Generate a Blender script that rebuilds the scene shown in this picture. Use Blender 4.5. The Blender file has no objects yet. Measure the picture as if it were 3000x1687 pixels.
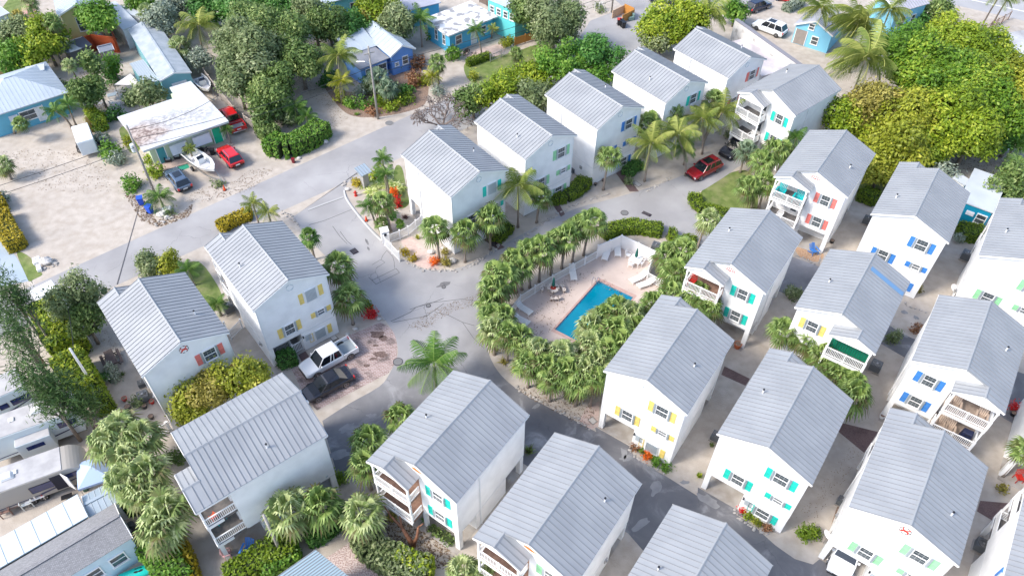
import bpy, math, random
import numpy as np
from mathutils import Vector, Matrix
from mathutils.geometry import tessellate_polygon
S=bpy.context.scene; COL=S.collection
R=math.radians; PI=math.pi
# ---------------------------------------------------------------- camera, sky, sun
CF,CP,CR,CH=2224.81,0.80765426,0.01774255,56.0
cc,cs=math.cos(CP),math.sin(CP); kr,ks=math.cos(CR),math.sin(CR)
FW=Vector((0,cc,-cs)); _u=Vector((0,cs,cc)); _r=Vector((1,0,0))
RT=kr*_r+ks*_u; UP=-ks*_r+kr*_u
cam=bpy.data.cameras.new('camera'); co=bpy.data.objects.new('camera',cam); COL.objects.link(co)
cam.sensor_width=36; cam.lens=CF/3000*36; cam.clip_start=.5; cam.clip_end=3000
m=Matrix.Identity(4)
for i in range(3): m[i][0]=RT[i]; m[i][1]=UP[i]; m[i][2]=-FW[i]
m[2][3]=CH; co.matrix_world=m; S.camera=co
W=bpy.data.worlds.new('World'); S.world=W; W.use_nodes=True
nt=W.node_tree; bg=nt.nodes['Background']; sk=nt.nodes.new('ShaderNodeTexSky')
sk.sky_type='NISHITA'; sk.sun_disc=False; sk.sun_elevation=R(45); sk.sun_rotation=R(-112)
sk.air_density=1.0; sk.dust_density=2.0; sk.ozone_density=1.0
nt.links.new(sk.outputs[0],bg.inputs[0]); bg.inputs[1].default_value=.15
sl=bpy.data.lights.new('sun','SUN'); sl.energy=1.75; sl.angle=R(13); sl.color=(1,.94,.85)
so=bpy.data.objects.new('sun',sl); COL.objects.link(so)
so.rotation_euler=Vector((-.927*math.cos(R(45)),-.375*math.cos(R(45)),math.sin(R(45)))).to_track_quat('Z','Y').to_euler()
V=S.view_settings; V.view_transform='Standard'; V.look='None'; V.exposure=1.2; V.gamma=1; V.use_curve_mapping=False
# ---------------------------------------------------------------- where things stand: survey notes (sheet, x, y) -> ground metres
_a=750/1934; _b=750/1930
SH={0:(0,0,3000/2576),1:(0,0,_a),2:(750,0,_a),3:(1500,0,_a),4:(2250,0,_a),5:(0,562,_a),6:(750,562,_a),7:(1500,562,_a),8:(2250,562,_a),
9:(0,1124,_b),10:(750,1124,_b),11:(1500,1124,_b),12:(2250,1124,_b),13:(1750,1000,650/1934),14:(880,700,420/1932),15:(0,750,400/1932),16:(0,1000,400/1932),
17:(0,1350,450/1935),18:(350,1450,700/2576),19:(0,0,500/1932),20:(350,350,500/1932),21:(950,430,500/1932),22:(1700,0,600/2576),23:(2300,0,700/2576),
24:(2050,350,500/1092),25:(1480,680,500/1092),26:(2650,1150,350/1094)}
def P(t,x,y,z=0):
    if t=='W': return Vector((x,y,z))
    ox,oy,s=SH[t]; u,v=ox+x*s,oy+y*s
    d=FW*CF+RT*(u-1500)-UP*(v-843.5)
    k=(z-CH)/d.z
    return Vector((d.x*k,d.y*k,z))
def PL(t,pts,z=0): return [P(t,x,y,z) for x,y in pts]
# ---------------------------------------------------------------- materials
def lin(c): return tuple(((x/255)/12.92 if x/255<=.04045 else ((x/255+.055)/1.055)**2.4) for x in c)
_M={}
def N(nt,t,**k):
    n=nt.nodes.new(t)
    for a,b in k.items():
        if a in n.inputs: n.inputs[a].default_value=b
        else: setattr(n,a,b)
    return n
def mat(name,c,r=.6,metal=0,c2=None,sc=3,bump=0,bsc=30,det=4,coat=0,spec=.5,pos='Object',lo=.35,hi=.65,c3=None,sc3=.15,f3=.5):
    if name in _M: return _M[name]
    M=bpy.data.materials.new(name); M.use_nodes=True; nt=M.node_tree; p=nt.nodes['Principled BSDF']
    p.inputs['Base Color'].default_value=(*c,1); p.inputs['Roughness'].default_value=r; p.inputs['Metallic'].default_value=metal
    p.inputs['Specular IOR Level'].default_value=spec
    if coat: p.inputs['Coat Weight'].default_value=coat; p.inputs['Coat Roughness'].default_value=.05
    if c2 or bump:
        tc=N(nt,'ShaderNodeTexCoord')
    if c2:
        n=N(nt,'ShaderNodeTexNoise',Scale=sc,Detail=det); nt.links.new(tc.outputs[pos],n.inputs['Vector'])
        rp=N(nt,'ShaderNodeValToRGB'); rp.color_ramp.elements[0].position=lo; rp.color_ramp.elements[1].position=hi
        rp.color_ramp.elements[0].color=(*c,1); rp.color_ramp.elements[1].color=(*c2,1)
        nt.links.new(n.outputs[0],rp.inputs[0]); out=rp.outputs[0]
        if c3:
            n3=N(nt,'ShaderNodeTexNoise',Scale=sc3,Detail=5,Roughness=.6); nt.links.new(tc.outputs[pos],n3.inputs['Vector'])
            r3=N(nt,'ShaderNodeValToRGB'); r3.color_ramp.elements[0].position=.48; r3.color_ramp.elements[1].position=.66
            r3.color_ramp.elements[1].color=(f3,f3,f3,1); r3.color_ramp.elements[0].color=(0,0,0,1)
            mx=N(nt,'ShaderNodeMixRGB'); nt.links.new(n3.outputs[0],r3.inputs[0]); nt.links.new(r3.outputs[0],mx.inputs[0]); nt.links.new(out,mx.inputs[1]); mx.inputs[2].default_value=(*c3,1); out=mx.outputs[0]
        nt.links.new(out,p.inputs['Base Color'])
    if bump:
        n2=N(nt,'ShaderNodeTexNoise',Scale=bsc,Detail=3); nt.links.new(tc.outputs[pos],n2.inputs['Vector'])
        b=N(nt,'ShaderNodeBump',Strength=bump,Distance=.05); nt.links.new(n2.outputs[0],b.inputs['Height']); nt.links.new(b.outputs[0],p.inputs['Normal'])
    _M[name]=M; return M
def leafmat(name,a,b,c,tr=.3):
    """three leaf colours picked leaf by leaf, some light through the blade"""
    if name in _M: return _M[name]
    M=bpy.data.materials.new(name); M.use_nodes=True; nt=M.node_tree; p=nt.nodes['Principled BSDF']
    at=N(nt,'ShaderNodeAttribute',attribute_name='tint'); rp=N(nt,'ShaderNodeValToRGB')
    e=rp.color_ramp.elements; e[0].color=(*a,1); e[1].color=(*c,1); e[1].position=1; k=e.new(.55); k.color=(*b,1)
    nt.links.new(at.outputs['Fac'],rp.inputs[0]); nt.links.new(rp.outputs[0],p.inputs['Base Color'])
    p.inputs['Roughness'].default_value=.5; p.inputs['Specular IOR Level'].default_value=.35
    t=N(nt,'ShaderNodeBsdfTranslucent'); nt.links.new(rp.outputs[0],t.inputs[0]); mx=N(nt,'ShaderNodeMixShader'); mx.inputs[0].default_value=tr
    o=nt.nodes['Material Output']; nt.links.new(p.outputs[0],mx.inputs[1]); nt.links.new(t.outputs[0],mx.inputs[2]); nt.links.new(mx.outputs[0],o.inputs[0])
    _M[name]=M; return M
def siding(name,c,step=.15,st=.6):
    """horizontal lap boards"""
    if name in _M: return _M[name]
    M=mat(name,c,.55,c2=tuple(x*.90 for x in c),sc=.9,det=7); nt=M.node_tree; p=nt.nodes['Principled BSDF']
    tc=N(nt,'ShaderNodeTexCoord'); sp=N(nt,'ShaderNodeSeparateXYZ'); d=N(nt,'ShaderNodeMath',operation='DIVIDE'); d.inputs[1].default_value=step
    f=N(nt,'ShaderNodeMath',operation='FRACT'); inv=N(nt,'ShaderNodeMath',operation='SUBTRACT'); inv.inputs[0].default_value=1
    nt.links.new(tc.outputs['Object'],sp.inputs[0]); nt.links.new(sp.outputs[2],d.inputs[0]); nt.links.new(d.outputs[0],f.inputs[0]); nt.links.new(f.outputs[0],inv.inputs[1])
    b=N(nt,'ShaderNodeBump',Strength=st,Distance=.02); nt.links.new(inv.outputs[0],b.inputs['Height']); nt.links.new(b.outputs[0],p.inputs['Normal'])
    return M
def brickmat(name,c1,c2,mor,sx=5,rough=.8,stain=None):
    if name in _M: return _M[name]
    M=mat(name,c1,rough); nt=M.node_tree; p=nt.nodes['Principled BSDF']
    tc=N(nt,'ShaderNodeTexCoord'); b=N(nt,'ShaderNodeTexBrick',Scale=sx); b.inputs['Color1'].default_value=(*c1,1); b.inputs['Color2'].default_value=(*c2,1); b.inputs['Mortar'].default_value=(*mor,1)
    b.inputs['Mortar Size'].default_value=.03; b.inputs['Bias'].default_value=0
    nt.links.new(tc.outputs['Object'],b.inputs[0]); n=N(nt,'ShaderNodeTexNoise',Scale=.9,Detail=5); nt.links.new(tc.outputs['Object'],n.inputs['Vector'])
    mx=N(nt,'ShaderNodeMixRGB',blend_type='MULTIPLY'); rp=N(nt,'ShaderNodeValToRGB'); s=stain or .55
    rp.color_ramp.elements[0].color=(s,s,s,1); rp.color_ramp.elements[0].position=.3; rp.color_ramp.elements[1].position=.5
    mx.inputs[0].default_value=1; nt.links.new(n.outputs[0],rp.inputs[0]); nt.links.new(b.outputs[0],mx.inputs[1]); nt.links.new(rp.outputs[0],mx.inputs[2]); nt.links.new(mx.outputs[0],p.inputs['Base Color'])
    return M
WHITE=siding('white_lap_siding',(.89,.89,.885)); TRIM=mat('white_trim',(.82,.82,.82),.45)
ROOF=mat('galvalume_roof',(.27,.285,.305),.55,.05,c2=(.31,.325,.345),sc=.45,det=8,c3=(.34,.355,.37),sc3=.25,f3=.6); SEAM=mat('roof_seam',(.225,.235,.25),.55,.0); PSEAM=mat('pale_seam',(.50,.54,.57),.45)
GLASS=mat('window_glass',(.035,.05,.06),.08,spec=.8,c2=(.10,.12,.13),sc=1.3); BLIND=mat('window_blind',(.45,.5,.5),.5)
STORM=mat('storm_panel',(.55,.62,.66),.4,.3)
DECKW=mat('grey_deck_boards',(.10,.10,.10),.7,c2=(.17,.15,.14),sc=4); BRDECK=mat('brown_deck_boards',(.20,.11,.08),.7,c2=(.28,.17,.12),sc=4)
CONC=mat('concrete',(.42,.40,.38),.85,c2=(.28,.25,.22),sc=.8,bump=.1,det=8)
SAND=mat('coral_sand',(.40,.35,.298),.95,c2=(.485,.437,.385),sc=1.1,det=9,bump=.45,bsc=9,c3=(.345,.305,.265),sc3=.2,f3=.5)
ASPH=mat('grey_asphalt',(.285,.28,.284),.9,c2=(.37,.364,.368),sc=.22,det=9,bump=.2,bsc=14,c3=(.22,.22,.235),sc3=.07,f3=.65)
ASPD=mat('dark_asphalt',(.145,.147,.16),.85,c2=(.235,.235,.25),sc=.25,det=9,bump=.2,bsc=14,c3=(.31,.31,.32),sc3=.16,f3=.7)
GRASS=mat('lawn',(.10,.15,.03),.9,c2=(.17,.22,.06),sc=1.2,det=8,bump=.6,bsc=25,c3=(.30,.26,.15),sc3=.35,f3=.55)
MULCH=mat('mulch',(.16,.10,.07),.95,c2=(.30,.22,.17),sc=7,det=8,bump=.6,bsc=12)
BARK=mat('bark',(.17,.135,.11),.9,c2=(.27,.23,.19),sc=5,bump=.4,bsc=12)
WOODG=mat('weathered_wood',(.30,.28,.25),.85,c2=(.42,.39,.35),sc=3); BLACK=mat('black_plastic',(.015,.015,.018),.35); CHROME=mat('chrome',(.6,.6,.62),.15,1)
TYRE=mat('rubber',(.02,.02,.02),.8); ROCK=mat('coral_rock',(.50,.47,.44),.9,c2=(.30,.28,.26),sc=6,bump=.6,bsc=10)
WATER=mat('pool_water',(.0,.17,.28),.05,spec=.7,bump=.25,bsc=3.5,c2=(.0,.25,.37),sc=.22)
def paint(n,c,r=.25,me=0): return mat(n,c,r,me,coat=.6)
def flatc(n,c,r=.5): return mat(n,c,r,c2=tuple(x*.85 for x in c),sc=2)
# ---------------------------------------------------------------- mesh helpers
class MB:
    def __init__(s): s.v=[]; s.f=[]; s.m=[]
    def add(s,vs,fs,m=0):
        k=len(s.v); s.v+= [tuple(v) for v in vs]; s.f+=[tuple(i+k for i in f) for f in fs]; s.m+=[m]*len(fs); return s
    def bx(s,x0,x1,y0,y1,z0,z1,m=0):
        return s.add([(x0,y0,z0),(x1,y0,z0),(x1,y1,z0),(x0,y1,z0),(x0,y0,z1),(x1,y0,z1),(x1,y1,z1),(x0,y1,z1)],[(0,3,2,1),(4,5,6,7),(0,1,5,4),(1,2,6,5),(2,3,7,6),(3,0,4,7)],m)
    def hexa(s,b,t,m=0): return s.add(list(b)+list(t),[(0,3,2,1),(4,5,6,7),(0,1,5,4),(1,2,6,5),(2,3,7,6),(3,0,4,7)],m)
    def bar(s,p,q,w,h,m=0):
        p=Vector(p);q=Vector(q);d=(q-p); L=d.length
        if L<1e-6: return s
        d/=L; u=Vector((0,0,1)); x=d.cross(u)
        if x.length<1e-3: x=Vector((1,0,0)); 
        x.normalize(); z=x.cross(d)
        b=[p-x*w/2-z*h/2,q-x*w/2-z*h/2,q+x*w/2-z*h/2,p+x*w/2-z*h/2]; t=[a+z*h for a in b]
        return s.hexa(b,t,m)
    def tube(s,pts,rs,n=6,m=0,cap=True):
        pts=[Vector(p) for p in pts]; rs=rs if isinstance(rs,(list,tuple)) else [rs]*len(pts); k=len(s.v)
        for i,p in enumerate(pts):
            d=(pts[min(i+1,len(pts)-1)]-pts[max(i-1,0)]); d=d.normalized() if d.length>0 else Vector((0,0,1))
            x=d.orthogonal().normalized() if i==0 else (x-d*x.dot(d)).normalized(); y=d.cross(x)
            for j in range(n):
                a=2*PI*j/n; s.v.append(tuple(p+(x*math.cos(a)+y*math.sin(a))*rs[i]))
        for i in range(len(pts)-1):
            for j in range(n):
                a=k+i*n+j;b=k+i*n+(j+1)%n; s.f.append((a,b,b+n,a+n)); s.m.append(m)
        if cap: s.f.append(tuple(k+j for j in range(n))[::-1]); s.m.append(m); e=k+(len(pts)-1)*n; s.f.append(tuple(e+j for j in range(n))); s.m.append(m)
        return s
    def cyl(s,x,y,z0,z1,r,n=12,m=0,r2=None): return s.tube([(x,y,z0),(x,y,z1)],[r,r if r2 is None else r2],n,m)
    def ell(s,c,r,n=8,m=0):
        k=len(s.v); c=Vector(c); rr=r if isinstance(r,(tuple,list)) else (r,r,r)
        for i in range(1,n):
            a=PI*i/n
            for j in range(2*n):
                b=PI*j/n; s.v.append((c.x+rr[0]*math.sin(a)*math.cos(b),c.y+rr[1]*math.sin(a)*math.sin(b),c.z+rr[2]*math.cos(a)))
        t=len(s.v); s.v+=[(c.x,c.y,c.z+rr[2]),(c.x,c.y,c.z-rr[2])]
        for i in range(n-2):
            for j in range(2*n):
                a=k+i*2*n+j;b=k+i*2*n+(j+1)%(2*n); s.f.append((a,a+2*n,b+2*n,b)); s.m.append(m)
        for j in range(2*n):
            s.f.append((t,k+j,k+(j+1)%(2*n))); s.m.append(m); e=k+(n-2)*2*n; s.f.append((t+1,e+(j+1)%(2*n),e+j)); s.m.append(m)
        return s
    def prism(s,poly,z0,z1,m=0):
        n=len(poly); vs=[(p[0],p[1],z0) for p in poly]+[(p[0],p[1],z1) for p in poly]
        return s.add(vs,[tuple(range(n))[::-1],tuple(range(n,2*n))]+[(i,(i+1)%n,n+(i+1)%n,n+i) for i in range(n)],m)
    def slab(s,a,b,c,d,th,m=0):
        """plane a,b,c,d (counterclockwise from above) given thickness downwards"""
        a,b,c,d=[Vector(q) for q in (a,b,c,d)]; n=(b-a).cross(d-a).normalized()*th
        return s.hexa([a-n,b-n,c-n,d-n],[a,b,c,d],m)
    def mesh(s,name,mats,smooth=False):
        me=bpy.data.meshes.new(name); me.from_pydata(s.v,[],s.f)
        for q in (mats if isinstance(mats,(list,tuple)) else [mats]): me.materials.append(q)
        me.polygons.foreach_set('material_index',s.m)
        if smooth: me.polygons.foreach_set('use_smooth',[True]*len(s.f))
        me.update(); return me
    def build(s,name,mats,parent=None,loc=(0,0,0),rz=0,smooth=False,bev=0):
        return put(name,s.mesh(name,mats,smooth),parent,loc,rz,bev)
def put(name,me,parent=None,loc=(0,0,0),rz=0,bev=0):
    o=bpy.data.objects.new(name,me); COL.objects.link(o); o.parent=parent; o.location=loc; o.rotation_euler=(0,0,rz)
    if bev:
        b=o.modifiers.new('bevel','BEVEL'); b.width=bev; b.segments=2; b.limit_method='ANGLE'; b.angle_limit=R(35)
    return o
def tag(o,label=None,cat=None,group=None,kind=None):
    if label: o['label']=label
    if cat: o['category']=cat
    if group: o['group']=group
    if kind: o['kind']=kind
    return o
def empty(name,loc,rz,label,cat,group=None):
    o=bpy.data.objects.new(name,None); COL.objects.link(o); o.location=loc; o.rotation_euler=(0,0,rz); o.empty_display_size=.3
    return tag(o,label,cat,group)
def kids(o): return [c for c in bpy.data.objects if c.parent==o]
def copy_tree(o,ch=None):
    c=o.copy(); COL.objects.link(c)
    for k in kids(o):
        d=k.copy(); COL.objects.link(d); d.parent=c
        for g in kids(k):
            e=g.copy(); COL.objects.link(e); e.parent=d
    return c
def ang(a,b): d=b-a; return math.atan2(d.y,d.x)
def sheet(name,pts,z,m,holes=(),kind='structure'):
    """flat ground sheet from an outline"""
    loops=[[Vector((p.x,p.y,0)) for p in pts]]+[[Vector((p.x,p.y,0)) for p in h] for h in holes]
    vs=[(p.x,p.y,z) for l in loops for p in l]; tr=tessellate_polygon(loops); fs=[]
    for t in tr:
        a,b,c=[Vector(vs[i]) for i in t]; fs.append(tuple(t) if (b-a).cross(c-a).z>0 else tuple(t)[::-1])
    me=bpy.data.meshes.new(name); me.from_pydata(vs,[],fs); me.materials.append(m); me.update()
    o=put(name,me)
    if kind: o['kind']=kind
    return o
def curve(pts,n=6,closed=False):
    """catmull-rom through outline points"""
    out=[]; L=len(pts); rng=range(L if closed else L-1)
    for i in rng:
        p0=pts[(i-1)%L] if closed or i>0 else pts[0]; p1=pts[i]; p2=pts[(i+1)%L]; p3=pts[(i+2)%L] if closed or i+2<L else pts[-1]
        for k in range(n):
            t=k/n; out.append(.5*((2*p1)+(p2-p0)*t+(2*p0-5*p1+4*p2-p3)*t*t+(3*p1-p0-3*p2+p3)*t**3))
    if not closed: out.append(pts[-1])
    return out
# ---------------------------------------------------------------- ground, roads, paving, pool
BIG=[Vector((-420,-150,0)),Vector((420,-150,0)),Vector((420,900,0)),Vector((-420,900,0))]
PW=[P(7,322,1040),P(7,652,672),P(7,918,797)]; PW.append(PW[0]+PW[2]-PW[1])           # water's edge
pc=sum(PW,Vector())/4; PO=[pc+(q-pc).normalized()*((q-pc).length+.42) for q in PW]     # coping outside
sheet('ground',BIG,0,SAND,[PW])
# asphalt: pale worn surface north of the plaza, darker sealed surface on the lanes to the south and east
M=ASPH; nt=M.node_tree; p=nt.nodes['Principled BSDF']; lk=p.inputs['Base Color'].links[0].from_socket
tc=N(nt,'ShaderNodeTexCoord'); n=N(nt,'ShaderNodeTexNoise',Scale=.12,Detail=7,Roughness=.65); nt.links.new(tc.outputs['Object'],n.inputs['Vector'])
sp=N(nt,'ShaderNodeSeparateXYZ'); nt.links.new(tc.outputs['Object'],sp.inputs[0])
a=N(nt,'ShaderNodeMath',operation='MULTIPLY_ADD'); a.inputs[1].default_value=-.42; nt.links.new(sp.outputs[0],a.inputs[0]); nt.links.new(sp.outputs[1],a.inputs[2])
b=N(nt,'ShaderNodeMath',operation='MULTIPLY_ADD'); b.inputs[1].default_value=16; nt.links.new(n.outputs[0],b.inputs[0]); nt.links.new(a.outputs[0],b.inputs[2])
mr=N(nt,'ShaderNodeMapRange'); mr.inputs['From Min'].default_value=48.5; mr.inputs['From Max'].default_value=57.5; nt.links.new(b.outputs[0],mr.inputs[0])
n2=N(nt,'ShaderNodeTexNoise',Scale=.33,Detail=9,Roughness=.62,Distortion=.6); nt.links.new(tc.outputs['Object'],n2.inputs['Vector'])
r2=N(nt,'ShaderNodeValToRGB'); e=r2.color_ramp.elements; e[0].position=.36; e[0].color=(.125,.125,.135,1); e[1].position=.66; e[1].color=(.30,.30,.31,1); k=e.new(.53); k.color=(.155,.154,.163,1); k2=e.new(.60); k2.color=(.225,.222,.23,1)
nt.links.new(n2.outputs[0],r2.inputs[0]); mx=N(nt,'ShaderNodeMixRGB'); nt.links.new(mr.outputs[0],mx.inputs[0]); nt.links.new(r2.outputs[0],mx.inputs[1]); nt.links.new(lk,mx.inputs[2])
# hairline cracks
vo=N(nt,'ShaderNodeTexVoronoi',feature='DISTANCE_TO_EDGE',Scale=.22); n3=N(nt,'ShaderNodeTexNoise',Scale=1.5,Detail=4); nt.links.new(tc.outputs['Object'],n3.inputs['Vector'])
vm=N(nt,'ShaderNodeVectorMath',operation='MULTIPLY_ADD'); vm.inputs[1].default_value=(.9,.9,0); nt.links.new(n3.outputs['Color'],vm.inputs[0]); nt.links.new(tc.outputs['Object'],vm.inputs[2]); nt.links.new(vm.outputs[0],vo.inputs['Vector'])
lt=N(nt,'ShaderNodeMath',operation='LESS_THAN'); lt.inputs[1].default_value=.005; nt.links.new(vo.outputs[0],lt.inputs[0]); cf=N(nt,'ShaderNodeMath',operation='MULTIPLY'); nz=N(nt,'ShaderNodeTexNoise',Scale=.16,Detail=2); nt.links.new(tc.outputs['Object'],nz.inputs['Vector']); mq=N(nt,'ShaderNodeMapRange'); mq.inputs['From Min'].default_value=.5; mq.inputs['From Max'].default_value=.62; mq.inputs['To Max'].default_value=.45; nt.links.new(nz.outputs[0],mq.inputs[0]); nt.links.new(mq.outputs[0],cf.inputs[1]); nt.links.new(lt.outputs[0],cf.inputs[0])
mc=N(nt,'ShaderNodeMixRGB'); nt.links.new(cf.outputs[0],mc.inputs[0]); nt.links.new(mx.outputs[0],mc.inputs[1]); mc.inputs[2].default_value=(.08,.08,.09,1); nt.links.new(mc.outputs[0],p.inputs['Base Color'])
def ext(a,b,k): return a+(b-a).normalized()*k
u0,u1=P(0,360,593),P(0,1010,300); l0,l1=P(0,283,722),P(0,912,440)
sheet('road',[ext(l1,l0,150),ext(l0,l1,110),ext(u0,u1,110),ext(u1,u0,170)],.004,ASPH)
plaza=curve(PL(0,[(737,546),(754,572),(777,602),(830,655),(890,712),(920,756),(964,799),(990,838),(1000,870),(999,899),(980,939),(954,972),(878,1015),(811,1058)]),3)
plaza+=PL(0,[(822,1100),(844,1179),(857,1217),(877,1198),(911,1182)])+[Vector((-9.5,38.5,0)),Vector((-6,38.4,0)),Vector((-4.5,37.2,0)),Vector((1.5,33.1,0)),Vector((3.4,31.4,0)),Vector((9.4,27.3,0)),Vector((10.6,25.7,0)),Vector((11.3,25.7,0)),Vector((17.3,21.6,0)),Vector((30,13,0)),Vector((42,5,0)),Vector((46,10,0)),Vector((33,19.2,0)),Vector((29.6,21.6,0)),Vector((23.6,25.7,0))]
plaza+=PL(0,[(2062,1405),(2045,1419),(1999,1405),(1952,1372),(1905,1330),(1852,1293)])+[Vector((21.3,27.4,0)),Vector((15.5,31.4,0))]+PL(0,[(1755,1247),(1715,1222),(1672,1195),(1622,1168),(1585,1135)])+[Vector((10.8,34.8,0)),Vector((7.4,37.1,0))]
plaza+=curve(PL(0,[(1500,1086),(1431,1050),(1368,1018),(1310,985),(1262,945),(1236,905),(1222,860),(1211,800),(1215,745),(1240,695),(1290,645),(1350,600),(1420,570),(1495,560),(1580,560),(1665,580),(1700,600)]),3)
plaza+=PL(0,[(1760,655),(1850,690),(1990,745),(2040,745),(2100,790),(2200,855),(2260,890),(2340,935),(2450,1010),(2576,1080),(2700,1150),(2700,1010),(2576,940),(2440,890),(2337,868),(2270,840),(2180,780),(2060,670),(1990,645),(1900,610),(1830,570)])
plaza+=curve(PL(0,[(1760,545),(1737,515),(1745,490),(1775,475),(1830,440),(1850,425)]),3)+PL(0,[(1900,395),(1880,375),(1850,370)])
plaza+=curve(PL(0,[(1790,405),(1720,440),(1640,470),(1540,500),(1440,528),(1340,575),(1250,625),(1200,655),(1150,675),(1100,680),(1060,675),(1020,655),(1003,650)]),3)+PL(0,[(975,612),(940,580),(897,530),(880,505),(868,480),(872,462),(905,430),(935,412)])
sheet('plaza_road',plaza,.008,ASPH)
sheet('back_road',[P(3,510,290),P(3,900,385),P(3,1010,350),P(3,1100,150),P(3,1900,60),P(3,2100,-60),P(3,700,-60),P(3,850,60),P(3,590,160)],.010,ASPH)
hw=[P(23,1740,38),P(23,2480,205)]; d=(hw[1]-hw[0]).normalized(); nn=Vector((-d.y,d.x,0)); HWY=mat('highway_asphalt',(.33,.33,.34),.85,c2=(.38,.38,.39),sc=.3)
sheet('highway',[hw[0]-d*120,hw[0]+d*150,hw[0]+d*150+nn*24,hw[0]-d*120+nn*24],.004,HWY)
sheet('lane_marking',[hw[0]-d*120+nn*3.3,hw[0]+d*150+nn*3.3,hw[0]+d*150+nn*3.55,hw[0]-d*120+nn*3.55],.008,mat('road_paint',(.75,.75,.72),.6))
sheet('driveway',PL(5,[(-260,260),(0,350),(60,420),(120,485),(170,575),(215,675),(90,700),(-260,760)]),.012,mat('blue_grey_concrete',(.31,.38,.45),.7,c2=(.36,.42,.48),sc=.4))
# poured patches and panel strips on the light road
PATCH=mat('poured_concrete_patch',(.40,.40,.40),.9,c2=(.47,.47,.465),sc=.5,det=8)
JT=mat('joint_dark',(.09,.09,.095),.9)
def joint(t,pts,w=.06,m=JT,z=.0125):
    c=PL(t,pts)
    for i in range(len(c)-1):
        d=(c[i+1]-c[i]).normalized(); s=Vector((-d.y,d.x,0))*w/2; sheet('road_joint',[c[i]-s,c[i+1]-s,c[i+1]+s,c[i]+s],z,m)
joint(21,[(-180,715),(0,645),(215,568)],.22,mat('pale_gutter',(.40,.40,.40),.9)); joint(21,[(-180,725),(0,657),(218,580)],.07); joint(21,[(-170,885),(0,838),(310,712)]); joint(14,[(965,560),(1290,398),(1335,455),(1020,610),(920,515)],.05); joint(14,[(965,350),(1085,278),(1140,318),(1015,398)],.04); joint(14,[(1270,395),(1265,310),(1245,240),(1165,155),(1110,225),(1090,275)],.04); joint(21,[(95,900),(180,1020),(260,1100)],.05); joint(21,[(180,960),(260,1070),(310,1110)],.05)
joint(14,[(1220,1110),(1480,990),(1560,920),(1750,870),(1932,800)],.06); joint(14,[(1240,1125),(1700,1040),(1850,930),(1932,870)],.05); joint(6,[(1350,908),(1450,930),(1560,985),(1650,1010)],.05); joint(6,[(1160,890),(1300,840),(1560,810),(1700,830)],.05); joint(6,[(1560,985),(1640,1100),(1720,1180)],.04)
def lawn(t,pts,m=GRASS,nm='lawn'): return sheet(nm,curve(PL(t,pts),4,True),.006,m)
lawn(2,[(1590,470),(1760,430),(1934,400),(2200,330),(2300,500),(2100,640),(1850,660),(1660,640),(1580,560)])
lawn(0,[(1762,500),(1775,470),(1830,438),(1880,430),(1905,470),(1900,540),(1850,560),(1790,550)])
lawn(15,[(240,-60),(430,20),(520,180),(600,260),(480,330),(405,352),(330,200)])
lawn(1,[(-60,480),(140,500),(190,560),(60,600),(-60,640)]); lawn(1,[(-40,180),(100,-40),(260,-60),(230,60),(140,180),(60,260)])
lawn(4,[(700,1330),(860,1330),(900,1449),(860,1520),(660,1520)]); lawn(5,[(1420,560),(1520,540),(1640,700),(1680,800),(1700,900),(1500,840)])
lawn(8,[(690,-20),(850,-20),(830,110),(690,60)]); lawn(21,[(800,240),(880,240),(930,480),(960,640),(860,700),(780,560)]); lawn(1,[(900,980),(1010,960),(1060,1120),(980,1150)])
lawn(1,[(1000,-80),(1240,-60),(1500,-60),(1300,260),(1100,200),(1040,60)]); lawn(7,[(1180,320),(1400,400),(1330,430),(1180,380)])
PAV=brickmat('pink_pavers',(.26,.17,.15),(.40,.29,.27),(.50,.44,.42),1.5,.85,.30); PAV2=brickmat('pale_red_pavers',(.50,.34,.30),(.58,.45,.40),(.46,.41,.37),1.8,.85,.7); PAV3=brickmat('dark_brick_pavers',(.145,.085,.08),(.20,.13,.12),(.08,.06,.06),4.5,.85,.7)
sheet('paver_parking',[P(6,270,1340),P(6,440,1265),P(6,640,1110)]+curve([P(6,940,985),P(6,1025,1040),P(6,1062,1130),P(6,1066,1220),P(6,1050,1290),P(6,1000,1370)],4)+[P(10,620,115),P(10,460,200),P(10,375,110)],.012,PAV)
sheet('paver_path',PL(6,[(310,1215),(365,1190),(415,1260),(350,1290)]),.012,PAV3)
sheet('paver_path',PL(6,[(1090,370),(1180,335),(1300,450),(1385,585),(1320,590),(1215,560)]),.012,PAV2); sheet('paver_path',PL(21,[(520,700),(640,760),(760,860),(840,930),(760,960),(640,850),(560,760)]),.012,PAV2)
sheet('paver_path',PL(6,[(1700,350),(1760,330),(1880,420),(1830,440)]),.012,PAV3); sheet('paver_path',PL(3,[(770,1290),(830,1280),(960,1449),(890,1449)]),.012,PAV3)
sheet('paver_path',PL(13,[(1108,215),(1330,325),(1290,385),(1080,290)]),.012,PAV3); sheet('paver_path',PL(12,[(560,295),(830,362),(725,520),(530,360)]),.012,PAV3); sheet('paver_path',PL(12,[(1600,880),(1830,900),(1700,1035),(1575,960)]),.012,PAV3)
sheet('paver_path',PL(7,[(300,90),(350,80),(400,170),(370,190)]),.012,PAV3); sheet('paver_path',PL(11,[(560,180),(660,130),(650,320),(600,345),(500,290)]),.012,PAV2)
sheet('paver_patio',PL(2,[(1560,400),(1850,330),(1900,360),(1840,420),(1620,470)]),.012,PAV2); sheet('terrace',PL(1,[(160,50),(250,20),(300,160),(240,170),(170,120)]),.012,mat('pink_terrace',(.55,.28,.27),.8)); 
sheet('terrace',PL(19,[(1000,410),(1220,380),(1330,440),(1310,470),(1060,520)]),.012,mat('red_terrace',(.45,.16,.14),.8))
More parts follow.
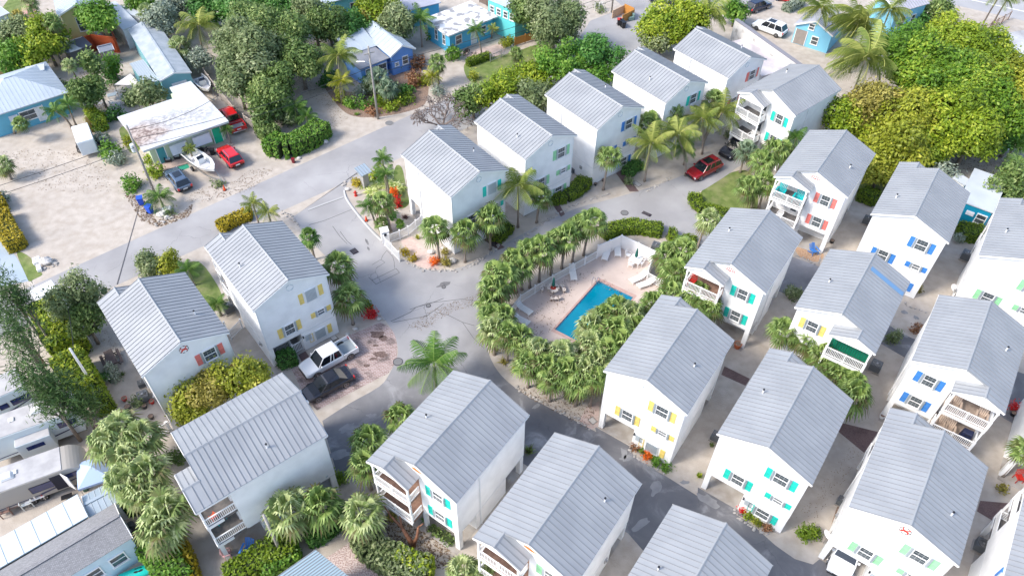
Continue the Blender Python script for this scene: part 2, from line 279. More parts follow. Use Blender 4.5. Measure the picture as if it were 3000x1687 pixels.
sheet('patio_slab',PL(19,[(1350,1060),(1430,1090),(1530,1240),(1310,1330),(1190,1150)]),.012,mat('patio_slab',(.50,.47,.45),.85)); sheet('gravel_bed',PL(10,[(540,1300),(700,1190),(1100,1449),(560,1560),(700,1449)][0:0] or [(530,1310),(700,1200),(950,1360),(1150,1500),(1100,1600),(620,1600)]),.006,mat('pink_gravel',(.38,.27,.25),.95,c2=(.62,.53,.50),sc=9,det=8,bump=.8,bsc=9,lo=.45,hi=.55))
sheet('mulch_bed',curve(PL(2,[(520,640),(760,700),(1050,560),(1280,560),(1290,760),(1190,830),(960,880),(740,880),(620,800)]),4,True),.006,MULCH); sheet('mulch_bed',curve(PL(8,[(210,420),(300,440),(420,470),(370,530),(240,490)]),4,True),.006,mat('orange_chips',(.40,.23,.13),.95,c2=(.55,.38,.25),sc=6))
sheet('mulch_bed',curve(PL(12,[(520,930),(560,900),(520,1000),(470,1090)]),4,True),.006,MULCH); sheet('green_mat',PL(20,[(600,560),(770,505),(795,545),(700,582)]),.022,mat('green_turf_mat',(.02,.27,.17),.8))
# pool: deck, coping, basin walls, water
dk=PL(25,[(12,545),(95,450),(190,390),(300,322),(585,165),(735,100),(945,200),(905,305),(1015,370),(820,590),(640,800),(430,790),(130,720),(5,650)])
DECK=mat('pool_deck_concrete',(.50,.41,.365),.85,c2=(.58,.485,.435),sc=.5,det=8,c3=(.38,.26,.23),sc3=2.2,f3=.0)
M=DECK; nt=M.node_tree; p=nt.nodes['Principled BSDF']; lk=p.inputs['Base Color'].links[0].from_socket; tc=N(nt,'ShaderNodeTexCoord')
n=N(nt,'ShaderNodeTexNoise',Scale=3.2,Detail=3,Distortion=1.2); nt.links.new(tc.outputs['Object'],n.inputs['Vector']); rp=N(nt,'ShaderNodeValToRGB'); rp.color_ramp.elements[0].position=.66; rp.color_ramp.elements[1].position=.70; nt.links.new(n.outputs[0],rp.inputs[0])
mx=N(nt,'ShaderNodeMixRGB'); nt.links.new(rp.outputs[0],mx.inputs[0]); nt.links.new(lk,mx.inputs[1]); mx.inputs[2].default_value=(.43,.31,.28,1); nt.links.new(mx.outputs[0],p.inputs['Base Color'])
sheet('pool_deck',dk,.05,DECK,[PO]); b=MB(); n=len(dk)
for i in range(n):
    a,c=dk[i],dk[(i+1)%n]; b.add([(a.x,a.y,0),(c.x,c.y,0),(c.x,c.y,.05),(a.x,a.y,.05)],[(0,1,2,3),(3,2,1,0)][:1])
tag(b.build('pool_deck_edge',DECK),kind='structure')
cop=MB()
for i in range(4):
    a,c,d2,e2=PO[i],PO[(i+1)%4],PW[(i+1)%4],PW[i]
    cop.hexa([(q.x,q.y,-.02) for q in (a,c,d2,e2)],[(q.x,q.y,.06) for q in (a,c,d2,e2)])
pool=empty('swimming_pool',pc,0,'rectangular turquoise swimming pool with pink brick coping','swimming pool')
def rel(b,o): b.v=[tuple(Vector(v)-o) for v in b.v]; return b
rel(cop,pc).build('coping',mat('pink_coping',(.42,.27,.24),.7,c2=(.5,.35,.31),sc=6),pool)
b=MB()
for i in range(4):
    a,c=PW[i],PW[(i+1)%4]; b.add([(a.x,a.y,-1.4),(c.x,c.y,-1.4),(c.x,c.y,-.02),(a.x,a.y,-.02)],[(3,2,1,0)])
b.add([(q.x,q.y,-1.4) for q in PW],[(0,1,2,3)]); rel(b,pc).build('basin',mat('pool_plaster',(.05,.45,.55),.6),pool)
b=MB().add([(q.x,q.y,-.07) for q in PW],[(0,1,2,3)]); rel(b,pc).build('water',WATER,pool)
b=MB(); q=P(7,600,690); 
for dx in (0,.45):
    b.tube([(q.x+dx,q.y-.3,.05),(q.x+dx,q.y-.3,.85),(q.x+dx+.15,q.y-.05,.95),(q.x+dx+.35,q.y+.05,.7),(q.x+dx+.4,q.y+.1,-.3)],.03,6)
lad=empty('pool_ladder',(q.x,q.y,0),0,'chrome ladder rails at the corner of the pool nearest the white fence','ladder'); rel(b,q).build('rail',CHROME,lad)

# worn pale patches in the dark lanes and darker stains on the light plaza
LP=mat('worn_patch',(.27,.27,.275),.9,c2=(.21,.21,.22),sc=1.5,det=8); DP=mat('oil_stain',(.12,.12,.125),.9,c2=(.20,.195,.20),sc=2.5,det=9)
def patch(t,x,y,r,rx,m,a=0):
    c=P(t,x,y); rnd=random.Random(int(x*3+y)); pts=[]
    for i in range(14): k=2*PI*i/14; q=rnd.uniform(.6,1.1); u,v=r*q*math.cos(k),rx*q*math.sin(k); pts.append(c+Vector((u*math.cos(a)-v*math.sin(a),u*math.sin(a)+v*math.cos(a),0)))
    sheet('road_patch',curve(pts,3,True),.0115,m)
for x,y,r,rx,aa_ in ((1085,780,.9,.45,1.2),(965,1065,1.0,.4,.6),(575,390,.5,.4,0),(465,360,.5,.25,1),(870,560,.7,.3,.2),(1040,630,.6,.25,-.5),(1300,740,.4,.2,0),(840,520,.3,.6,0),(180,170,.5,.2,.7),(1480,880,1.1,.5,-.5)): patch(11,x,y,r,rx,LP,aa_)
for t,x,y,r,rx,aa_ in ((8,1030,910,.4,.3,0),(8,1040,1090,.3,.2,0),(8,1120,950,.3,.3,0),(10,870,240,.5,.25,0),(10,690,330,.9,.4,.6),(10,620,530,1.2,.5,.2)): patch(t,x,y,r,rx,LP,aa_)
for t,x,y,r,rx,aa_ in ((14,470,1010,.25,.15,0),(14,470,1110,.5,.16,1.9),(14,490,1200,.3,.12,1.9),(6,840,380,.55,.16,2.0),(6,850,430,.4,.12,2.0),(6,1420,700,.9,.35,.6),(6,930,1060,.5,.5,0)): patch(t,x,y,r,rx,DP,aa_) if (t,x)!=(6,930) else None
for x,y,r,rx in ((915,1075,1.0,.5),(960,1110,.5,.4),(940,1230,1.0,.45),(890,1260,.5,.25),(835,1310,.35,.25),(905,1160,.3,.2)):
    c=P(6,x,y); rnd=random.Random(x); sheet('paver_stain',curve([c+Vector((r*rnd.uniform(.5,1.1)*math.cos(k*.57),rx*rnd.uniform(.5,1.1)*math.sin(k*.57),0)) for k in range(11)],3,True),.016,mat('paver_stain',(.10,.065,.055),.85,c2=(.20,.14,.125),sc=6))

b=MB()
for i in range(4):
    q0_,q1_=PW[i],PW[(i+1)%4]; d=(q1_-q0_).normalized(); s=Vector((-d.y,d.x,0)); s=s if (pc-q0_).dot(s)>0 else -s; b.hexa([v+Vector((0,0,-.066)) for v in (q0_,q1_,q1_+s*.1,q0_+s*.1)],[v+Vector((0,0,-.04)) for v in (q0_,q1_,q1_+s*.1,q0_+s*.1)])
rel(b,pc).build('tile_band',mat('tile_blue',(.02,.10,.22),.2,c2=(.10,.25,.36),sc=9),pool)
q=P(7,740,808,-.05); o=empty('pool_cleaner',q,0,'small dark floating pool cleaner on the water','pool cleaner'); MB().cyl(0,0,0,.12,.18,12).build('body',mat('dark_teal',(.01,.05,.06),.4),o); MB().ell((.02,.02,.14),(.12,.12,.06),5).build('top',mat('pale_top',(.6,.6,.6),.4),o)
q=P(7,600,735,-.045); sheet('pool_mark',[q,q+Vector((.5,.55,0)),q+Vector((.4,.65,0)),q+Vector((-.1,.1,0))],-.06,mat('pool_shadow_tile',(.0,.06,.11),.3)) if 0 else None
# ---------------------------------------------------------------- stilted white cottages of the compound
HW,HD,HP,HE,HR=3.64,8.92,1.15,8.04,9.54; XR=.5286*HW; ZR=HE+(HR-HE)*(1-.5286); OV=.24
SLP=(HR-HE)/HW; RT_=.10; _C={}
def cach(k,f):
    if k not in _C: _C[k]=f()
    return _C[k]
def under(x): return HR-abs(x)*SLP-RT_      # underside of main roof
def gwall(s,cl=0):
    b=MB(); w=HW-OV; y0,y1=OV,HD-OV; ye=HD-1.3 # porch half stops short
    z1=2.45; sx=s*w
    def blk(xa,xb,ya,yb,z0,peak=None):
        xa,xb=min(xa,xb),max(xa,xb)
        pts=[xa]+([0] if xa<0<xb else [])+[xb]
        fr=[(xa,z0),(xb,z0)]+[(x,under(x)) for x in pts[::-1]]; n=len(fr)
        b.add([(x,ya,z) for x,z in fr]+[(x,yb,z) for x,z in fr],[tuple(range(n)),tuple(range(n,2*n))[::-1]]+[(i,n+i,n+(i+1)%n,(i+1)%n) for i in range(n)])
    blk(-w,w,y0,ye,z1)                 # upper storeys, full width
    blk(0,-sx,ye,y1,z1)                # the half without the porch
    g=z1
    b.bx(-.18,w,y0,y0+.15,0,g); b.bx(w-.15,w,y0+.15,HD*.72,0,g); b.bx(-w,-w+.15,HD*.3 if not cl else y0+.421,HD*.72,0,g); (b.bx(-w+.42,-.18,y0,y0+.15,0,g) if cl==2 else 0); b.bx(-w,w,HD*.72,HD*.72+.15,0,g); b.bx(-.18,-.03,y0+.15,HD*.72,0,g)
    b.bx(-w,-w+.42,y0,y0+.42,0,g); b.bx(-sx-.21*(1 if -sx>0 else -1)-.21,-sx-.21*(1 if -sx>0 else -1)+.21,y1-.42,y1,0,g); b.bx(-.2,.1,y1-.3,y1,0,g)
    xs=sorted([s*.001,s*w]); b.add([(x,y1-.1,z) for x,z in ((xs[0],HE-.5),(xs[1],HE-.5),(xs[1],under(xs[1])),(xs[0],under(xs[0])))]+[(x,y1,z) for x,z in ((xs[0],HE-.5),(xs[1],HE-.5),(xs[1],under(xs[1])),(xs[0],under(xs[0])))],[(0,1,2,3),(7,6,5,4),(0,4,5,1),(2,6,7,3)])
    # porch gable infill
    px0,px1=(0,sx); yb=HD+HP-.2
    xs=sorted([s*0.03,s*XR,sx]); zt={s*0.03:ZR-(XR)*SLP-.1,s*XR:ZR-RT_-.02,sx:under(sx)}
    poly=[(xs[0],HE-.55),(xs[2],HE-.55)]+[(x,max(zt[x],HE-.5)) for x in xs[::-1]]; n=len(poly)
    b.add([(x,yb-.1,z) for x,z in poly]+[(x,yb,z) for x,z in poly],[tuple(range(n)),tuple(range(n,2*n))[::-1]]+[(i,n+i,n+(i+1)%n,(i+1)%n) for i in range(n)])
    b.bx(min(sx,sx-s*.1),max(sx,sx-s*.1),ye,yb-.1,HE-.5,under(sx)-.003); b.bx(min(0,s*.1),max(0,s*.1),y1,yb-.1,HE-.5,ZR-XR*SLP-.12)
    return b.mesh('wall',WHITE)
def groof(s):
    b=MB(); t=RT_
    for q in (1,-1):
        L=HD+(HP if q==s else 0)
        E0,E1=(q*HW,0,HE),(q*HW,HD,HE); T0,T1=(0,0,HR),(0,HD,HR)
        b.slab(E0,T0,T1,E1,t) if q<0 else b.slab(E0,E1,T1,T0,t)
        n=int(HD/.42)
        for i in range(n+1):
            y=.03+i*(HD-.06)/n; b.bar((q*HW,y,HE+.02),(0,y,HR+.02),.025,.05,1)
        if q==s:
            b.slab((q*HW,HD+.001,HE),(q*HW,HD+HP,HE),(q*XR,HD+HP,ZR),(q*XR,HD+.001,ZR),t) if q>0 else b.slab((q*XR,HD+.001,ZR),(q*XR,HD+HP,ZR),(q*HW,HD+HP,HE),(q*HW,HD+.001,HE),t)
            for k in (1,2): y=HD+k*HP/2-.03; b.bar((q*HW,y,HE+.02),(q*XR,y,ZR+.02),.035,.05,1)
    # small inner slope of the porch roof
    xi=s*-.22; zi=ZR-(XR+.22)*SLP
    if s>0: b.slab((s*XR,HD-OV,ZR),(s*XR,HD+HP,ZR),(xi,HD+HP,zi),(xi,HD-OV,zi),t*.8)
    else: b.slab((xi,HD-OV,zi),(xi,HD+HP,zi),(s*XR,HD+HP,ZR),(s*XR,HD-OV,ZR),t*.8)
    for k in (1,2,3): y=HD-.2+k*.42; b.bar((s*XR,y,ZR+.02),(xi,y,zi+.02),.035,.05,1)
    return b.mesh('roof',[ROOF,SEAM])
def gridge(s):
    b=MB(); c=.13
    b.hexa([(-c,-.02,HR-.05),(c,-.02,HR-.05),(c,HD+.02,HR-.05),(-c,HD+.02,HR-.05)],[(-.02,-.02,HR+.06),(.02,-.02,HR+.06),(.02,HD+.02,HR+.06),(-.02,HD+.02,HR+.06)])
    x=s*XR; b.hexa([(x-c,HD-.1,ZR-.05),(x+c,HD-.1,ZR-.05),(x+c,HD+HP+.02,ZR-.05),(x-c,HD+HP+.02,ZR-.05)],[(x-.02,HD-.1,ZR+.06),(x+.02,HD-.1,ZR+.06),(x+.02,HD+HP+.02,ZR+.06),(x-.02,HD+HP+.02,ZR+.06)])
    return b.mesh('ridge_cap',ROOF)
def gfascia(s):
    b=MB()
    for q in (1,-1):
        L=HD+(HP if q==s else 0); b.bx(min(q*HW,q*(HW-.03))-.0,max(q*HW,q*(HW-.03)),.0,L,HE-.24,HE-.085)
        b.bar((q*HW,-.015,HE-.13),(0,-.015,HR-.13),.04,.16)
        if q==s: b.bar((q*HW,HD+HP+.015,HE-.13),(q*XR,HD+HP+.015,ZR-.13),.04,.16); b.bar((q*XR,HD+HP+.015,ZR-.13),(-s*.2,HD+HP+.015,ZR-(XR+.2)*SLP-.13),.04,.16)
        else: b.bar((q*HW,HD+.015,HE-.13),(0,HD+.015,HR-.13),.04,.16)
    return b.mesh('fascia',TRIM)
def win_mesh(w,h,mul=2):
    """white frame with muntins; face looks to -y, centre at the origin"""
    b=MB(); f=.08
    b.bx(-w/2-f,w/2+f,-.09,0,h/2,h/2+.12); b.bx(-w/2-f-.04,w/2+f+.04,-.13,0,-h/2-.1,-h/2)
    for q in (-1,1): b.bx(min(q*w/2,q*(w/2+f)),max(q*w/2,q*(w/2+f)),-.07,0,-h/2,h/2)
    b.bx(-w/2,w/2,-.06,-.02,-.03,.03)
    for i in range(1,mul+1): x=-w/2+i*w/(mul+1); b.bx(x-.012,x+.012,-.03,-.02,-h/2,h/2,1)
    for z in ((-h/4,h/4) if mul>1 else ()): b.bx(-w/2,w/2,-.03,-.022,z-.012,z+.012,1)
    return b.mesh('frame',[TRIM,mat('muntin',(.33,.35,.36),.5)])
def pane_mesh(w,h,m=None): return MB().bx(-w/2,w/2,-.02,0,-h/2,h/2).mesh('pane',m or GLASS)
def tracks(w,h):
    b=MB()
    b.bx(-.08,.09,-.03,0,-h/2-.05,h/2+.05)
    for k in range(4): b.bx(-.07+k*.04,-.045+k*.04,-.10-.03*(k%2),-.03,-h/2-.05,h/2+.05)
    return b.mesh('accordion_track',STORM)
def storm_mesh(w,h):
    b=MB(); n=9
    for i in range(n): x=-w/2-.06+i*(w+.12)/n; b.bx(x,x+(w+.12)/n*.55,-.13,-.02,-h/2-.05,h/2+.05); b.bx(x+(w+.12)/n*.55,x+(w+.12)/n,-.06,-.02,-h/2-.05,h/2+.05)
    return b.mesh('storm_panel',STORM)
def shut_mesh(w,h,m):
    b=MB(); b.bx(-w/2,w/2,-.035,0,-h/2,h/2); b.bx(-w/2,-w/2+.05,-.055,-.035,-h/2,h/2); b.bx(w/2-.05,w/2,-.055,-.035,-h/2,h/2)
    for z in (-h/2,-.04,h/2-.06): b.bx(-w/2+.05,w/2-.05,-.055,-.035,z,z+.06)
    return b.mesh('shutter',m)
SHC={'coral':(.80,.22,.19),'yellow':(.86,.66,.20),'blue':(.06,.25,.66),'turquoise':(.02,.62,.50),'green':(.32,.68,.38)}
def window(root,x,y,z,w,h,rz=0,col=None,storm=False,mul=2,sw=.42,blind=None,acc=True):
    f=put('window',cach(('wf',w,h,mul),lambda:win_mesh(w,h,mul)),root,(x,y,z),rz)
    put('pane',cach(('wp',w,h,blind),lambda:pane_mesh(w,h,blind)),f)
    if storm: put('storm_panel',cach(('st',w,h),lambda:storm_mesh(w,h)),f)
    elif acc: [put('accordion_track',cach(('tr',w,h),lambda:tracks(w,h)),f,(q*(w/2+.16),0,0)) for q in (-1,1)]
    if col:
        for q in (-1,1): put('shutter',cach(('sh',sw,h,col),lambda:shut_mesh(sw,h,flatc('shutter_'+col,SHC[col]))),f,(q*(w/2+.28+sw/2),0,0))
    return f
def rail_mesh(L,h=.95,post=True,step=.13):
    b=MB(); b.bx(0,L,-.04,.04,h-.07,h); b.bx(0,L,-.03,.03,.08,.14)
    n=max(2,int(L/step))
    for i in range(n+1): x=.02+i*(L-.04)/n; b.bx(x-.022,x+.022,-.02,.02,.14,h-.07)
    if post:
        for x in (0,L): b.bx(x-.05,x+.05,-.05,.05,0,h+.08)
        if L>2.6: b.bx(L/2-.05,L/2+.05,-.05,.05,0,h+.05)
    return b.mesh('railing',TRIM)
def gring():
    b=MB(); n=20
    for i in range(n):
        a,c=2*PI*i/n,2*PI*(i+1)/n
        if i%5==4: continue
        b.bar((.42*math.cos(a),-.04,.42*math.sin(a)),(.42*math.cos(c),-.04,.42*math.sin(c)),.05,.05)
    return b.mesh('gable_ring',STORM)
def crab():
    """round white plaque with a dark rim and a red crab"""
    b=MB(); n=24
    v=[(.5*math.cos(2*PI*i/n),-.03,.5*math.sin(2*PI*i/n)) for i in range(n)]; b.add(v+[(x,0,z) for x,_,z in v],[tuple(range(n))]+[(i,n+i,n+(i+1)%n,(i+1)%n) for i in range(n)],0)
    for i in range(n):
        a,c=2*PI*i/n,2*PI*(i+1)/n
        if i%3: b.bar((.48*math.cos(a),-.04,.48*math.sin(a)),(.48*math.cos(c),-.04,.48*math.sin(c)),.03,.06,2)
    b.ell((0,-.05,0),(.2,.04,.13),6,1)
    for q in (-1,1):
        b.bar((q*.12,-.05,.08),(q*.3,-.05,.25),.05,.07,1); b.ell((q*.3,-.05,.3),(.07,.03,.09),4,1)
        for k in range(3): b.bar((q*.1,-.05,-.03),(q*.34,-.05,-.05-k*.13),.04,.04,1)
    return b.mesh('crab_sign',[TRIM,flatc('crab_red',(.70,.04,.02)),BLACK])
def halfsign():
    b=MB(); n=12; v=[(.62*math.cos(PI*i/n),-.04,.45*math.sin(PI*i/n)) for i in range(n+1)]
    b.add(v+[(x,0,z) for x,_,z in v],[tuple(range(n+1))]+[(i,n+1+i,n+2+i,i+1) for i in range(n)],0)
    for i in range(n): a,c=v[i],v[i+1]; b.bar((a[0],-.05,a[2]),(c[0],-.05,c[2]),.03,.04,1)
    for i in range(6): a=PI*(i+.5)/6; b.bx(.42*math.cos(a)-.05,.42*math.cos(a)+.05,-.06,-.04,.3*math.sin(a)-.05,.3*math.sin(a)+.06,1)
    b.bx(-.22,.2,-.06,-.04,.02,.12,1); b.bx(-.5,.5,-.05,-.04,0,.02,2)
    return b.mesh('gable_sign',[TRIM,flatc('sign_red',(.62,.07,.05)),BLACK])
def fishsign():
    b=MB(); b.ell((0,-.06,0),(.62,.04,.17),8,0); b.add([(.5,-.05,0),(.8,-.05,.16),(.74,-.05,0),(.8,-.05,-.16)],[(0,1,2,3),(3,2,1,0)],0); b.bar((-.6,-.03,-.03),(.6,-.03,-.15),.02,.05,1)
    return b.mesh('fish_sign',[flatc('sign_orange',(.85,.18,.03)),BLACK])
def porch(root,s,col,floor,deckm,seed):
    rnd=random.Random(seed); w=HW-OV; yb=HD+HP-.15; ye=HD-1.3; x0,x1=sorted((s*.02,s*w))
    for z in (2.5,5.32):
        put('porch_deck',cach(('pd',s,deckm.name,z),lambda:MB().bx(x0,x1,ye+.002,yb,z-.16,z,0).bx(x0-.02,x1+.02,yb,yb+.05,z-.3,z+.01,1).bx(min(s*w,s*(w+.04)),max(s*w,s*(w+.04)),HD-.24,yb,z-.3,z+.01,1).mesh('porch_deck',[deckm,TRIM])),root)
        put('railing',cach(('rl',x1-x0),lambda:rail_mesh(x1-x0)),root,(x0,yb-.06,z))
        put('railing',cach(('rs',),lambda:rail_mesh(HP-.05,.95,False)),root,(s*.08,HD-.2,z),PI/2); put('railing',cach(('rs2',),lambda:rail_mesh(yb-ye-.1,.95,False)),root,(s*(w-.06),ye+.03,z),PI/2)
        top=HE-.5 if z>4 else 5.02
        for xx in (x0+.07,x1-.07): put('porch_post',cach(('pp',top-z),lambda:MB().bx(-.07,.07,-.07,.07,0,top-z).bx(-.1,.1,-.1,.1,top-z-.12,top-z).mesh('porch_post',TRIM)),root,(xx,yb-.07,z))
        d=put('door',cach(('dr',),lambda:MB().bx(-.45,.45,-.05,0,0,2.0,0).bx(-.3,.3,-.06,-.05,.5,1.8,1).mesh('door',[TRIM,GLASS])),root,(s*1.1,ye+.02,z),PI)
        window(root,s*2.4,ye+.02,z+1.25,.7,1.1,PI,acc=False)
    put('porch_post',cach(('pg',),lambda:MB().bx(-.16,.16,-.16,.16,0,2.2).mesh('porch_post',TRIM)),root,(s*(w-.2),yb-.2,0))
def ac(q,rz,label,sc=1,parent=None):
    r=empty('air_conditioner',q,rz,label,'air conditioner','air conditioning units beside the cottages')
    b=MB(); b.bx(-.4,.4,-.4,.4,.12,.8); 
    for k in range(9): b.bx(-.41,.41,-.41,.41,.16+k*.07,.185+k*.07)
    b.build('casing',mat('ac_grey',(.12,.13,.14),.5),r); 
    b=MB(); 
    for i in range(5): rr=.08+i*.06; b.tube([(rr*math.cos(2*PI*j/16),rr*math.sin(2*PI*j/16),.82) for j in range(17)],.012,4)
    b.cyl(0,0,.8,.83,.07,10); b.build('fan_grille',mat('ac_metal',(.45,.45,.45),.4,.6),r)
    MB().bx(-.5,.5,-.5,.5,0,.1).build('base_pad',CONC,r)
    MB().cyl(0,0,.8,.806,.35,20).build('fan_opening',BLACK,r); r.scale=(sc,sc,sc); return r
def cottage(s,x,y,a,col,label,deck,emb=None,storms='',extra=None,seed=1):
    r=empty('stilt_cottage',(x,y,0),R(a),label,'house','white cottages with metal roofs')
    cl=2 if seed<5 else (1 if seed<7 else 0); put('wall',cach(('w',s,cl),lambda:gwall(s,cl)),r); put('roof',cach(('r',s),lambda:groof(s)),r); put('ridge_cap',cach(('rc',s),lambda:gridge(s)),r); put('fascia',cach(('f',s),lambda:gfascia(s)),r)
    put('belt_board',cach(('bb',s,seed<7),lambda:(lambda b,w:b.bx(-w-.02,w+.02,OV-.02,OV-.001,2.38,2.5).bx(-w-.02,-w-.001,OV,HD-1.4,2.38,2.5).bx(w+.001,w+.02,OV,HD-1.4,2.38,2.5).bx(-w-.03,-w+.09,OV-.025,OV-.004,2.5,HE-.3).bx(w-.09,w+.03,OV-.025,OV-.004,2.5,HE-.3).mesh('belt_board',mat('aged_trim',(.74,.75,.76),.5)))(MB(),HW-OV)),r)
    put('downspout',cach(('dsp',),lambda:MB().tube([(0,0,HE-.3),(0,.0,.3),(0,-.15,.1)],.05,6).mesh('downspout',mat('aged_trim',(0,0,0)))),r,(HW-OV+.08 if seed%2 else -(HW-OV)-.08,HD*.68,0))
    put('meter_box',cach(('mbx',),lambda:MB().bx(-.09,.0,-.18,.18,0,.4).cyl(-.12,0,.12,.3,.08,8).mesh('meter_box',mat('ac_metal',(.45,.45,.45),.4,.6))),r,(-(HW-OV),2.2 if seed%3 else 3.4,1.3))
    put('carport_floor',cach(('cf',),lambda:MB().bx(-HW+OV+.02,HW-OV-.02,OV-.1,HD+.2,0,.03).mesh('carport_floor',CONC)),r)
    F=OV
    window(r,1.66,F,6.48,.95,1.25,0,col,'a' in storms); window(r,-1.03,F,3.66,.85,1.2,0,col,'b' in storms); window(r,2.16,F,3.84,.62,.62,0,col,'c' in storms); window(r,1.62,F,1.2,.95,1.1,0,col,'d' in storms)
    B=HD-OV
    for z in (6.5,3.62): window(r,-s*1.72,B,z,.82,1.2,PI,col,'e' in storms and z>5)
    put('door',cach(('fd',),lambda:MB().bx(-.42,.42,-.04,0,0,2.0,0).bx(-.3,.3,-.055,-.04,1.1,1.8,1).mesh('door',[TRIM,STORM])),r,(.38,F,.03))
    put('wall_lamp',cach(('wl',),lambda:MB().bx(-.05,.05,-.16,0,0,.22).mesh('wall_lamp',BLACK)),r,(-.08,F,1.75))
    g=emb or 'ring'
    me={'ring':gring,'crab':crab,'half':halfsign,'fish':fishsign}
    put({'ring':'gable_ring','crab':'crab_sign','half':'gable_ring','fish':'gable_ring'}[g],cach(('e','crab' if g=='crab' else 'ring'),me['crab' if g=='crab' else 'ring']),r,(0,F,8.4)).scale=(.75,1,.75)
    if g in('half','fish'): put('gable_sign',cach(('e',g),me[g]),r,(0,B,8.5),PI).scale=(.8,1,.8)
    porch(r,s,col,0,deck,seed)
    q=s*-1
    put('vent_pipe',cach(('vp',),lambda:MB().cyl(0,0,-.2,.25,.06,8,0).cyl(0,0,.2,.3,.08,8,1).mesh('vent_pipe',[TRIM,BLACK])),r,(-2.3 if seed%2 else 2.2,3+seed%3,HE+.75))
    if extra: extra(r)
    return r
HOUSES=[
('H17',1,28.23,83.51,39.6,'coral','white cottage with coral shutters, farthest up the back row beside the concrete roof',DECKW,None,''),
('H18',1,20.05,77.88,39.7,'turquoise','white cottage with turquoise shutters behind the coconut palms, second from the top',DECKW,None,''),
('H19',1,11.86,72.36,39.3,'blue','white cottage with blue shutters in the middle of the back row',DECKW,None,''),
('H20',1,3.96,66.67,39.5,'green','white cottage with light green shutters beside the round hedge in the back row',DECKW,None,''),
('H21',1,-3.39,60.33,39.4,'turquoise','white cottage with turquoise shutters at the entrance gate, first of the back row',DECKW,None,'ad'),
('H2',-1,-19.05,44.92,39.3,'yellow','white cottage with yellow shutters in front of the paver parking with the white pickup',DECKW,None,'ad'),
('H1',-1,-26.02,37.94,40.0,'coral','white cottage with coral shutters and red crab sign beside the picnic table',DECKW,'crab',''),
('H3',-1,-15.68,33.43,-230.7,'blue','white cottage seen from its long blank side, blue and pink lawn chairs at its end',DECKW,None,''),
('H4',1,-1.52,34.74,-214.4,'turquoise','turquoise shuttered cottage with brown porch decks beside the cut reddish tree stump',BRDECK,'fish',''),
('H5',1,6.36,29.15,-214.2,'green','cottage with orange gable sign cut by the bottom edge, middle of the front row',BRDECK,'fish',''),
('H7',-1,10.41,34.99,-33.8,'yellow','white cottage with yellow shutters and an open garage, right beside the pool',DECKW,None,'d'),
('H8',-1,18.40,29.26,-34.7,'turquoise','turquoise shuttered cottage with an open empty garage',DECKW,None,''),
('H9',-1,26.48,23.55,-34.1,'green','white cottage with green shutters, crab sign and a white car nosing out of its garage',DECKW,'crab',''),
('H10',-1,40.38,43.93,-214.1,'blue','white cottage with blue shutters and tan chairs on its two porches',mat('tan_deck_boards',(.27,.21,.17),.7,c2=(.36,.29,.24),sc=4),None,''),
('H12',-1,32.38,49.52,-214.6,'yellow','white cottage with yellow shutters and a green porch screen, blue strip on its roof',DECKW,None,''),
('H13',-1,37.83,54.74,-33.9,'blue','white cottage with blue shutters standing between the yellow tree and the green porch cottage',DECKW,None,''),
('H14',1,24.24,55.18,-214.5,'turquoise','white cottage with turquoise shutters and red half round sign behind the pool hedge',BRDECK,'half',''),
('H15',1,35.37,68.58,-214.8,'coral','white cottage with coral shutters and turquoise porch furniture',DECKW,'half',''),
('H16',1,36.01,81.93,-229.7,'turquoise','white cottage with turquoise shutters and the black truck parked under its porch',DECKW,None,''),
('H11',-1,45.98,49.11,-33.8,'green','white cottage with green shutters cut off by the right edge, below the white flat roof',DECKW,None,''),
('H6',1,14.33,23.47,-215.3,'green','grey metal roof of the cottage cut by the bottom edge, right of the middle',DECKW,None,''),
('H22',-1,34.5,17.9,-34.1,'blue','cottage in the bottom right corner with windows along its pale side wall',DECKW,None,''),
('H23',-1,48.45,38.3,-214.1,'blue','white cottage corner at the right edge with a red chair beneath it',DECKW,None,'')]
HH={}
def h3x(r):
    w=-(HW-OV); window(r,w,4.3,1.55,1.2,.9,-PI/2,'blue',sw=.35)
    for y,z in ((3.0,3.3),(.9,2.75)): put('wall_vent',cach(('wv',),lambda:MB().bx(-.1,.1,-.05,0,-.08,.08).mesh('wall_vent',STORM)),r,(w,y,z),-PI/2)
def h12x(r):
    MB().add([(-.1,HD+HP-.05,5.4),(-3.38,HD+HP-.05,5.4),(-3.38,HD+HP-.3,7.3),(-.1,HD+HP-.3,7.3)],[(0,1,2,3),(3,2,1,0)]) if 0 else None
    b=MB()
    for i in range(16): b.bx(-3.3+i*.2,-3.3+i*.2+.17,HD-.2,HD-.12,5.35,6.95)
    b.build('porch_screen',mat('green_screen',(.0,.16,.09),.6),r)
    b=MB(); y=1.75; e=.055; b.slab((-.3,y,HR-.3*SLP+e),(-.3,y+.5,HR-.3*SLP+e),(-HW+.1,y+.5,HE+.1*SLP+e),(-HW+.1,y,HE+.1*SLP+e),.03)
    b.build('blue_roof_panel',mat('blue_roof_panel',(.13,.26,.44),.5),r)
def h22x(r):
    w=-(HW-OV)
    for y in (1.5,): window(r,w,y,6.3,.9,1.2,-PI/2,'blue')
XT={'H3':h3x,'H12':h12x,'H22':h22x}
for i,(k,s,x,y,a,col,lab,dk_,emb,st) in enumerate(HOUSES): HH[k]=cottage(s,x,y,a,col,lab,dk_,emb,st,XT.get(k),i)
def HL(k,x,y,z=0):
    """a point in a cottage's own frame"""
    r=HH[k]; a=r.rotation_euler.z; return Vector((r.location.x+x*math.cos(a)-y*math.sin(a),r.location.y+x*math.sin(a)+y*math.cos(a),z))
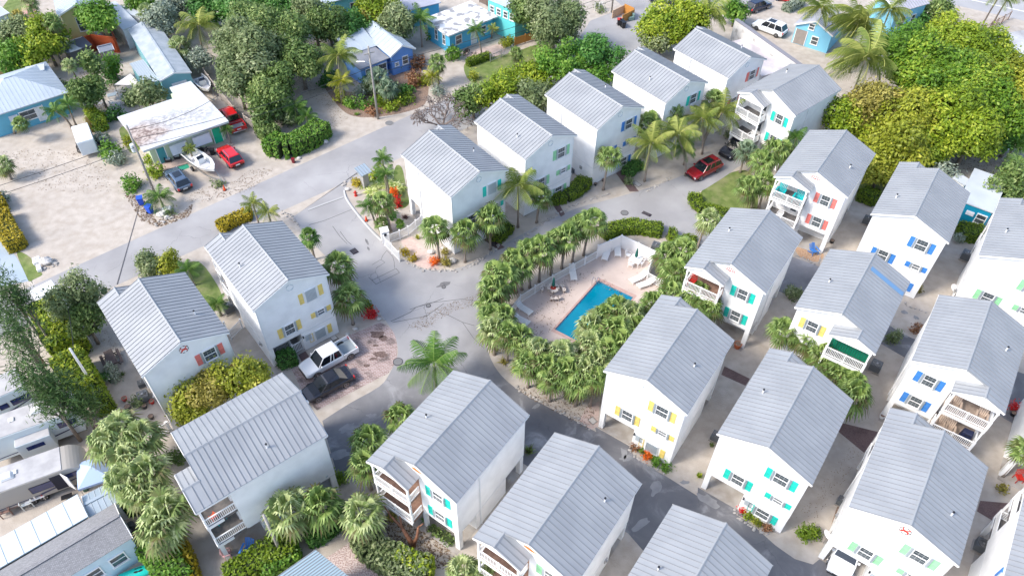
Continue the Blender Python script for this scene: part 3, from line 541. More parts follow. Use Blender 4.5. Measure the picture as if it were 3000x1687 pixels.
# ---------------------------------------------------------------- plants
rng=np.random.default_rng(7)
LM={'mix':leafmat('leaf_mid_lime',(.05,.13,.012),(.15,.28,.02),(.45,.52,.06)),
'bluepalm':leafmat('leaf_blue_palm',(.10,.10,.05),(.13,.21,.12),(.34,.44,.29)),
'oak':leafmat('leaf_dark_green',(.045,.095,.02),(.15,.235,.06),(.42,.50,.18)),
'olive':leafmat('leaf_olive',(.08,.13,.04),(.22,.28,.12),(.46,.50,.28)),
'bright':leafmat('leaf_bright_green',(.04,.13,.015),(.13,.28,.03),(.33,.48,.08)),
'lime':leafmat('leaf_lime',(.08,.15,.012),(.24,.34,.02),(.62,.64,.08)),
'deep':leafmat('leaf_deep_green',(.03,.10,.02),(.08,.23,.04),(.22,.40,.10)),
'yellow':leafmat('leaf_yellow_green',(.11,.15,.015),(.32,.36,.03),(.64,.60,.10)),
'gold':leafmat('leaf_golden',(.12,.11,.025),(.34,.30,.06),(.62,.55,.16)),
'silver':leafmat('leaf_silver',(.14,.19,.12),(.29,.34,.26),(.52,.57,.47),.15),
'hedge':leafmat('leaf_hedge',(.06,.12,.01),(.16,.25,.015),(.33,.42,.04)),
'mustard':leafmat('leaf_mustard',(0.195,0.169,0.013),(0.416,0.325,0.019),(0.624,0.494,0.039)),
'palm':leafmat('leaf_fan_palm',(.13,.11,.045),(.12,.21,.045),(.35,.46,.14),.25),
'palmy':leafmat('leaf_fan_palm_pale',(.17,.15,.07),(.21,.30,.09),(.50,.56,.27),.25),
'coco':leafmat('leaf_coconut',(0.104,0.169,0.026),(0.221,0.286,0.058),(0.442,0.455,0.130),.3),
'cocod':leafmat('leaf_coconut_dark',(0.046,0.130,0.026),(0.104,0.221,0.039),(0.234,0.351,0.091),.3),
'red':leafmat('leaf_red',(0.455,0.013,0.013),(0.715,0.026,0.026),(0.900,0.065,0.078)),
'orange':leafmat('leaf_orange',(0.520,0.078,0.007),(0.806,0.156,0.013),(0.900,0.390,0.026)),
'rust':leafmat('leaf_rust',(0.130,0.065,0.039),(0.325,0.156,0.078),(0.520,0.325,0.169)),
'purple':leafmat('leaf_purple',(0.065,0.026,0.033),(0.130,0.065,0.065),(0.208,0.130,0.104)),
'variegated':leafmat('leaf_variegated',(0.208,0.312,0.052),(0.585,0.650,0.208),(0.900,0.900,0.585)),
'pine':leafmat('leaf_pine',(.02,.05,.015),(.06,.125,.03),(.20,.31,.10)),
'white':leafmat('blossom_white',(.55,.58,.5),(.75,.78,.7),(.85,.87,.8)),
'grassy':leafmat('leaf_grass',(0.117,0.195,0.039),(0.221,0.312,0.065),(0.390,0.442,0.117)),}
def qmesh(name,v,m,tint):
    n=len(v)//4; me=bpy.data.meshes.new(name); me.vertices.add(4*n); me.vertices.foreach_set('co',v.astype(np.float32).ravel())
    me.loops.add(4*n); me.loops.foreach_set('vertex_index',np.arange(4*n,dtype=np.int32)); me.polygons.add(n)
    me.polygons.foreach_set('loop_start',np.arange(0,4*n,4,dtype=np.int32)); me.materials.append(m)
    a=me.attributes.new('tint','FLOAT','POINT'); a.data.foreach_set('value',np.repeat(tint,4).astype(np.float32)); me.update(calc_edges=True); return me
def nrm(a): return a/np.maximum(np.linalg.norm(a,axis=1,keepdims=True),1e-6)
def leafcards(p,nr,l,asp=.5,flop=.9,tint=None):
    n=len(p); r=rng.normal(size=(n,3)); nn=nrm(nr+flop*r*.6); d=nrm(np.cross(nn,rng.normal(size=(n,3)))); w=np.cross(nn,d)
    L=(l*(.6+.8*rng.random((n,1)))); v=np.stack([p-d*L,p+w*L*asp-d*L*.1,p+d*L,p-w*L*asp-d*L*.1],1).reshape(-1,3)
    return v
def crown(rx,ry,rz,lobes,leaf,dens,flat=.0,rough=.35,cut=-.55,wisp=1.0):
    """leaf clumps over uneven lobes"""
    cs=[];rs=[]
    for i in range(int(lobes*1.9)):
        u=nrm(rng.normal(size=(1,3)))[0]; k=.35+.50*rng.random()
        cs.append(u*k*[rx,ry,rz]); rs.append((.20+.24*rng.random())*min(rx,ry,rz*1.25)*wisp)
    cs.append(np.zeros(3)); rs.append(.45*min(rx,ry,rz)*wisp); cs=np.array(cs); rs=np.array(rs); P_=[];N_=[];T_=[]
    for c,r in zip(cs,rs):
        n=int(4*PI*r*r*dens*1.0); tw=max(3,n//7)
        u=nrm(rng.normal(size=(tw,3))); k=r*(.80+.32*rng.random((tw,1)))
        tp=c+u*k; base=rng.random()*.42-.05
        for q in range(7):
            off=rng.normal(size=(tw,3))*leaf*1.5; P_.append(tp+off); N_.append(u+[0,0,.55]); T_.append(np.clip(base+.34*rng.random(tw)+.32*rng.random(tw),0,1))
    p=np.concatenate(P_);nn=np.concatenate(N_);t=np.concatenate(T_)
    d=np.min(np.linalg.norm(p[:,None,:]-cs[None],axis=2)/rs[None],axis=1); keep=(d>.62)&(p[:,2]>cut*rz)
    return p[keep],nn[keep],t[keep]
def trunk(h,r,br=5,spread=1.5,lean=(0,0),top=None):
    b=MB(); pts=[(0,0,-.1),(lean[0]*.3,lean[1]*.3,h*.4),(lean[0]*.7,lean[1]*.7,h*.75),(lean[0],lean[1],h)]
    b.tube(pts,[r*1.25,r,r*.8,r*.5],8)
    for i in range(br):
        a=2*PI*i/br+rng.random(); z0=h*(.45+.35*rng.random()); p0=Vector((lean[0]*.5,lean[1]*.5,z0)); q=Vector((math.cos(a)*spread,math.sin(a)*spread,h+.4*spread*rng.random()))
        mid=(p0+q)/2+Vector((0,0,-.15*spread)); b.tube([p0,mid,q],[r*.55,r*.38,r*.15],6)
        for k in range(2): e=q+Vector((rng.normal()*spread*.4,rng.normal()*spread*.4,spread*.3)); b.tube([mid,e],[r*.25,r*.08],5)
    return b
GT={'b':'trees of the neighbourhood gardens'}
def tree(t,x,y,zc,r,rz,kind,label,name='broadleaf_tree',lobes=9,leaf=.2,dens=38,ry=None,cat='tree',tr=True,group=None,base=None,asp=.5,cut=-.55,wisp=1.0):
    c=P(t,x,y,zc); g=Vector((c.x,c.y,0)) if base is None else base
    o=empty(name,g,0,label,cat,group); lx,ly=c.x-g.x,c.y-g.y
    p,nn,tt=crown(r,ry or r,rz,lobes,leaf,dens,cut=cut,wisp=wisp); v=leafcards(p,nn,leaf,asp)+np.array([lx,ly,zc])
    put('crown',qmesh('crown',v,LM[kind],tt),o)
    if tr: trunk(max(.5,zc-rz*.25),.06+.045*r,5,r*.5,(lx,ly)).build('trunk',BARK,o,smooth=True)
    return o
def shrub(t,x,y,r,h,kind,label,name='shrub',leaf=.13,dens=70,lobes=5,cat='shrub',group=None,asp=.5):
    """low plant: leaves down to the ground"""
    g=P(t,x,y,0); p,nn,tt=crown(r,r,h*.62,lobes,leaf,dens,cut=-.8); v=leafcards(p,nn,leaf,asp)+np.array([0,0,h*.45]); v[:,2]=np.maximum(v[:,2],.02)
    o=put(name,qmesh(name,v,LM[kind],tt),None,g); return tag(o,label,cat,group)
def hedge(t,pts,w,h,kind,label,leaf=.11,dens=95,smooth=3,group=None,name='hedge',rnd_=.25,closed=False):
    c=curve(PL(t,pts) if t is not None else pts,smooth); o0=c[0].copy(); P_=[];N_=[]
    L=sum((c[i+1]-c[i]).length for i in range(len(c)-1)); core=MB(); prof=[]
    for i in range(len(c)-1):
        a,b=c[i]-o0,c[i+1]-o0; d=(b-a); l=d.length
        if l<1e-4: continue
        d/=l; s=Vector((-d.y,d.x,0)); n=int(l*(w+2*h)*dens)
        u=rng.random((n,1)); q=rng.random(n)*(w+2*h); bb=np.where(q<h,-w/2,np.where(q<h+w,q-h-w/2,w/2)); zz=np.where(q<h,q,np.where(q<h+w,h,w+2*h-q))
        wob=.08*np.sin(u[:,0]*l*3+i)+.07*rng.normal(size=n); ed=np.clip((np.abs(bb)-(w/2-rnd_))/rnd_,0,1)*(zz>h*.7); zz=zz-ed**2*rnd_*.7*(zz/h)+wob*(zz>h*.5)
        pa=np.array(a)+u*np.array(b-a)+np.array(s)*(bb+.06*rng.normal(size=n))[:,None]; pa[:,2]=zz
        P_.append(pa); nn=np.zeros((n,3)); nn[:,2]=np.where(q<h,.25,np.where(q<h+w,1,.25)); nn+=np.array(s)*np.where(q<h,-1,np.where(q<h+w,0,1))[:,None]; N_.append(nn)
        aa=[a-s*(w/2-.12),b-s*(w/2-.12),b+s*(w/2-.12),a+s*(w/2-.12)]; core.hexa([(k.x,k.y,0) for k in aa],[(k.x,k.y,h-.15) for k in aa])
    for e,sg in ((c[0]-o0,-1),(c[-1]-o0,1)):
        n=int(w*h*dens); d=(c[1]-c[0]).normalized()*-1 if sg<0 else (c[-1]-c[-2]).normalized(); s=Vector((-d.y,d.x,0))
        bb=(rng.random(n)-.5)*w; zz=rng.random(n)*h; pa=np.array(e)+np.array(s)*bb[:,None]+np.array(d)*(.15*(1-(2*bb/w)**2)+.05*rng.normal(size=n))[:,None]; pa[:,2]=zz; P_.append(pa); N_.append(np.tile(np.array(d)+[0,0,.3],(n,1)))
    p=np.concatenate(P_);nn=np.concatenate(N_); tt=np.clip(.15+.7*rng.random(len(p)),0,1); v=leafcards(p,nn,leaf); v[:,2]=np.maximum(v[:,2],.02)
    me=qmesh(name,v,LM[kind],tt); o=put(name,me,None,o0); tag(o,label,'hedge',group)
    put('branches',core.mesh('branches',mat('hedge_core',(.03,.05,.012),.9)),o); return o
def fan_crown(n=30,r=1.5,seed=0):
    g=np.random.default_rng(seed); V_=[];T_=[]
    for i in range(n):
        a=i*2.39996+g.normal()*.15; k=(i+.5)/n; el=R(80-130*k**1.05)+g.normal()*.14; pl=(.55+.3*k)*r/1.5*(.85+.3*g.random())
        d=np.array([math.cos(a)*math.cos(el),math.sin(a)*math.cos(el),math.sin(el)]); hub=d*pl+[0,0,-.12*k]
        side=np.cross(d,[0,0,1.]); side/=max(np.linalg.norm(side),1e-6); up=np.cross(side,d); bl=(.72+.3*g.random())*r/1.5; nb=12; tn=np.clip(.85-.62*k+g.normal()*.2,.12,1)*(0 if k>.9 and i%2 else 1)
        for j in range(nb):
            f=(j-(nb-1)/2)/((nb-1)/2)*R(105); dd=d*math.cos(f)+side*math.sin(f)+up*(.16*math.cos(f*2)); dd/=np.linalg.norm(dd); L=bl*(1-.28*abs(f)/R(105))
            w=np.cross(dd,up); w/=max(np.linalg.norm(w),1e-6); w*=.07*r/1.5; m_=hub+dd*L*.55; tip=hub+dd*L*.95+np.array([0,0,-.38*L-.14*g.random()])
            V_+= [hub-w*.3,hub+w*.3,m_+w,m_-w, m_-w,m_+w,tip+w*.15,tip-w*.15]; t=np.clip(tn+g.normal()*.16,0,1); T_+=[t,t]
        w=side*.025; V_+=[-w,w,hub+w,hub-w]; T_.append(.9)
    return np.array(V_),np.array(T_)
def frond_crown(n=19,L=3.0,seed=0,wind=(0,0),drop=1.0):
    g=np.random.default_rng(seed); V_=[];T_=[]
    for i in range(n):
        a=i*2.39996+g.normal()*.2; k=(i+.5)/n; el=R(72-85*k)+g.normal()*.08; l=L*(.8+.3*g.random()); seg=9; p=np.array([0,0,0.]); d=np.array([math.cos(a)*math.cos(el),math.sin(a)*math.cos(el),math.sin(el)]); pts=[p.copy()]; ds=[d.copy()]
        for s_ in range(seg):
            d=d+np.array([wind[0]*.09,wind[1]*.09,-(.10+.09*s_/seg)*drop]); d/=np.linalg.norm(d); p=p+d*l/seg; pts.append(p.copy()); ds.append(d.copy())
        tn=np.clip(.65-.4*k+g.normal()*.15,0,1)
        for s_ in range(seg):
            w=np.cross(ds[s_],[0,0,1]); w/=max(np.linalg.norm(w),1e-6); rw=w*.03; V_+=[pts[s_]-rw,pts[s_]+rw,pts[s_+1]+rw*.7,pts[s_+1]-rw*.7]; T_.append(1.)
            for q in range(4):
                f=(s_+q/4)/seg
                if f<.1: continue
                b=pts[s_]+(pts[s_+1]-pts[s_])*q/4; ll=.85*(L/3)*math.sin(PI*min(1,f*.80+.16))*(.85+.3*g.random())+.12
                for sg in (-1,1):
                    dr=w*sg*.75+ds[s_]*.5+np.array([wind[0]*.25,wind[1]*.25,-.32-.3*g.random()]); dr/=np.linalg.norm(dr); ww=ds[s_]*.024*(L/3)+np.array([0,0,.012]); m_=b+dr*ll*.55; tp=b+dr*ll+np.array([0,0,-.16*ll])
                    V_+=[b-ww,b+ww,m_+ww*.9,m_-ww*.9, m_-ww*.9,m_+ww*.9,tp+ww*.2,tp-ww*.2]; t=np.clip(tn+g.normal()*.13,0,1); T_+=[t,t]
    return np.array(V_),np.array(T_)
PT=mat('palm_bark',(.22,.18,.15),.9,c2=(.32,.27,.23),sc=9,bump=.4,bsc=20)
def palm(t,x,y,h,label,kind='palm',r=1.6,base=None,group='fan palms of the compound',v=0,name='fan_palm',coco=False,wind=(0,0),n=0,drop=1.0,boots=True):
    c=P(t,x,y,h); g=Vector((c.x,c.y,0)) if base is None else P(*base)
    o=empty(name,g,0,label,'palm tree',group); d=c-g
    if coco: key=('cc',kind,v%3,wind,n,drop); f=lambda:(lambda q:qmesh('crown',q[0]/3.0,LM[kind],q[1]))(frond_crown(n or 19,3.0,v%3+11,wind,drop))
    else: key=('fc',kind,v%4,n); f=lambda:(lambda q:qmesh('crown',q[0]/1.5,LM[kind],q[1]))(fan_crown(n or 30,1.5,v%4+3))
    q=put('crown',cach(key,f),o,d,0 if coco and wind!=(0,0) else v*1.3); q.scale=(r,r,r*(.95+.1*(v%3)))
    rr=.13 if not coco else .12; b=MB(); k=8
    pts=[Vector((0,0,-.05))+d*(i/k)+Vector((0,0,0)) for i in range(k+1)]
    for i,p_ in enumerate(pts): f_=i/k; p_.x=d.x*(f_**1.6); p_.y=d.y*(f_**1.6)
    rs=[rr*(1.5 if i==0 else 1.05-.25*i/k) for i in range(k+1)]; 
    if boots and not coco: rs[-1]*=1.35; rs[-2]*=1.15
    b.tube(pts,rs,8).build('trunk',PT,o,smooth=True)
    if coco and v%2==0: 
        b=MB(); [b.ell((.28*math.cos(i*1.3)+d.x,.28*math.sin(i*1.3)+d.y,d.z-.25-.1*(i%2)),(.13,.13,.16),5) for i in range(6)]; 
    return o
def bushy(t,x,y,r,h,kind,label,n=34,leafw=.05,name='spiky_plant',cat='plant',group=None,arch=1.0,seed=None):
    """rosette or clump of long arching blades"""
    g=np.random.default_rng(seed if seed is not None else int(x*7+y)); V_=[];T_=[]
    for i in range(n):
        a=g.random()*2*PI; el=R(25+60*g.random()); o0=np.array([g.normal()*.12*r,g.normal()*.12*r,.05]); d=np.array([math.cos(a)*math.cos(el),math.sin(a)*math.cos(el),math.sin(el)*h/r]); L=r*(.7+.4*g.random()); tn=g.random()
        w=np.cross(d,[0,0,1]); w=w/max(np.linalg.norm(w),1e-6)*leafw; p=o0
        for s_ in range(4):
            q=p+d*L/4; w2=w*(1-.22*(s_+1)); V_+=[p-w,p+w,q+w2,q-w2]; T_.append(tn); p=q; w=w2; d=d+np.array([0,0,-.28*arch])
            if s_<3: pass
    v=np.array(V_); v[:,2]=np.maximum(v[:,2],.02); o=put(name,qmesh(name,v,LM[kind],np.array(T_)),None,P(t,x,y)); return tag(o,label,cat,group)
ORD=['first','second','third','fourth','fifth','sixth','seventh','eighth','ninth','tenth','eleventh','twelfth','thirteenth','fourteenth','fifteenth','sixteenth']
def B(t,x,y): return (t,x,y)
# --- fan palms
for i,(t,x,y,h,b,r,k,lab) in enumerate([
(6,1350,270,4.5,(6,1385,515),1.65,'palm','fan palm standing behind the orange bush at the gate corner'),
(6,1575,300,4.3,(6,1580,530),1.65,'palm','fan palm right of the white boulder, before the turquoise shuttered cottage corner'),
(6,1770,190,4.6,(6,1770,435),1.7,'palm','fan palm beside the storm drain grate and brick path'),
(6,700,790,3.9,(6,735,1000),1.75,'palm','dark green fan palm next to the red bougainvillea by the paver parking'),
(6,620,560,4.2,None,1.75,'palm','fan palm hiding the left leaf of the entrance gate'),
(6,400,330,3.4,None,1.2,'cocod','small palm with a yellow heart beside the yellow shuttered cottage roof'),
(3,735,1180,4.8,(3,690,1435),1.55,'palm','single round headed fan palm before the blue shuttered back row cottage'),
(3,1210,850,5.6,None,1.6,'palm','fan palm touching the turquoise shuttered second cottage of the back row'),
(3,1040,930,5.0,None,1.7,'palm','fan palm behind the coconut palms, left of centre'),
(3,1530,750,5.6,None,1.6,'palm','tallest fan palm beside the coral shuttered cottage corner'),
(0,1362,492,4.0,(0,1350,560),1.4,'palm','dark fan palm right behind the lone coconut palm'),
(24,480,200,5.2,None,1.7,'palm','fan palm at the turquoise shuttered cottage corner by the black truck'),
(24,400,260,5.0,None,1.6,'palm','fan palm between the black truck and the coral shuttered cottage'),
(24,300,190,3.4,None,1.4,'bluepalm','silvery fan palm leaning over the black truck'),
(24,310,430,4.3,(24,332,568),1.55,'palm','left one of two fan palms beside the oval lawn'),
(24,420,400,4.3,(24,378,566),1.6,'palm','right one of two fan palms beside the oval lawn'),
(24,60,640,3.8,(7,1400,420),1.5,'palmy','pale fan palm between the pool and the oval lawn hedge'),
(7,1180,480,3.8,None,1.6,'palm','fan palm hugging the outside of the white pool privacy fence'),
(7,1290,430,4.4,None,1.7,'palm','tall fan palm next to the pool pump equipment'),
(7,1230,590,3.6,None,1.6,'palm','fan palm beside the pool picket gate'),
(7,1390,770,4.6,None,1.5,'palm','dark fan palm under the porch with the red cushion'),
(7,1490,870,4.4,None,1.5,'palm','dark fan palm between the two turquoise and yellow shuttered cottages'),
(7,1200,760,4.2,None,1.5,'palm','dark fan palm at the pool end of the yellow shuttered cottage'),
(7,1070,840,3.9,None,1.4,'palm','dark fan palm over the corner of the pool deck'),
(8,120,1040,4.6,None,1.5,'palm','fan palm left of the yellow shuttered window by the satellite dish'),
(8,290,1110,4.4,None,1.5,'palm','fan palm below the yellow shuttered window'),
(8,420,1230,4.2,None,1.5,'palm','fan palm in front of the green screened porch'),
(8,500,1370,4.2,None,1.5,'palm','fan palm behind the notched grey roof ridge'),
(8,640,1440,4.3,None,1.4,'palm','fan palm by the air conditioner under the green porch'),
(12,640,70,4.4,None,1.7,'palm','fan palm over the sandy alley with the brick cross path'),
(12,1950,500,4.0,None,1.3,'palm','fan palm cut off by the right edge near the red chair'),
(10,1090,250,4.2,None,1.5,'palm','fan palm on the roof edge of the orange sign cottage, upper one'),
(10,850,430,4.4,None,1.6,'palm','fan palm at the dark lane corner, upper of the pair'),
(10,820,590,4.2,None,1.5,'palm','fan palm at the dark lane corner, lower of the pair'),
(10,240,950,4.4,None,1.9,'palmy','large pale fan palm beside the leaning utility pole'),
(10,490,910,4.3,None,1.7,'palm','fan palm near the blue shutter of the side wall'),
(10,800,980,3.8,None,1.8,'palmy','pale fan palm between the two front cottages, beside the stump'),
(10,1560,1400,2.6,None,1.3,'palmy','small pale fan palm at the bottom edge, left one'),
(10,1710,1400,2.4,None,1.1,'palmy','small pale fan palm at the bottom edge by the porch railing'),
(9,900,340,5.2,None,1.9,'palmy','pale fan palm at the white picket gate, topmost of the boundary row'),
(9,1050,400,5.0,None,1.7,'palmy','pale fan palm second in the boundary row, nearest the cottage'),
(9,800,450,4.8,None,1.6,'palmy','pale fan palm over the trailer nose'),
(9,960,560,4.8,None,1.7,'palmy','pale fan palm beside the blue canopy tent'),
(9,1110,660,5.0,None,1.8,'palmy','pale fan palm in the middle of the boundary row'),
(9,940,720,4.8,None,1.6,'palmy','pale fan palm above the small metal shed roof'),
(9,1060,810,4.6,None,1.6,'palmy','pale fan palm with drooping skirt in the lower boundary row'),
(9,1250,960,5.0,None,1.9,'palmy','large round pale fan palm by the bright hedge, lowest but one'),
(9,1200,1080,4.6,None,1.8,'palmy','pale fan palm at the top end of the bright green hedge'),
(1,1110,90,4.0,None,1.6,'palmy','yellowish fan palm behind the white trailer roof'),(1,1350,340,3.4,None,1.6,'palmy','yellowish fan palm beside the long trailer'),
(1,520,490,5.2,(1,600,640),1.1,'palmy','slim yellow fan palm beside the blue metal roof'),(1,130,110,3.6,None,1.1,'gold','small golden fan palm by the pink terrace'),
(1,390,160,6.5,(1,330,330),1.3,'palm','tall thin fan palm before the yellow house'),(1,215,10,8,(1,290,190),1.3,'palmy','tall thin fan palm at the top left edge'),
(2,920,580,2.6,None,1.8,'bluepalm','silvery green fan palm in the blue house garden'),(2,990,660,2.2,None,1.4,'bluepalm','low silvery fan palm right behind the utility pole'),
(2,1370,470,3.4,None,1.3,'palm','fan palm at the driveway of the blue house'),(21,660,620,3.9,(21,755,955),1.45,'palm','fan palm with yellow lower fronds in the entrance garden'),
(21,650,860,1.3,None,1.0,'palm','low fan palm inside the white entrance fence'),(21,855,860,1.0,None,.6,'bright','bright small fan palm beside the purple leaved plant'),
(1,150,930,2.8,(1,110,1010),1.2,'palm','short fan palm before the blue cottage window'),(1,20,1240,2.2,None,1.3,'palmy','yellowing palm on the left edge above the sandy lot'),
(3,30,400,2.4,None,1.2,'palm','palm on the lawn at the wooden gate'),
(24,540,200,4.6,None,1.5,'palm','fan palm half hidden behind the coral cottage roof'),]):
    palm(t,x,y,h,lab,k,r*(1.12 if r>1.2 else 1),b,'fan palms of the compound' if t>2 and t!=21 or t==7 else 'fan palms in the gardens',i)
rowN=[((7,615,215),(7,540,480),4.9),((7,505,250),(7,455,530),4.6),((7,415,330),(7,375,580),4.6),((7,325,360),(7,293,625),4.6),((7,222,430),(7,205,680),4.6),((7,120,440),(7,135,725),4.7),((7,50,560),(7,75,740),4.0),((7,15,500),(7,30,760),4.4),
((7,-60,640),None,4.0),((7,-130,600),None,4.0),((6,1800,720),None,3.9),((6,1760,830),None,3.4)]
for i,(c,b,h) in enumerate(rowN): palm(*c,h+[.3,-.3,.1,-.2][i%4],f'{ORD[i]} fan palm along the picket pool fence, counting from the white fence corner','palm',[1.9,1.65,1.8,1.6][i%4],b,'fan palms ringing the pool',i)
rowS=[(6,1790,930,3.3),(6,1870,930,3.8),(6,1800,1040,3.6),(6,1900,1060,4.2),(7,60,1100,3.8),(7,190,1180,4.2),(7,130,1290,3.6),(7,260,1300,4.2),(7,370,1220,4.4),(7,300,1400,3.5),(7,430,1340,4.2),(7,560,1330,4.4),(7,500,1430,3.6),(7,620,1400,4.2)]
for i,c in enumerate(rowS): palm(c[0],c[1],c[2],c[3],f'{ORD[i]} fan palm from the left in the thick curve south of the pool',['palm','palm','palmy'][i%3],[1.7,1.5,1.8,1.6][i%4],None,'fan palms ringing the pool',i)
rowE=[(7,600,1010,4.0),(7,700,930,4.2),(7,800,890,4.2),(7,890,920,4.2),(7,660,1080,4.3),(7,780,1030,4.6),(7,590,1150,4.2),(7,720,1180,4.4),(7,830,1130,4.4),(7,640,1270,4.3),(7,940,1010,4.2)]
for i,c in enumerate(rowE): palm(c[0],c[1],c[2],c[3],f'{ORD[i]} fan palm from the water in the clump hiding the pool corner','palmy' if i%3==0 else 'palm',[1.75,1.6,1.85][i%3],None,'fan palms ringing the pool',i+2)
# --- coconut palms and feather palms
for i,(t,x,y,h,b,r,k,lab,w) in enumerate([
(0,1303,468,5.8,(0,1303,572),3.1,'coco','lone coconut palm before the green shuttered cottage',(0,0)),
(3,1050,1090,5.4,(3,1000,1370),3.0,'coco','leftmost coconut palm of the row by the red car',(0,0)),
(3,1250,1020,5.6,(3,1310,1330),3.0,'coco','second coconut palm of the row by the red car',(0,0)),
(3,1440,900,5.2,(3,1435,1165),2.8,'coco','third coconut palm, its trunk leaning over the sand',(0,0)),
(3,1590,850,5.0,(3,1440,1100),2.9,'coco','rightmost coconut palm beside the two level porch',(0,0)),
(3,1300,1120,3.6,(3,1300,1245),1.8,'cocod','low coconut palm between the taller ones',(0,0)),
(6,1345,1300,4.4,None,3.3,'cocod','coconut palm rising behind the orange sign cottage roof',(0,0)),
(21,660,150,4.4,None,1.5,'cocod','feather palm beside the small metal kiosk roof',(0,0)),
(21,700,310,3.8,None,1.5,'cocod','feather palm over the variegated plants',(0,0)),
(21,500,670,3.6,(21,585,915),1.5,'cocod','slender feather palm near the red fire hydrant',(0,0)),
(20,1510,960,3.4,None,1.4,'coco','feather palm on the roadside bed, left of two',(0,0)),
(20,1680,1050,3.2,None,1.4,'coco','feather palm on the roadside bed, right of two',(0,0)),
(5,1420,590,2.2,None,1.5,'cocod','feather palm behind the crab sign cottage roof',(0,0)),(5,1640,850,1.6,None,1.3,'cocod','feather palm by the grey air conditioner between cottages',(0,0)),
(1,1500,190,4.6,(1,1530,370),3.4,'coco','big coconut palm with orange fruit behind the long trailer',(0,0)),
(2,620,420,5.6,(2,650,780),3.2,'coco','big coconut palm with a browning frond before the blue house',(0,0)),
(2,640,620,3.0,None,1.9,'yellow','yellowed hanging fronds under the big coconut palm',(0,0)),
(1,420,840,3.8,(1,540,960),1.7,'cocod','left feather palm of a leaning pair over the cargo trailer',(0,0)),
(1,510,790,3.8,(1,575,950),1.6,'cocod','right feather palm of a leaning pair over the cargo trailer',(0,0)),
(2,1660,230,4.0,(2,1705,420),1.6,'cocod','slim feather palm in the paver yard',(0,0)),(2,1790,220,2.5,(2,1780,290),1.1,'coco','small feather palm in a planter box',(0,0)),
(2,1240,150,4.2,None,2.6,'cocod','traveller palm at the corner of the patchy white roof',(0,0)),(2,1330,580,1.7,None,1.5,'yellow','yellowish areca clump at the sandy drive',(0,0)),
(20,450,880,1.6,None,1.9,'cocod','dense areca clump behind the blue recycling bins',(0,0)),(20,790,330,2.0,None,1.0,'coco','small areca in front of the pale green house',(0,0)),
(20,1210,110,2.2,None,1.0,'cocod','potted looking palm beside the green door',(0,0)),
(22,1620,150,6.2,None,3.4,'coco','big coconut palm above the concrete roof wall',(.2,0)),
(23,390,90,7.6,(23,415,500),3.6,'coco','coconut palm with curved trunk before the small blue house',(-1.1,-.9)),
(23,780,230,7.2,None,4.2,'coco','windswept coconut palm left of the blue house balcony',(-1.2,-.6)),
(23,870,640,8.0,None,4.8,'coco','largest windswept coconut palm with orange fruit at its heart',(-1.0,.3)),
(23,1130,110,6.8,None,3.4,'coco','windswept coconut palm before the blue house',(-.4,-.8)),
(23,860,330,6.4,None,3.2,'coco','coconut palm squeezed behind the largest windswept one',(-1.0,0)),
(23,2330,-60,9,(23,2110,310),2.6,'coco','coconut palm with a long leaning trunk by the highway, left',(.4,0)),
(23,2480,-110,9,(23,2235,270),2.6,'coco','coconut palm with a long leaning trunk by the highway, right',(.4,0)),
(1,330,250,3.2,None,2.0,'cocod','feather palm in the tree group below the yellow house',(0,0)),(1,40,330,3,None,2.0,'cocod','dark feather palm at the left edge garden',(0,0)),
(2,150,60,3.4,None,2.0,'cocod','feather palm in the dark trees above the big tree',(0,0)),(2,700,130,3.4,None,2.0,'cocod','feather palm before the turquoise house',(0,0)),
(2,300,820,2.2,None,2.2,'cocod','dark feather palm under the big roadside tree',(0,0)),(2,380,880,1.8,None,1.6,'cocod','low dark palm next to the roadside hedge',(0,0)),
(4,1870,1090,3.0,None,2.2,'cocod','dark feather palm beside the sun loungers under trees',(0,0)),(4,1880,1240,2.4,None,1.8,'cocod','lower dark feather palm at the right edge of the sandy yard',(0,0)),
(24,620,120,5.0,None,2.0,'cocod','feather palm behind the coral shuttered cottage roof',(0,0)),(8,440,400,1.8,None,.8,'palmy','x',(0,0)),]):
    if lab=='x': continue
    palm(t,x,y,h,lab,k,r,b,'coconut and feather palms',i,'coconut_palm' if 'coconut' in lab else 'feather_palm',True,w,n=26 if r>4 else 0)
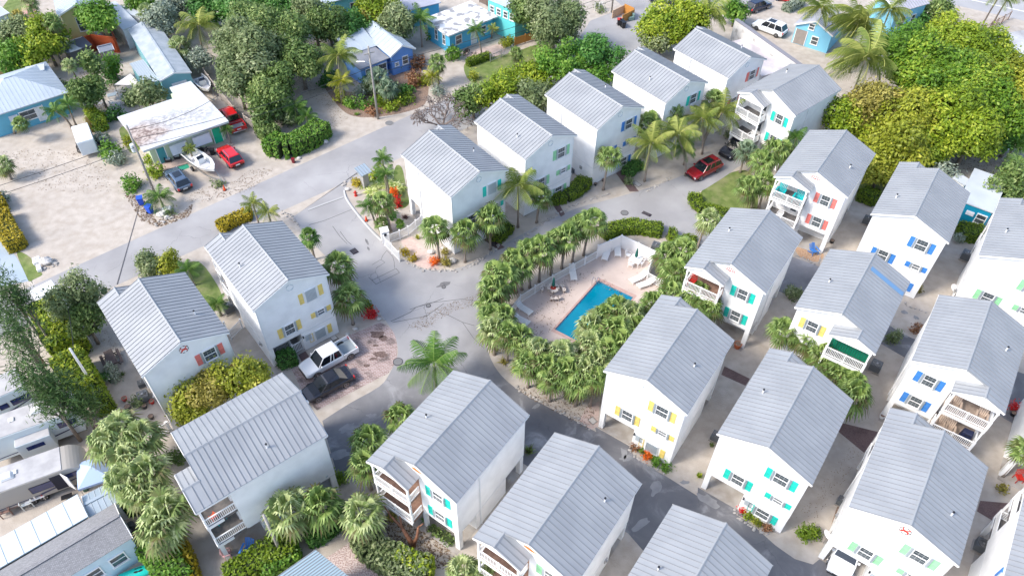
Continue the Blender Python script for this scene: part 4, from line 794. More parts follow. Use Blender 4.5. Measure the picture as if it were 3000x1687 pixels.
# --- broadleaf trees
for a in [
(2,190,270,5.6,4.3,3.6,'oak','crown top of the huge dark roadside tree, nearest the street lamp side'),
(2,20,420,5.4,4.3,3.6,'olive','broad dark tree over the wooden fence, left of the roadside group'),
(2,330,440,4.6,3.4,3.0,'oak','dark tree leaning over the sandy drive'),
(1,1830,320,5.6,3.7,3.2,'olive','tall grey green tree behind the red pickup fence'),
(1,1790,600,4.4,2.7,2.7,'olive','grey green tree right over the boat and fence'),
(2,90,660,3.8,3.4,3.2,'oak','lower dark tree above the leafy roadside hedge'),
(2,60,830,3.0,1.8,2.0,'oak','tree along the picket fence above the red pickup'),
(2,-30,200,5.2,3.8,3.2,'oak','dark tree behind the huge roadside tree'),
(2,550,200,4.2,3.2,2.8,'oak','dark tree left of the white gabled blue house'),(2,740,220,3.4,2.2,2.0,'deep','deep green tree touching the white gable roof'),
(2,430,120,4.6,3.0,2.8,'olive','olive tree below the turquoise house'),(2,950,60,4.4,3.6,3.2,'lime','light green tree right of the turquoise house'),(2,1090,190,3.6,3.0,2.4,'olive','olive tree behind the blue house roof'),
(2,880,150,3,2.4,1.8,'gold','golden shrubby tree by the turquoise house'),(2,60,50,4,4.0,3.0,'deep','dark green tree at the top edge'),(1,1850,40,4,4.2,3.0,'deep','deep green tree at the top edge, left of centre'),
(1,1600,40,3.6,3.4,2.6,'deep','deep green tree behind the coconut with orange fruit'),(2,250,70,4,3.4,2.8,'deep','deep green tree by the white stair railing'),
(1,1090,30,2.6,2.6,2,'bright','bright green bush tree behind the white trailer'),
(1,725,115,5.4,2.8,2.2,'bright','bright green tree in front of the yellow house'),(1,150,250,3.8,3.0,2.6,'olive','tree in the left garden group, nearest the pink terrace'),
(1,330,300,4.0,2.8,2.6,'lime','yellow green tree in the left garden group'),(1,110,440,3.2,2.5,2.2,'bright','bright green tree behind the grass fence'),(1,410,350,3.2,1.7,1.7,'olive','olive tree left of the rust red wall'),(1,240,400,3.4,2.6,2.4,'lime','tree in the middle of the left garden group'),
(1,690,500,4.0,1.4,2.0,'oak','dark airy tree below the rust red wall'),(1,730,640,3.4,1.5,1.9,'oak','dark airy tree beside the patio chairs'),(1,640,710,3.2,1.8,1.9,'oak','dark tree between blue roof and cargo trailer'),(1,855,500,2.2,1.1,1.5,'bright','small bright green tree beside the shed'),
(1,1080,730,2.3,2.3,1.7,'olive','rounded tree above the flat white roof'),(1,1220,150,3.6,2.5,2.4,'silver','silver leaved tree behind the white trailer'),(1,1330,60,3.0,2.2,2.2,'silver','silver leaved tree near the top edge'),(1,1510,440,2.4,1.6,1.8,'silver','silver leaved tree beside the long trailer end'),
(3,320,170,4.6,4.4,3.8,'olive','dark bushy tree at the yellow wooden fence'),(3,150,90,4.2,3.4,2.8,'oak','dark tree before the teal building'),
(3,400,470,4.2,4.6,1.9,'bright','flat topped green tree behind the back row, left'),(3,650,420,4.4,4.4,2.0,'deep','flat topped green tree behind the back row, right'),(3,560,560,3.6,4.0,1.8,'bright','flat topped green tree touching the middle back row roof'),
(3,100,600,2.8,3.4,2.0,'lime','thin yellow green tree over the lawn edge'),(3,170,730,2.6,2.4,1.8,'olive','thin tree with white blossom behind the green shuttered cottage'),(2,1640,760,2.6,2.6,1.9,'oak','open dark tree left of the green shuttered roof'),(2,1800,700,3.0,2.8,2.0,'lime','open yellow green tree behind the green shuttered roof'),
(3,1150,200,4.0,3.8,3.4,'lime','round light green tree above the back row'),(3,1300,190,4.4,3.4,3.2,'lime','round light green tree beside the coconut palm'),(3,1090,290,2.8,2.4,2.0,'olive','lower light green tree at the grey lane'),(3,1690,80,2.6,2.0,2.2,'bright','bright green tree next to the dark parked car'),
(4,1130,470,7.4,4.6,3.8,'mix','lime green tree right of the largest windswept palm'),(4,1400,330,6.4,4.2,3.4,'lime','lime green tree nearest the sandy highway lot'),(4,1650,450,6.6,4.8,3.6,'lime','lime green tree before the flat grey roof corner'),(4,1830,680,6.4,4.6,3.6,'yellow','yellow green tree at the right edge'),
(4,1500,640,7.2,5.2,3.8,'mix','lime green tree in the middle of the big grove'),(4,1240,700,6.4,4.2,3.4,'mix','green tree inside the big grove, behind the brownish one'),(4,1700,860,5.4,4.2,3.4,'mix','lime green tree above the sun loungers'),(4,1420,900,5.6,4.6,3.6,'lime','yellow green tree above the sandy yard'),
(4,1050,880,5.4,4.2,3.4,'yellow','olive yellow tree in the front of the grove'),(4,780,800,5.4,3.8,3.2,'gold','brownish gold tree beside the grey cottage roof'),(4,640,930,4.6,3.2,2.8,'lime','yellow green tree behind the coral shuttered roof'),(4,980,1120,4.6,3.6,3.0,'yellow','bright yellow tree at the corner of two grey roofs'),(4,870,1250,3.2,2.6,2.6,'yellow','lower yellow tree between the two grey roofs'),(4,1240,1080,4.4,3.2,2.8,'lime','green tree right of the bright yellow one'),(4,1560,1000,5,3.6,3.0,'lime','lime green tree hanging over the orange flag'),
(4,1000,330,5.2,3.0,2.6,'bright','bright green tree behind the windswept palms'),(4,1860,1010,3.4,3.0,2.8,'deep','dark green tree at the right edge below the grove'),(4,1840,1400,2.8,2.6,2.2,'oak','dark tree over the white flat roof at the right edge'),(4,1300,1300,2.4,1.6,1.6,'silver','thin grey tree before the white flat roof'),
(23,1640,130,2.8,2.6,2.8,'oak','dark tree at the sandy highway lot'),(23,1470,240,1.8,1.4,1.6,'deep','deep green bush tree below the blue house door'),
(0,482,998,3.6,2.2,1.9,'yellow','golden green tree in front of the crab sign cottage, left part'),(0,540,972,4.2,2.0,1.7,'gold','golden tuft in the middle of the green gold trees'),
(0,605,955,4.2,2.3,2.0,'yellow','golden green tree above the grey roof corner'),
(15,1100,600,4.6,2.7,2.6,'olive','tree with thick brown trunk beside the leaning white pole'),(15,1180,880,3.6,1.9,1.8,'oak','lower tree over the fence by the picnic table'),
(5,1110,560,1.8,1.7,1.5,'olive','bushy tree on the road side of the crab sign cottage, left'),(5,1270,540,1.8,1.6,1.4,'yellow','bushy tree on the road side of the crab sign cottage, right'),
(9,700,20,6.2,2.0,2.2,'pine','x'),
]: 
    if a[-1]=='x': continue
    t,x,y,zc,r,rz,k,lab=a; far=P(t,x,y,0).y>62
    tree(t,x,y,zc,r,rz,k,lab,lobes=int(7+r*1.6),leaf=.21 if far else .14,dens=36 if far else 62,group='trees of the neighbourhood',base=P(15,1265,1110) if 'thick brown' in lab else None)
for i,(t,x,y,zc,r,rz) in enumerate([(15,70,420,9,1.5,2.0),(15,60,720,8,1.7,1.8),(15,200,1000,8,2.0,2.0),(15,330,1230,7.5,2.0,2.0),(16,420,420,7,2.0,1.8),(16,600,620,6.4,2.0,1.8),(16,800,640,6,1.7,1.7),(16,760,880,5.4,1.9,1.7),(16,1060,820,4.8,1.8,1.7),(16,1200,950,3.8,1.7,1.6),(15,330,640,7.5,1.0,1.6)]):
    tree(t,x,y,zc,r*.85,rz*1.25,'pine',f'{ORD[i]} dark feathery pine from the top along the trailer park boundary','pine_tree',lobes=24,leaf=.24,dens=22,group='pines along the trailer park',asp=.14,wisp=.55)
# --- bare tree
g=P(2,1290,960); b=MB(); rnd=random.Random(4)
def limb(p,d,l,r,k):
    q=p+d*l; b.tube([p,(p+q)/2+Vector((rnd.gauss(0,.08),rnd.gauss(0,.08),0)),q],[r,r*.8,r*.6],5,cap=False)
    if k==0:
        b.tube([q,q+d*.25+Vector((0,0,-.2))],[.05,.03],5); return
    for i in range(3): 
        dd=(d+Vector((rnd.gauss(0,.6),rnd.gauss(0,.6),rnd.gauss(.05,.25)))).normalized(); limb(q,dd,l*.72,r*.62,k-1)
c=P(2,1390,870,3.2)-P(2,1390,870,3.2); base=P(2,1400,870,2.6); base.z=0
for i in range(5): a=i*1.26; limb(Vector((0,0,.9)),Vector((math.cos(a),math.sin(a),.75)).normalized(),1.5,.15,4)
b.tube([(0,0,-.1),(0,0,1)],[.2,.15],8)
bt=empty('bare_tree',base,0,'leafless grey tree on the road verge behind the entrance cottage','tree'); b.build('trunk',mat('bare_bark',(.17,.135,.12),.9),bt)
# --- hedges
hedge(0,[(1385,505),(1420,500),(1455,480),(1470,462)],1.9,1.0,'hedge','rounded clipped hedge beside the green shuttered cottage steps',smooth=2)
hedge(6,[(1800,370),(1850,320),(1900,280)],1.9,1.1,'hedge','rounded clipped hedge behind the drain palm',smooth=2)
hedge(7,[(690,350),(760,310),(860,290),(960,290),(1050,305),(1120,320)],1.7,1.1,'hedge','long curved hedge behind the white pool fence')
hedge(7,[(1190,350),(1230,350)],1.5,1.0,'hedge','short end of hedge right of the pool hedge gap'); hedge(7,[(1290,375),(1380,400)],1.1,.9,'hedge','low hedge beside the pool pump equipment')
hedge(7,[(1375,50),(1385,100),(1440,150),(1540,170),(1610,185)],1.4,.9,'hedge','hedge curving round the oval lawn')
hedge(6,[(180,1310),(300,1265)],1.5,1.2,'deep','square dark hedge at the picket fence by the white pickup'); hedge(3,[(870,1330),(900,1290),(960,1260)],1.5,1.0,'deep','dark hedge under the leftmost coconut palm')
hedge(8,[(690,40),(800,90)],1.8,1.3,'hedge','hedge at the foot of the yellow tree'); hedge(8,[(1430,330),(1500,340),(1600,350)],2.2,1.3,'hedge','block hedge behind the turquoise wall'); 
hedge(2,[(120,1130),(220,1160),(330,1130),(430,1080),(510,1010)],2.6,2.0,'bright','big leafy roadside hedge at the sandy corner',leaf=.17,dens=50); hedge(2,[(60,1000),(140,1080)],2.2,2.0,'oak','dark end of the roadside hedge by the picket fence',leaf=.17,dens=50)
hedge(5,[(20,210),(60,300),(110,380),(150,440)],1.9,1.5,'mustard','mustard yellow hedge on the left edge',leaf=.13,dens=80); hedge(5,[(-30,80),(20,160)],1.6,1.5,'mustard','upper end of the mustard hedge at the left edge')
hedge(15,[(780,900),(950,1200),(1080,1449)],3.0,2.9,'lime','tall yellow green boundary hedge, upper stretch',leaf=.17,dens=60); hedge(16,[(1080,420),(1230,650),(1330,860)],2.6,2.9,'lime','tall yellow green boundary hedge, lower stretch',leaf=.17,dens=60)
hedge(16,[(1420,820),(1540,1010)],1.5,2.0,'hedge','dark green end of the boundary hedge by the pots'); hedge(9,[(1170,1230),(1260,1350),(1350,1500),(1380,1560)],2.3,1.9,'bright','bright hedge below the lowest boundary palm',leaf=.15,dens=70); hedge(9,[(1370,1230),(1440,1400),(1480,1560)],1.1,1.6,'mustard','yellowing strip of hedge beside the sand',leaf=.14)
hedge(9,[(1030,980),(1000,900)],1.0,1.5,'bright','short hedge piece between the boundary palms')
hedge(10,[(-190,1500),(-60,1430),(60,1340),(200,1280),(300,1260)],2.0,1.5,'hedge','hedge along the sand behind the blue lawn chair',leaf=.15,dens=70); hedge(10,[(400,1180),(500,1130),(600,1060),(640,1000)],1.6,1.5,'deep','dark hedge between the two bottom palms',leaf=.14)
hedge(10,[(60,1440),(200,1360),(330,1300)],1.5,1.3,'bright','bright green hedge above the blue metal roof',leaf=.14); hedge(10,[(820,1180),(900,1290),(1020,1350),(1150,1420),(1300,1449)],2.2,1.7,'olive','loose olive hedge below the cut stump',leaf=.16,dens=55); hedge(10,[(1080,1330),(1200,1400),(1330,1420)],1.4,1.7,'lime','yellow green bush row right of the gravel bed',leaf=.16,dens=55)
hedge(2,[(1600,500),(1680,470),(1760,440)],1.0,1.0,'hedge','clipped hedge at the fenced yard with bicycles'); hedge(23,[(0,130),(80,90),(160,50)],1.6,1.1,'silver','silver grey hedge beside the big white car'); hedge(23,[(1560,190),(1650,170),(1720,120)],1.6,1.4,'white','hedge with white blossom at the sandy highway lot')
hedge(5,[(1670,290),(1760,240),(1840,200),(1900,190)],1.6,.9,'mustard','low golden bed on the road side of the yellow shuttered cottage',leaf=.14)
hedge(1,[(700,880),(740,930),(790,990)],1.3,1.6,'lime','yellow hedge beside the surfboard'); hedge(10,[(1310,1090),(1400,1140),(1480,1200)],.7,.4,'palm','low planting strip under the orange sign cottage',dens=60)
hedge(6,[(800,850),(870,890)],.6,.8,'hedge','narrow clipped hedge above the red bougainvillea',dens=90); hedge(12,[(55,1449),(80,1449)],.6,.5,'hedge','x') if 0 else None
# --- shrubs and flowers
for a in [(2,850,700,1.2,1.5,'olive','olive shrub between the big coconut and the utility pole'),(2,950,790,1.1,1.2,'hedge','green plants just right of the utility pole'),(2,1070,700,1.3,1.5,'olive','olive shrub in the middle of the blue house garden'),(2,1150,700,1.1,1.2,'deep','dark shrub beside the mulch bed'),(2,880,640,1.2,1.6,'deep','deep green shrub at the blue porch'),(2,1260,640,1.1,1.3,'yellow','yellow green shrub left of the areca clump'),(2,720,810,1.0,1.2,'bright','bright shrub under the hanging fronds'),(2,560,640,1.6,1.8,'deep','dark shrub left of the big coconut trunk'),(1,980,780,1.3,1.6,'oak','dark shrub left of the rounded tree'),(1,1300,640,.9,1.2,'oak','x'),(1,560,720,1.6,2.0,'oak','dark shrub behind the leaning feather palms'),(1,860,620,1.4,1.8,'deep','deep green shrub by the shed lawn'),(1,880,900,1.2,1.3,'deep','deep green shrub left of the flat roof corner'),(1,470,280,1.8,3.0,'olive','olive shrub by the yellow house corner'),(1,40,250,2.2,3.0,'olive','olive shrub below the pale blue cottage'),(1,60,400,2.0,2.6,'bright','bright shrub at the left edge lawn'),(21,600,340,1.1,1.3,'lime','yellow green shrub between the feather palms'),(21,760,800,.7,.9,'deep','dark shrub in the entrance garden'),(21,870,360,.5,1.6,'olive','x'),(6,870,950,.62,1.1,'red','red bougainvillea by the paver parking'),(6,1350,540,.62,.8,'orange','orange red flowering bush under the gate corner fan palm'),(6,1430,545,.5,.7,'gold','golden flowering bush next to the orange red one'),(6,1130,470,.45,.6,'mustard','yellow groundcover at the gate leaf, upper half'),(6,1190,515,.45,.6,'mustard','yellow groundcover at the gate leaf, lower half'),
(6,1425,470,.4,.6,'gold','small golden shrub beside the utility cover'),(21,820,660,.6,1.2,'red','red bougainvillea in the entrance garden'),(21,370,440,.45,.9,'mustard','mustard shrub near the boulders at the road mouth'),(21,780,560,.4,1.2,'orange','orange flowers among the variegated plants'),
(8,185,790,.95,1.5,'olive','round clipped bush at the dark lane behind the pool cottages'),(8,930,1120,.75,1.1,'olive','small tree like bush by the dark lane'),(8,1440,375,.7,1.2,'silver','round grey green bush beside the block hedge'),(8,1100,740,.8,1.3,'gold','spindly golden shrub under the blue shuttered wall'),(8,1110,1060,.5,1.0,'rust','rusty shrub at the wall corner by the dark lane'),
(0,285,395,1.2,1.4,'bright','bright green bush at the sandy lot, upper one'),(1,845,1180,1.4,1.6,'bright','bright green round bush behind the sandy lot'),(1,920,1240,1.5,1.5,'silver','silvery shrub below the bright green bush'),(1,780,1080,1.2,1.4,'silver','silvery shrub beside the cargo trailer'),(1,740,930,1.3,1.6,'lime','yellow green shrub above the silvery ones'),(1,790,980,1.1,1.3,'bright','green shrub behind the surfboard'),
(20,180,780,1.3,1.5,'bright','bright bush behind the lidded recycling bin'),(5,25,60,.9,1.0,'silver','grey shrub above the mustard hedge'),(2,1370,710,1.4,1.3,'silver','clipped silvery bush beside the mailbox'),(2,830,800,1.3,1.3,'bright','bright green plants at the blue house garden tip'),(2,900,860,1.0,.8,'rust','reddish plants at the base of the utility pole'),
(2,1030,830,1.3,1.0,'lime','lime plants right of the utility pole'),(2,1120,780,1.3,1.3,'hedge','green shrub at the garden edge'),(2,1000,720,1.5,1.4,'deep','dark shrub in the blue house garden'),(2,780,740,1.1,1.3,'silver','bluish shrub left of the utility pole'),(2,1080,510,1.3,2.4,'bright','bright green small tree at the blue wall'),(2,1190,640,1.3,1.6,'rust','brownish shrub in the mulch bed'),(2,1210,520,1.2,2.4,'rust','dry brown yucca like shrub'),(2,1500,450,1.4,2.0,'bright','climbing green shrub on the fence'),(2,1340,290,1.5,1.8,'bright','bright shrub at the blue flat roofed house'),(2,1450,330,1.5,1.8,'deep','dark shrub below the patchy white roof'),
(2,1640,600,.8,1.0,'yellow','yellow green shrub on the lawn edge'),(2,1890,350,1.1,1.4,'yellow','yellow green shrub by the chain link fence'),(2,230,930,1.8,2.2,'olive','olive shrub mass behind the roadside hedge'),(2,100,870,1.8,2.4,'deep','dark shrub under the huge roadside tree'),(16,1610,540,.75,1.7,'silver','silvery shrub below the picnic table'),(16,1480,560,.6,1.2,'deep','small dark bush at the hedge corner'),
(9,1040,160,.6,.9,'olive','potted shrub group by the air conditioner'),(9,1355,570,.8,1.4,'oak','dark shrub at the roof corner of the side seen cottage'),(10,1020,1010,.6,.5,'gold','yellowing shrub at the stump'),(10,630,730,.7,1.3,'hedge','shrub at the cottage corner post by the dark lane'),
(11,930,490,.45,.7,'rust','dark red leaved plant left in the flower bed'),(11,1020,545,.45,.6,'orange','orange flowers in the flower bed of the yellow shuttered cottage'),(11,1000,510,.5,.6,'hedge','green plants left in the flower bed'),(11,1080,590,.5,.6,'bright','green plants in the middle of the flower bed'),(11,1160,640,.5,.6,'bright','ferny plants right in the flower bed'),(11,1740,960,.3,.5,'red','red flowers at the garage corner'),(11,1780,1000,.4,.5,'lime','lime plants in the small stone bed'),(11,1860,1050,.45,.5,'yellow','yellow plants in the small stone bed'),(11,1920,1090,.4,.5,'rust','reddish plants at the end of the stone bed'),
(12,290,1150,1.0,1.6,'hedge','loose shrub in the sand by the satellite dish'),(12,1770,800,.5,.4,'gold','dry weed on the sand at the right edge'),(12,1835,190,.35,.8,'red','dark red croton in a pot'),(2,640,760,.9,2.2,'yellow','yellow vine climbing under the coconut palm'),(3,880,1380,.35,.5,'olive','small potted shrub at the brick path'),(1,980,1080,1.2,.5,'yellow','low yellow weeds beside the flat roof wall'),(1,1120,1230,.9,.7,'lime','low weeds at the utility pole'),(1,1180,1320,1.2,1.2,'lime','yellowish bush at the utility pole foot'),
(20,1120,740,.7,.35,'olive','weeds under the boat trailer tongue'),(20,560,1060,1.0,.4,'olive','weeds around the roadside rocks'),(22,260,130,1.5,.9,'olive','weedy mound with white posts'),(24,180,110,.3,.6,'olive','small shrub under the rightmost coconut palm'),(12,150,1130,.3,.4,'grassy','x')]:
    if a[-1]=='x': continue
    t,x,y,r,h,k,lab=a; far=P(t,x,y).y>62; shrub(t,x,y,r,h,k,lab,leaf=.16 if far else .10,dens=45 if far else 110,group='garden shrubs')
for i,a in enumerate([(21,480,420,1.1,1.0,'variegated','variegated spider plants left in the entrance garden'),(21,600,440,1.2,1.1,'variegated','variegated spider plants in the middle of the entrance garden'),(21,830,480,1.1,1.0,'variegated','variegated spider plants next to the entrance cottage wall'),(21,540,520,1.0,.9,'variegated','variegated spider plants nearest the fire hydrant'),(21,720,430,1.1,1.0,'variegated','variegated spider plants under the feather palm'),
(21,1060,1040,.7,.9,'yellow','yellow green bromeliad ringed with rocks inside the gate'),(21,920,810,.8,.9,'purple','dark purple leaved plant behind the entrance fence'),(11,1130,570,.45,.6,'rust','spiky reddish plant in the flower bed'),(11,1410,700,.6,.8,'lime','fern at the white garage corner'),(11,1500,470,.4,.7,'palm','fern beside the wall air conditioner'),(12,40,1080,.6,.6,'hedge','spiky green plant at the end of the stone bed'),
(11,130,520,1.0,1.2,'palm','dark spiky palm bush between the front cottages'),(16,1730,480,.6,.7,'palm','spiky plant beside the silvery shrub'),(10,1270,1030,.6,.5,'deep','dark tuft at the porch corner'),(6,1800,1200,.8,.7,'yellow','yellow green fern at the pool island edge, upper'),(6,1870,1290,.9,.8,'gold','golden fern at the pool island edge, lower'),(7,20,750,.8,1.0,'orange','orange croton behind the pool fence'),(7,20,1350,.9,.8,'mustard','yellow croton at the south pool curve'),(11,200,30,.7,.7,'palm','low palm fern at the southern island tip'),(11,460,130,.7,.9,'palm','low palm fern between trunks at the island tip'),(8,1075,640,.9,1.6,'gold','spiky golden plant under the blue shuttered wall'),(2,1010,820,.9,.8,'bright','agave like plant at the garden tip'),(2,760,870,.8,.7,'bright','bright lily clump left of the pole'),(1,40,1330,1.0,.9,'yellow','yellow fern at the left edge')]):
    bushy(a[0],a[1],a[2],a[3]*(1.7 if a[5]=='variegated' else 1),a[4],a[5],a[6],n=130 if a[5]=='variegated' else 60 if a[3]>.9 else 36,leafw=.11 if a[5]=='variegated' else .05,group='spiky garden plants')
# ---------------------------------------------------------------- neighbouring buildings
def bld(name,label,A,B_,C,e,kind='gx',r=None,wall=None,roof=None,ov=.4,wins=(),cat='house',seam=0,th=.12,floor=0,ridge=False,group='older houses around the compound'):
    a=ang(A,B_); ex=Vector((math.cos(a),math.sin(a),0)); ey=Vector((-ex.y,ex.x,0)); L=(B_-A).length; Wd=(C-A).dot(ey); r=r or e+1
    o=empty(name,(A.x,A.y,0),a,label,cat,group); b=MB()
    def ht(x,y):
        if kind=='gx': return r-abs(y-Wd/2)/(Wd/2)*(r-e)
        if kind=='gy': return r-abs(x-L/2)/(L/2)*(r-e)
        if kind=='hip': return e+(r-e)*min(1,min(y,Wd-y)/(Wd/2),min(x,L-x)/(Wd/2))
        if kind=='mono': return e+(r-e)*y/Wd
        return e
    x0,x1,y0,y1=ov,L-ov,ov,Wd-ov
    xs=[x0,L/2,x1] if kind=='gy' else [x0,x1]; ys=[y0,Wd/2,y1] if kind=='gx' else [y0,y1]
    def face(pts):
        n=len(pts); b.add([(x,y,floor) for x,y in pts]+[(x,y,ht(x,y)-th-.01) for x,y in pts[::-1]],[tuple(range(2*n))])
    face([(x,y0) for x in xs]); face([(x1,y) for y in ys]); face([(x,y1) for x in xs[::-1]]); face([(x0,y) for y in ys[::-1]])
    b.build('wall',wall,o)
    b=MB()
    def Z(x,y,d=0): return (x,y,ht(x,y)+d)
    if kind=='gx': b.slab(Z(0,0),Z(L,0),Z(L,Wd/2),Z(0,Wd/2),th); b.slab(Z(0,Wd/2),Z(L,Wd/2),Z(L,Wd),Z(0,Wd),th)
    elif kind=='gy': b.slab(Z(0,0),Z(L/2,0),Z(L/2,Wd),Z(0,Wd),th); b.slab(Z(L/2,0),Z(L,0),Z(L,Wd),Z(L/2,Wd),th)
    elif kind=='hip':
        h=Wd/2; R0,R1=(h,h,r),(L-h,h,r); q=[(0,0,e),(L,0,e),(L,Wd,e),(0,Wd,e)]
        b.add(q+[R0,R1],[(0,1,5,4),(1,2,5),(2,3,4,5),(3,0,4),(3,2,1,0)]); b.bx(0,L,0,.06,e-.14,e-.001); b.bx(0,L,Wd-.06,Wd,e-.14,e-.001); b.bx(0,.06,.06,Wd-.06,e-.14,e-.001); b.bx(L-.06,L,.06,Wd-.06,e-.14,e-.001)
    elif kind=='mono': b.slab(Z(0,0),Z(L,0),Z(L,Wd),Z(0,Wd),th)
    else: b.bx(0,L,0,Wd,e-th,e); 
    if seam:
        n=int((L if kind!='gy' else Wd)/seam)
        for i in range(n+1):
            if kind in('gx','mono'):
                x=.03+i*(L-.06)/n; 
                if kind=='mono': b.bar(Z(x,0,.015),Z(x,Wd,.015),.03,.04,1)
                else: b.bar(Z(x,0,.015),Z(x,Wd/2,.015),.03,.04,1); b.bar(Z(x,Wd/2,.015),Z(x,Wd,.015),.03,.04,1)
            elif kind=='gy': y=.03+i*(Wd-.06)/n; b.bar(Z(0,y,.015),Z(L/2,y,.015),.03,.04,1); b.bar(Z(L/2,y,.015),Z(L,y,.015),.03,.04,1)
            elif kind=='hip':
                x=.2+i*(L-.4)/n; m_=min(Wd/2,x,L-x)
                if m_>.2: b.bar(Z(x,0,.015),Z(x,m_,.015),.03,.04,1)
                y=.2+i*(Wd-.4)/n; m_=min(y,Wd-y); b.bar(Z(L,y,.015),Z(L-m_,y,.015),.03,.04,1) if m_>.2 else 0
    b.build('roof',[roof,PSEAM if roof.name.startswith(('white','lean','metal','ribbed')) else SEAM],o)
    if kind!='flat' and kind!='mono':
        if kind=='gx': p_,q_=(0,Wd/2,r+.02),(L,Wd/2,r+.02)
        elif kind=='gy': p_,q_=(L/2,0,r+.02),(L/2,Wd,r+.02)
        else: p_,q_=(Wd/2,Wd/2,r+.02),(L-Wd/2,Wd/2,r+.02)
        MB().bar(p_,q_,.25,.06).build('ridge_cap',roof,o)
    if kind in('gx','gy'):
        b=MB()
        if kind=='gy':
            for y in (-.02,Wd+.02): b.bar((0,y,e-.1),(L/2,y,r-.1),.05,.2).bar((L,y,e-.1),(L/2,y,r-.1),.05,.2)
        else:
            for x in (-.02,L+.02): b.bar((x,0,e-.1),(x,Wd/2,r-.1),.05,.2).bar((x,Wd,e-.1),(x,Wd/2,r-.1),.05,.2)
        b.build('fascia',TRIM,o)
    for w in wins:
        f,u,z,ww,hh_,ty=w[:6]; cfg={'f':(x0+(x1-x0)*u,y0,0),'r':(x1,y0+(y1-y0)*u,PI/2),'b':(x1-(x1-x0)*u,y1,PI),'l':(x0,y1-(y1-y0)*u,-PI/2)}[f]
        if ty=='w': window(o,cfg[0],cfg[1],z,ww,hh_,cfg[2],acc=False,mul=1 if ww>1 else 0)
        elif ty=='s': 
            b=MB(); b.bx(-ww/2,ww/2,-.1,-.02,-hh_/2,hh_/2); n=int(hh_/.12); [b.bx(-ww/2-.02,ww/2+.02,-.14,-.1,-hh_/2+i*.12,-hh_/2+i*.12+.05) for i in range(n)]; b.build('louvre',mat('louvre_white',(.72,.74,.78),.5),o,(cfg[0],cfg[1],z),cfg[2])
        else:
            d=MB().bx(-ww/2,ww/2,-.07,-.01,-hh_/2,hh_/2).bx(-ww/2-.08,-ww/2,-.09,0,-hh_/2,hh_/2+.08,1).bx(ww/2,ww/2+.08,-.09,0,-hh_/2,hh_/2+.08,1).build('door',[ty,TRIM],o,(cfg[0],cfg[1],z),cfg[2])
            MB().ell((ww/2-.1,-.1,0),.04,4).build('handle',CHROME,d)
    return o,L,Wd
WR=mat('white_roof',(.52,.56,.60),.6,c2=(.45,.49,.53),sc=.5,det=8); WRM=mat('white_metal_roof',(.44,.50,.56),.5,c2=(.39,.45,.51),sc=.4); TEALR=mat('teal_tinted_roof',(.35,.47,.50),.45,c2=(.40,.52,.55),sc=.5)
STAIN=mat('stained_white_roof',(.58,.60,.62),.7,c2=(.50,.52,.55),sc=.6,det=6)
M=STAIN; nt=M.node_tree; p=nt.nodes['Principled BSDF']; lk=p.inputs['Base Color'].links[0].from_socket; tc=N(nt,'ShaderNodeTexCoord')
_c=P(1,1230,960,3); 
def blob(c,r,ang_,c1,c2,edge,prev,nt,tc,sc=.9):
    mp=N(nt,'ShaderNodeMapping'); mp.vector_type='TEXTURE'; mp.inputs['Location'].default_value=(c.x,c.y,0); mp.inputs['Rotation'].default_value=(0,0,ang_); mp.inputs['Scale'].default_value=(r[0],r[1],1000)
    nz=N(nt,'ShaderNodeTexNoise',Scale=sc,Detail=8,Roughness=.65); nt.links.new(tc.outputs['Object'],nz.inputs['Vector']); va=N(nt,'ShaderNodeVectorMath',operation='MULTIPLY_ADD'); va.inputs[1].default_value=(2.2,2.2,0); nt.links.new(nz.outputs['Color'],va.inputs[0]); nt.links.new(tc.outputs['Object'],va.inputs[2])
    nt.links.new(va.outputs[0],mp.inputs[0]); ln=N(nt,'ShaderNodeVectorMath',operation='LENGTH'); nt.links.new(mp.outputs[0],ln.inputs[0]); rp=N(nt,'ShaderNodeValToRGB'); e=rp.color_ramp.elements; e[0].position=.0; e[0].color=(1,1,1,1); e[1].position=1; e[1].color=(0,0,0,1); k=e.new(edge); k.color=(.9,.9,.9,1)
    nt.links.new(ln.outputs['Value'],rp.inputs[0]); n5=N(nt,'ShaderNodeTexNoise',Scale=2.2,Detail=9,Roughness=.7); nt.links.new(tc.outputs['Object'],n5.inputs['Vector']); r5=N(nt,'ShaderNodeValToRGB'); r5.color_ramp.elements[0].position=.42; r5.color_ramp.elements[1].position=.58; r5.color_ramp.elements[0].color=(*c1,1); r5.color_ramp.elements[1].color=(*c2,1); nt.links.new(n5.outputs[0],r5.inputs[0])
    mx=N(nt,'ShaderNodeMixRGB'); nt.links.new(rp.outputs[0],mx.inputs[0]); nt.links.new(prev,mx.inputs[1]); nt.links.new(r5.outputs[0],mx.inputs[2]); return mx.outputs[0]
pale_teal=siding('teal_wall',(.20,.46,.52),.2,.4); SKY=siding('sky_blue_wall',(.12,.42,.58),.2,.3); YEL=siding('yellow_wall',(.72,.62,.28),.2,.2); BLU=siding('blue_wall',(.14,.32,.72),.2,.3); AQ=siding('aqua_wall',(.22,.62,.68),.2,.3); BB=mat('bright_blue_wall',(.08,.42,.66),.6); PGREEN=mat('pale_green_wall',(.52,.60,.42),.7,c2=(.46,.54,.37),sc=1); PALEB=siding('pale_blue_wall',(.55,.70,.78),.2,.3); TURQ=mat('turquoise_wall',(.0,.26,.42),.6)
GREEND=flatc('green_door',(.0,.52,.28)); TEALD=flatc('teal_door',(.05,.30,.33)); WHD=flatc('white_door',(.75,.77,.78))
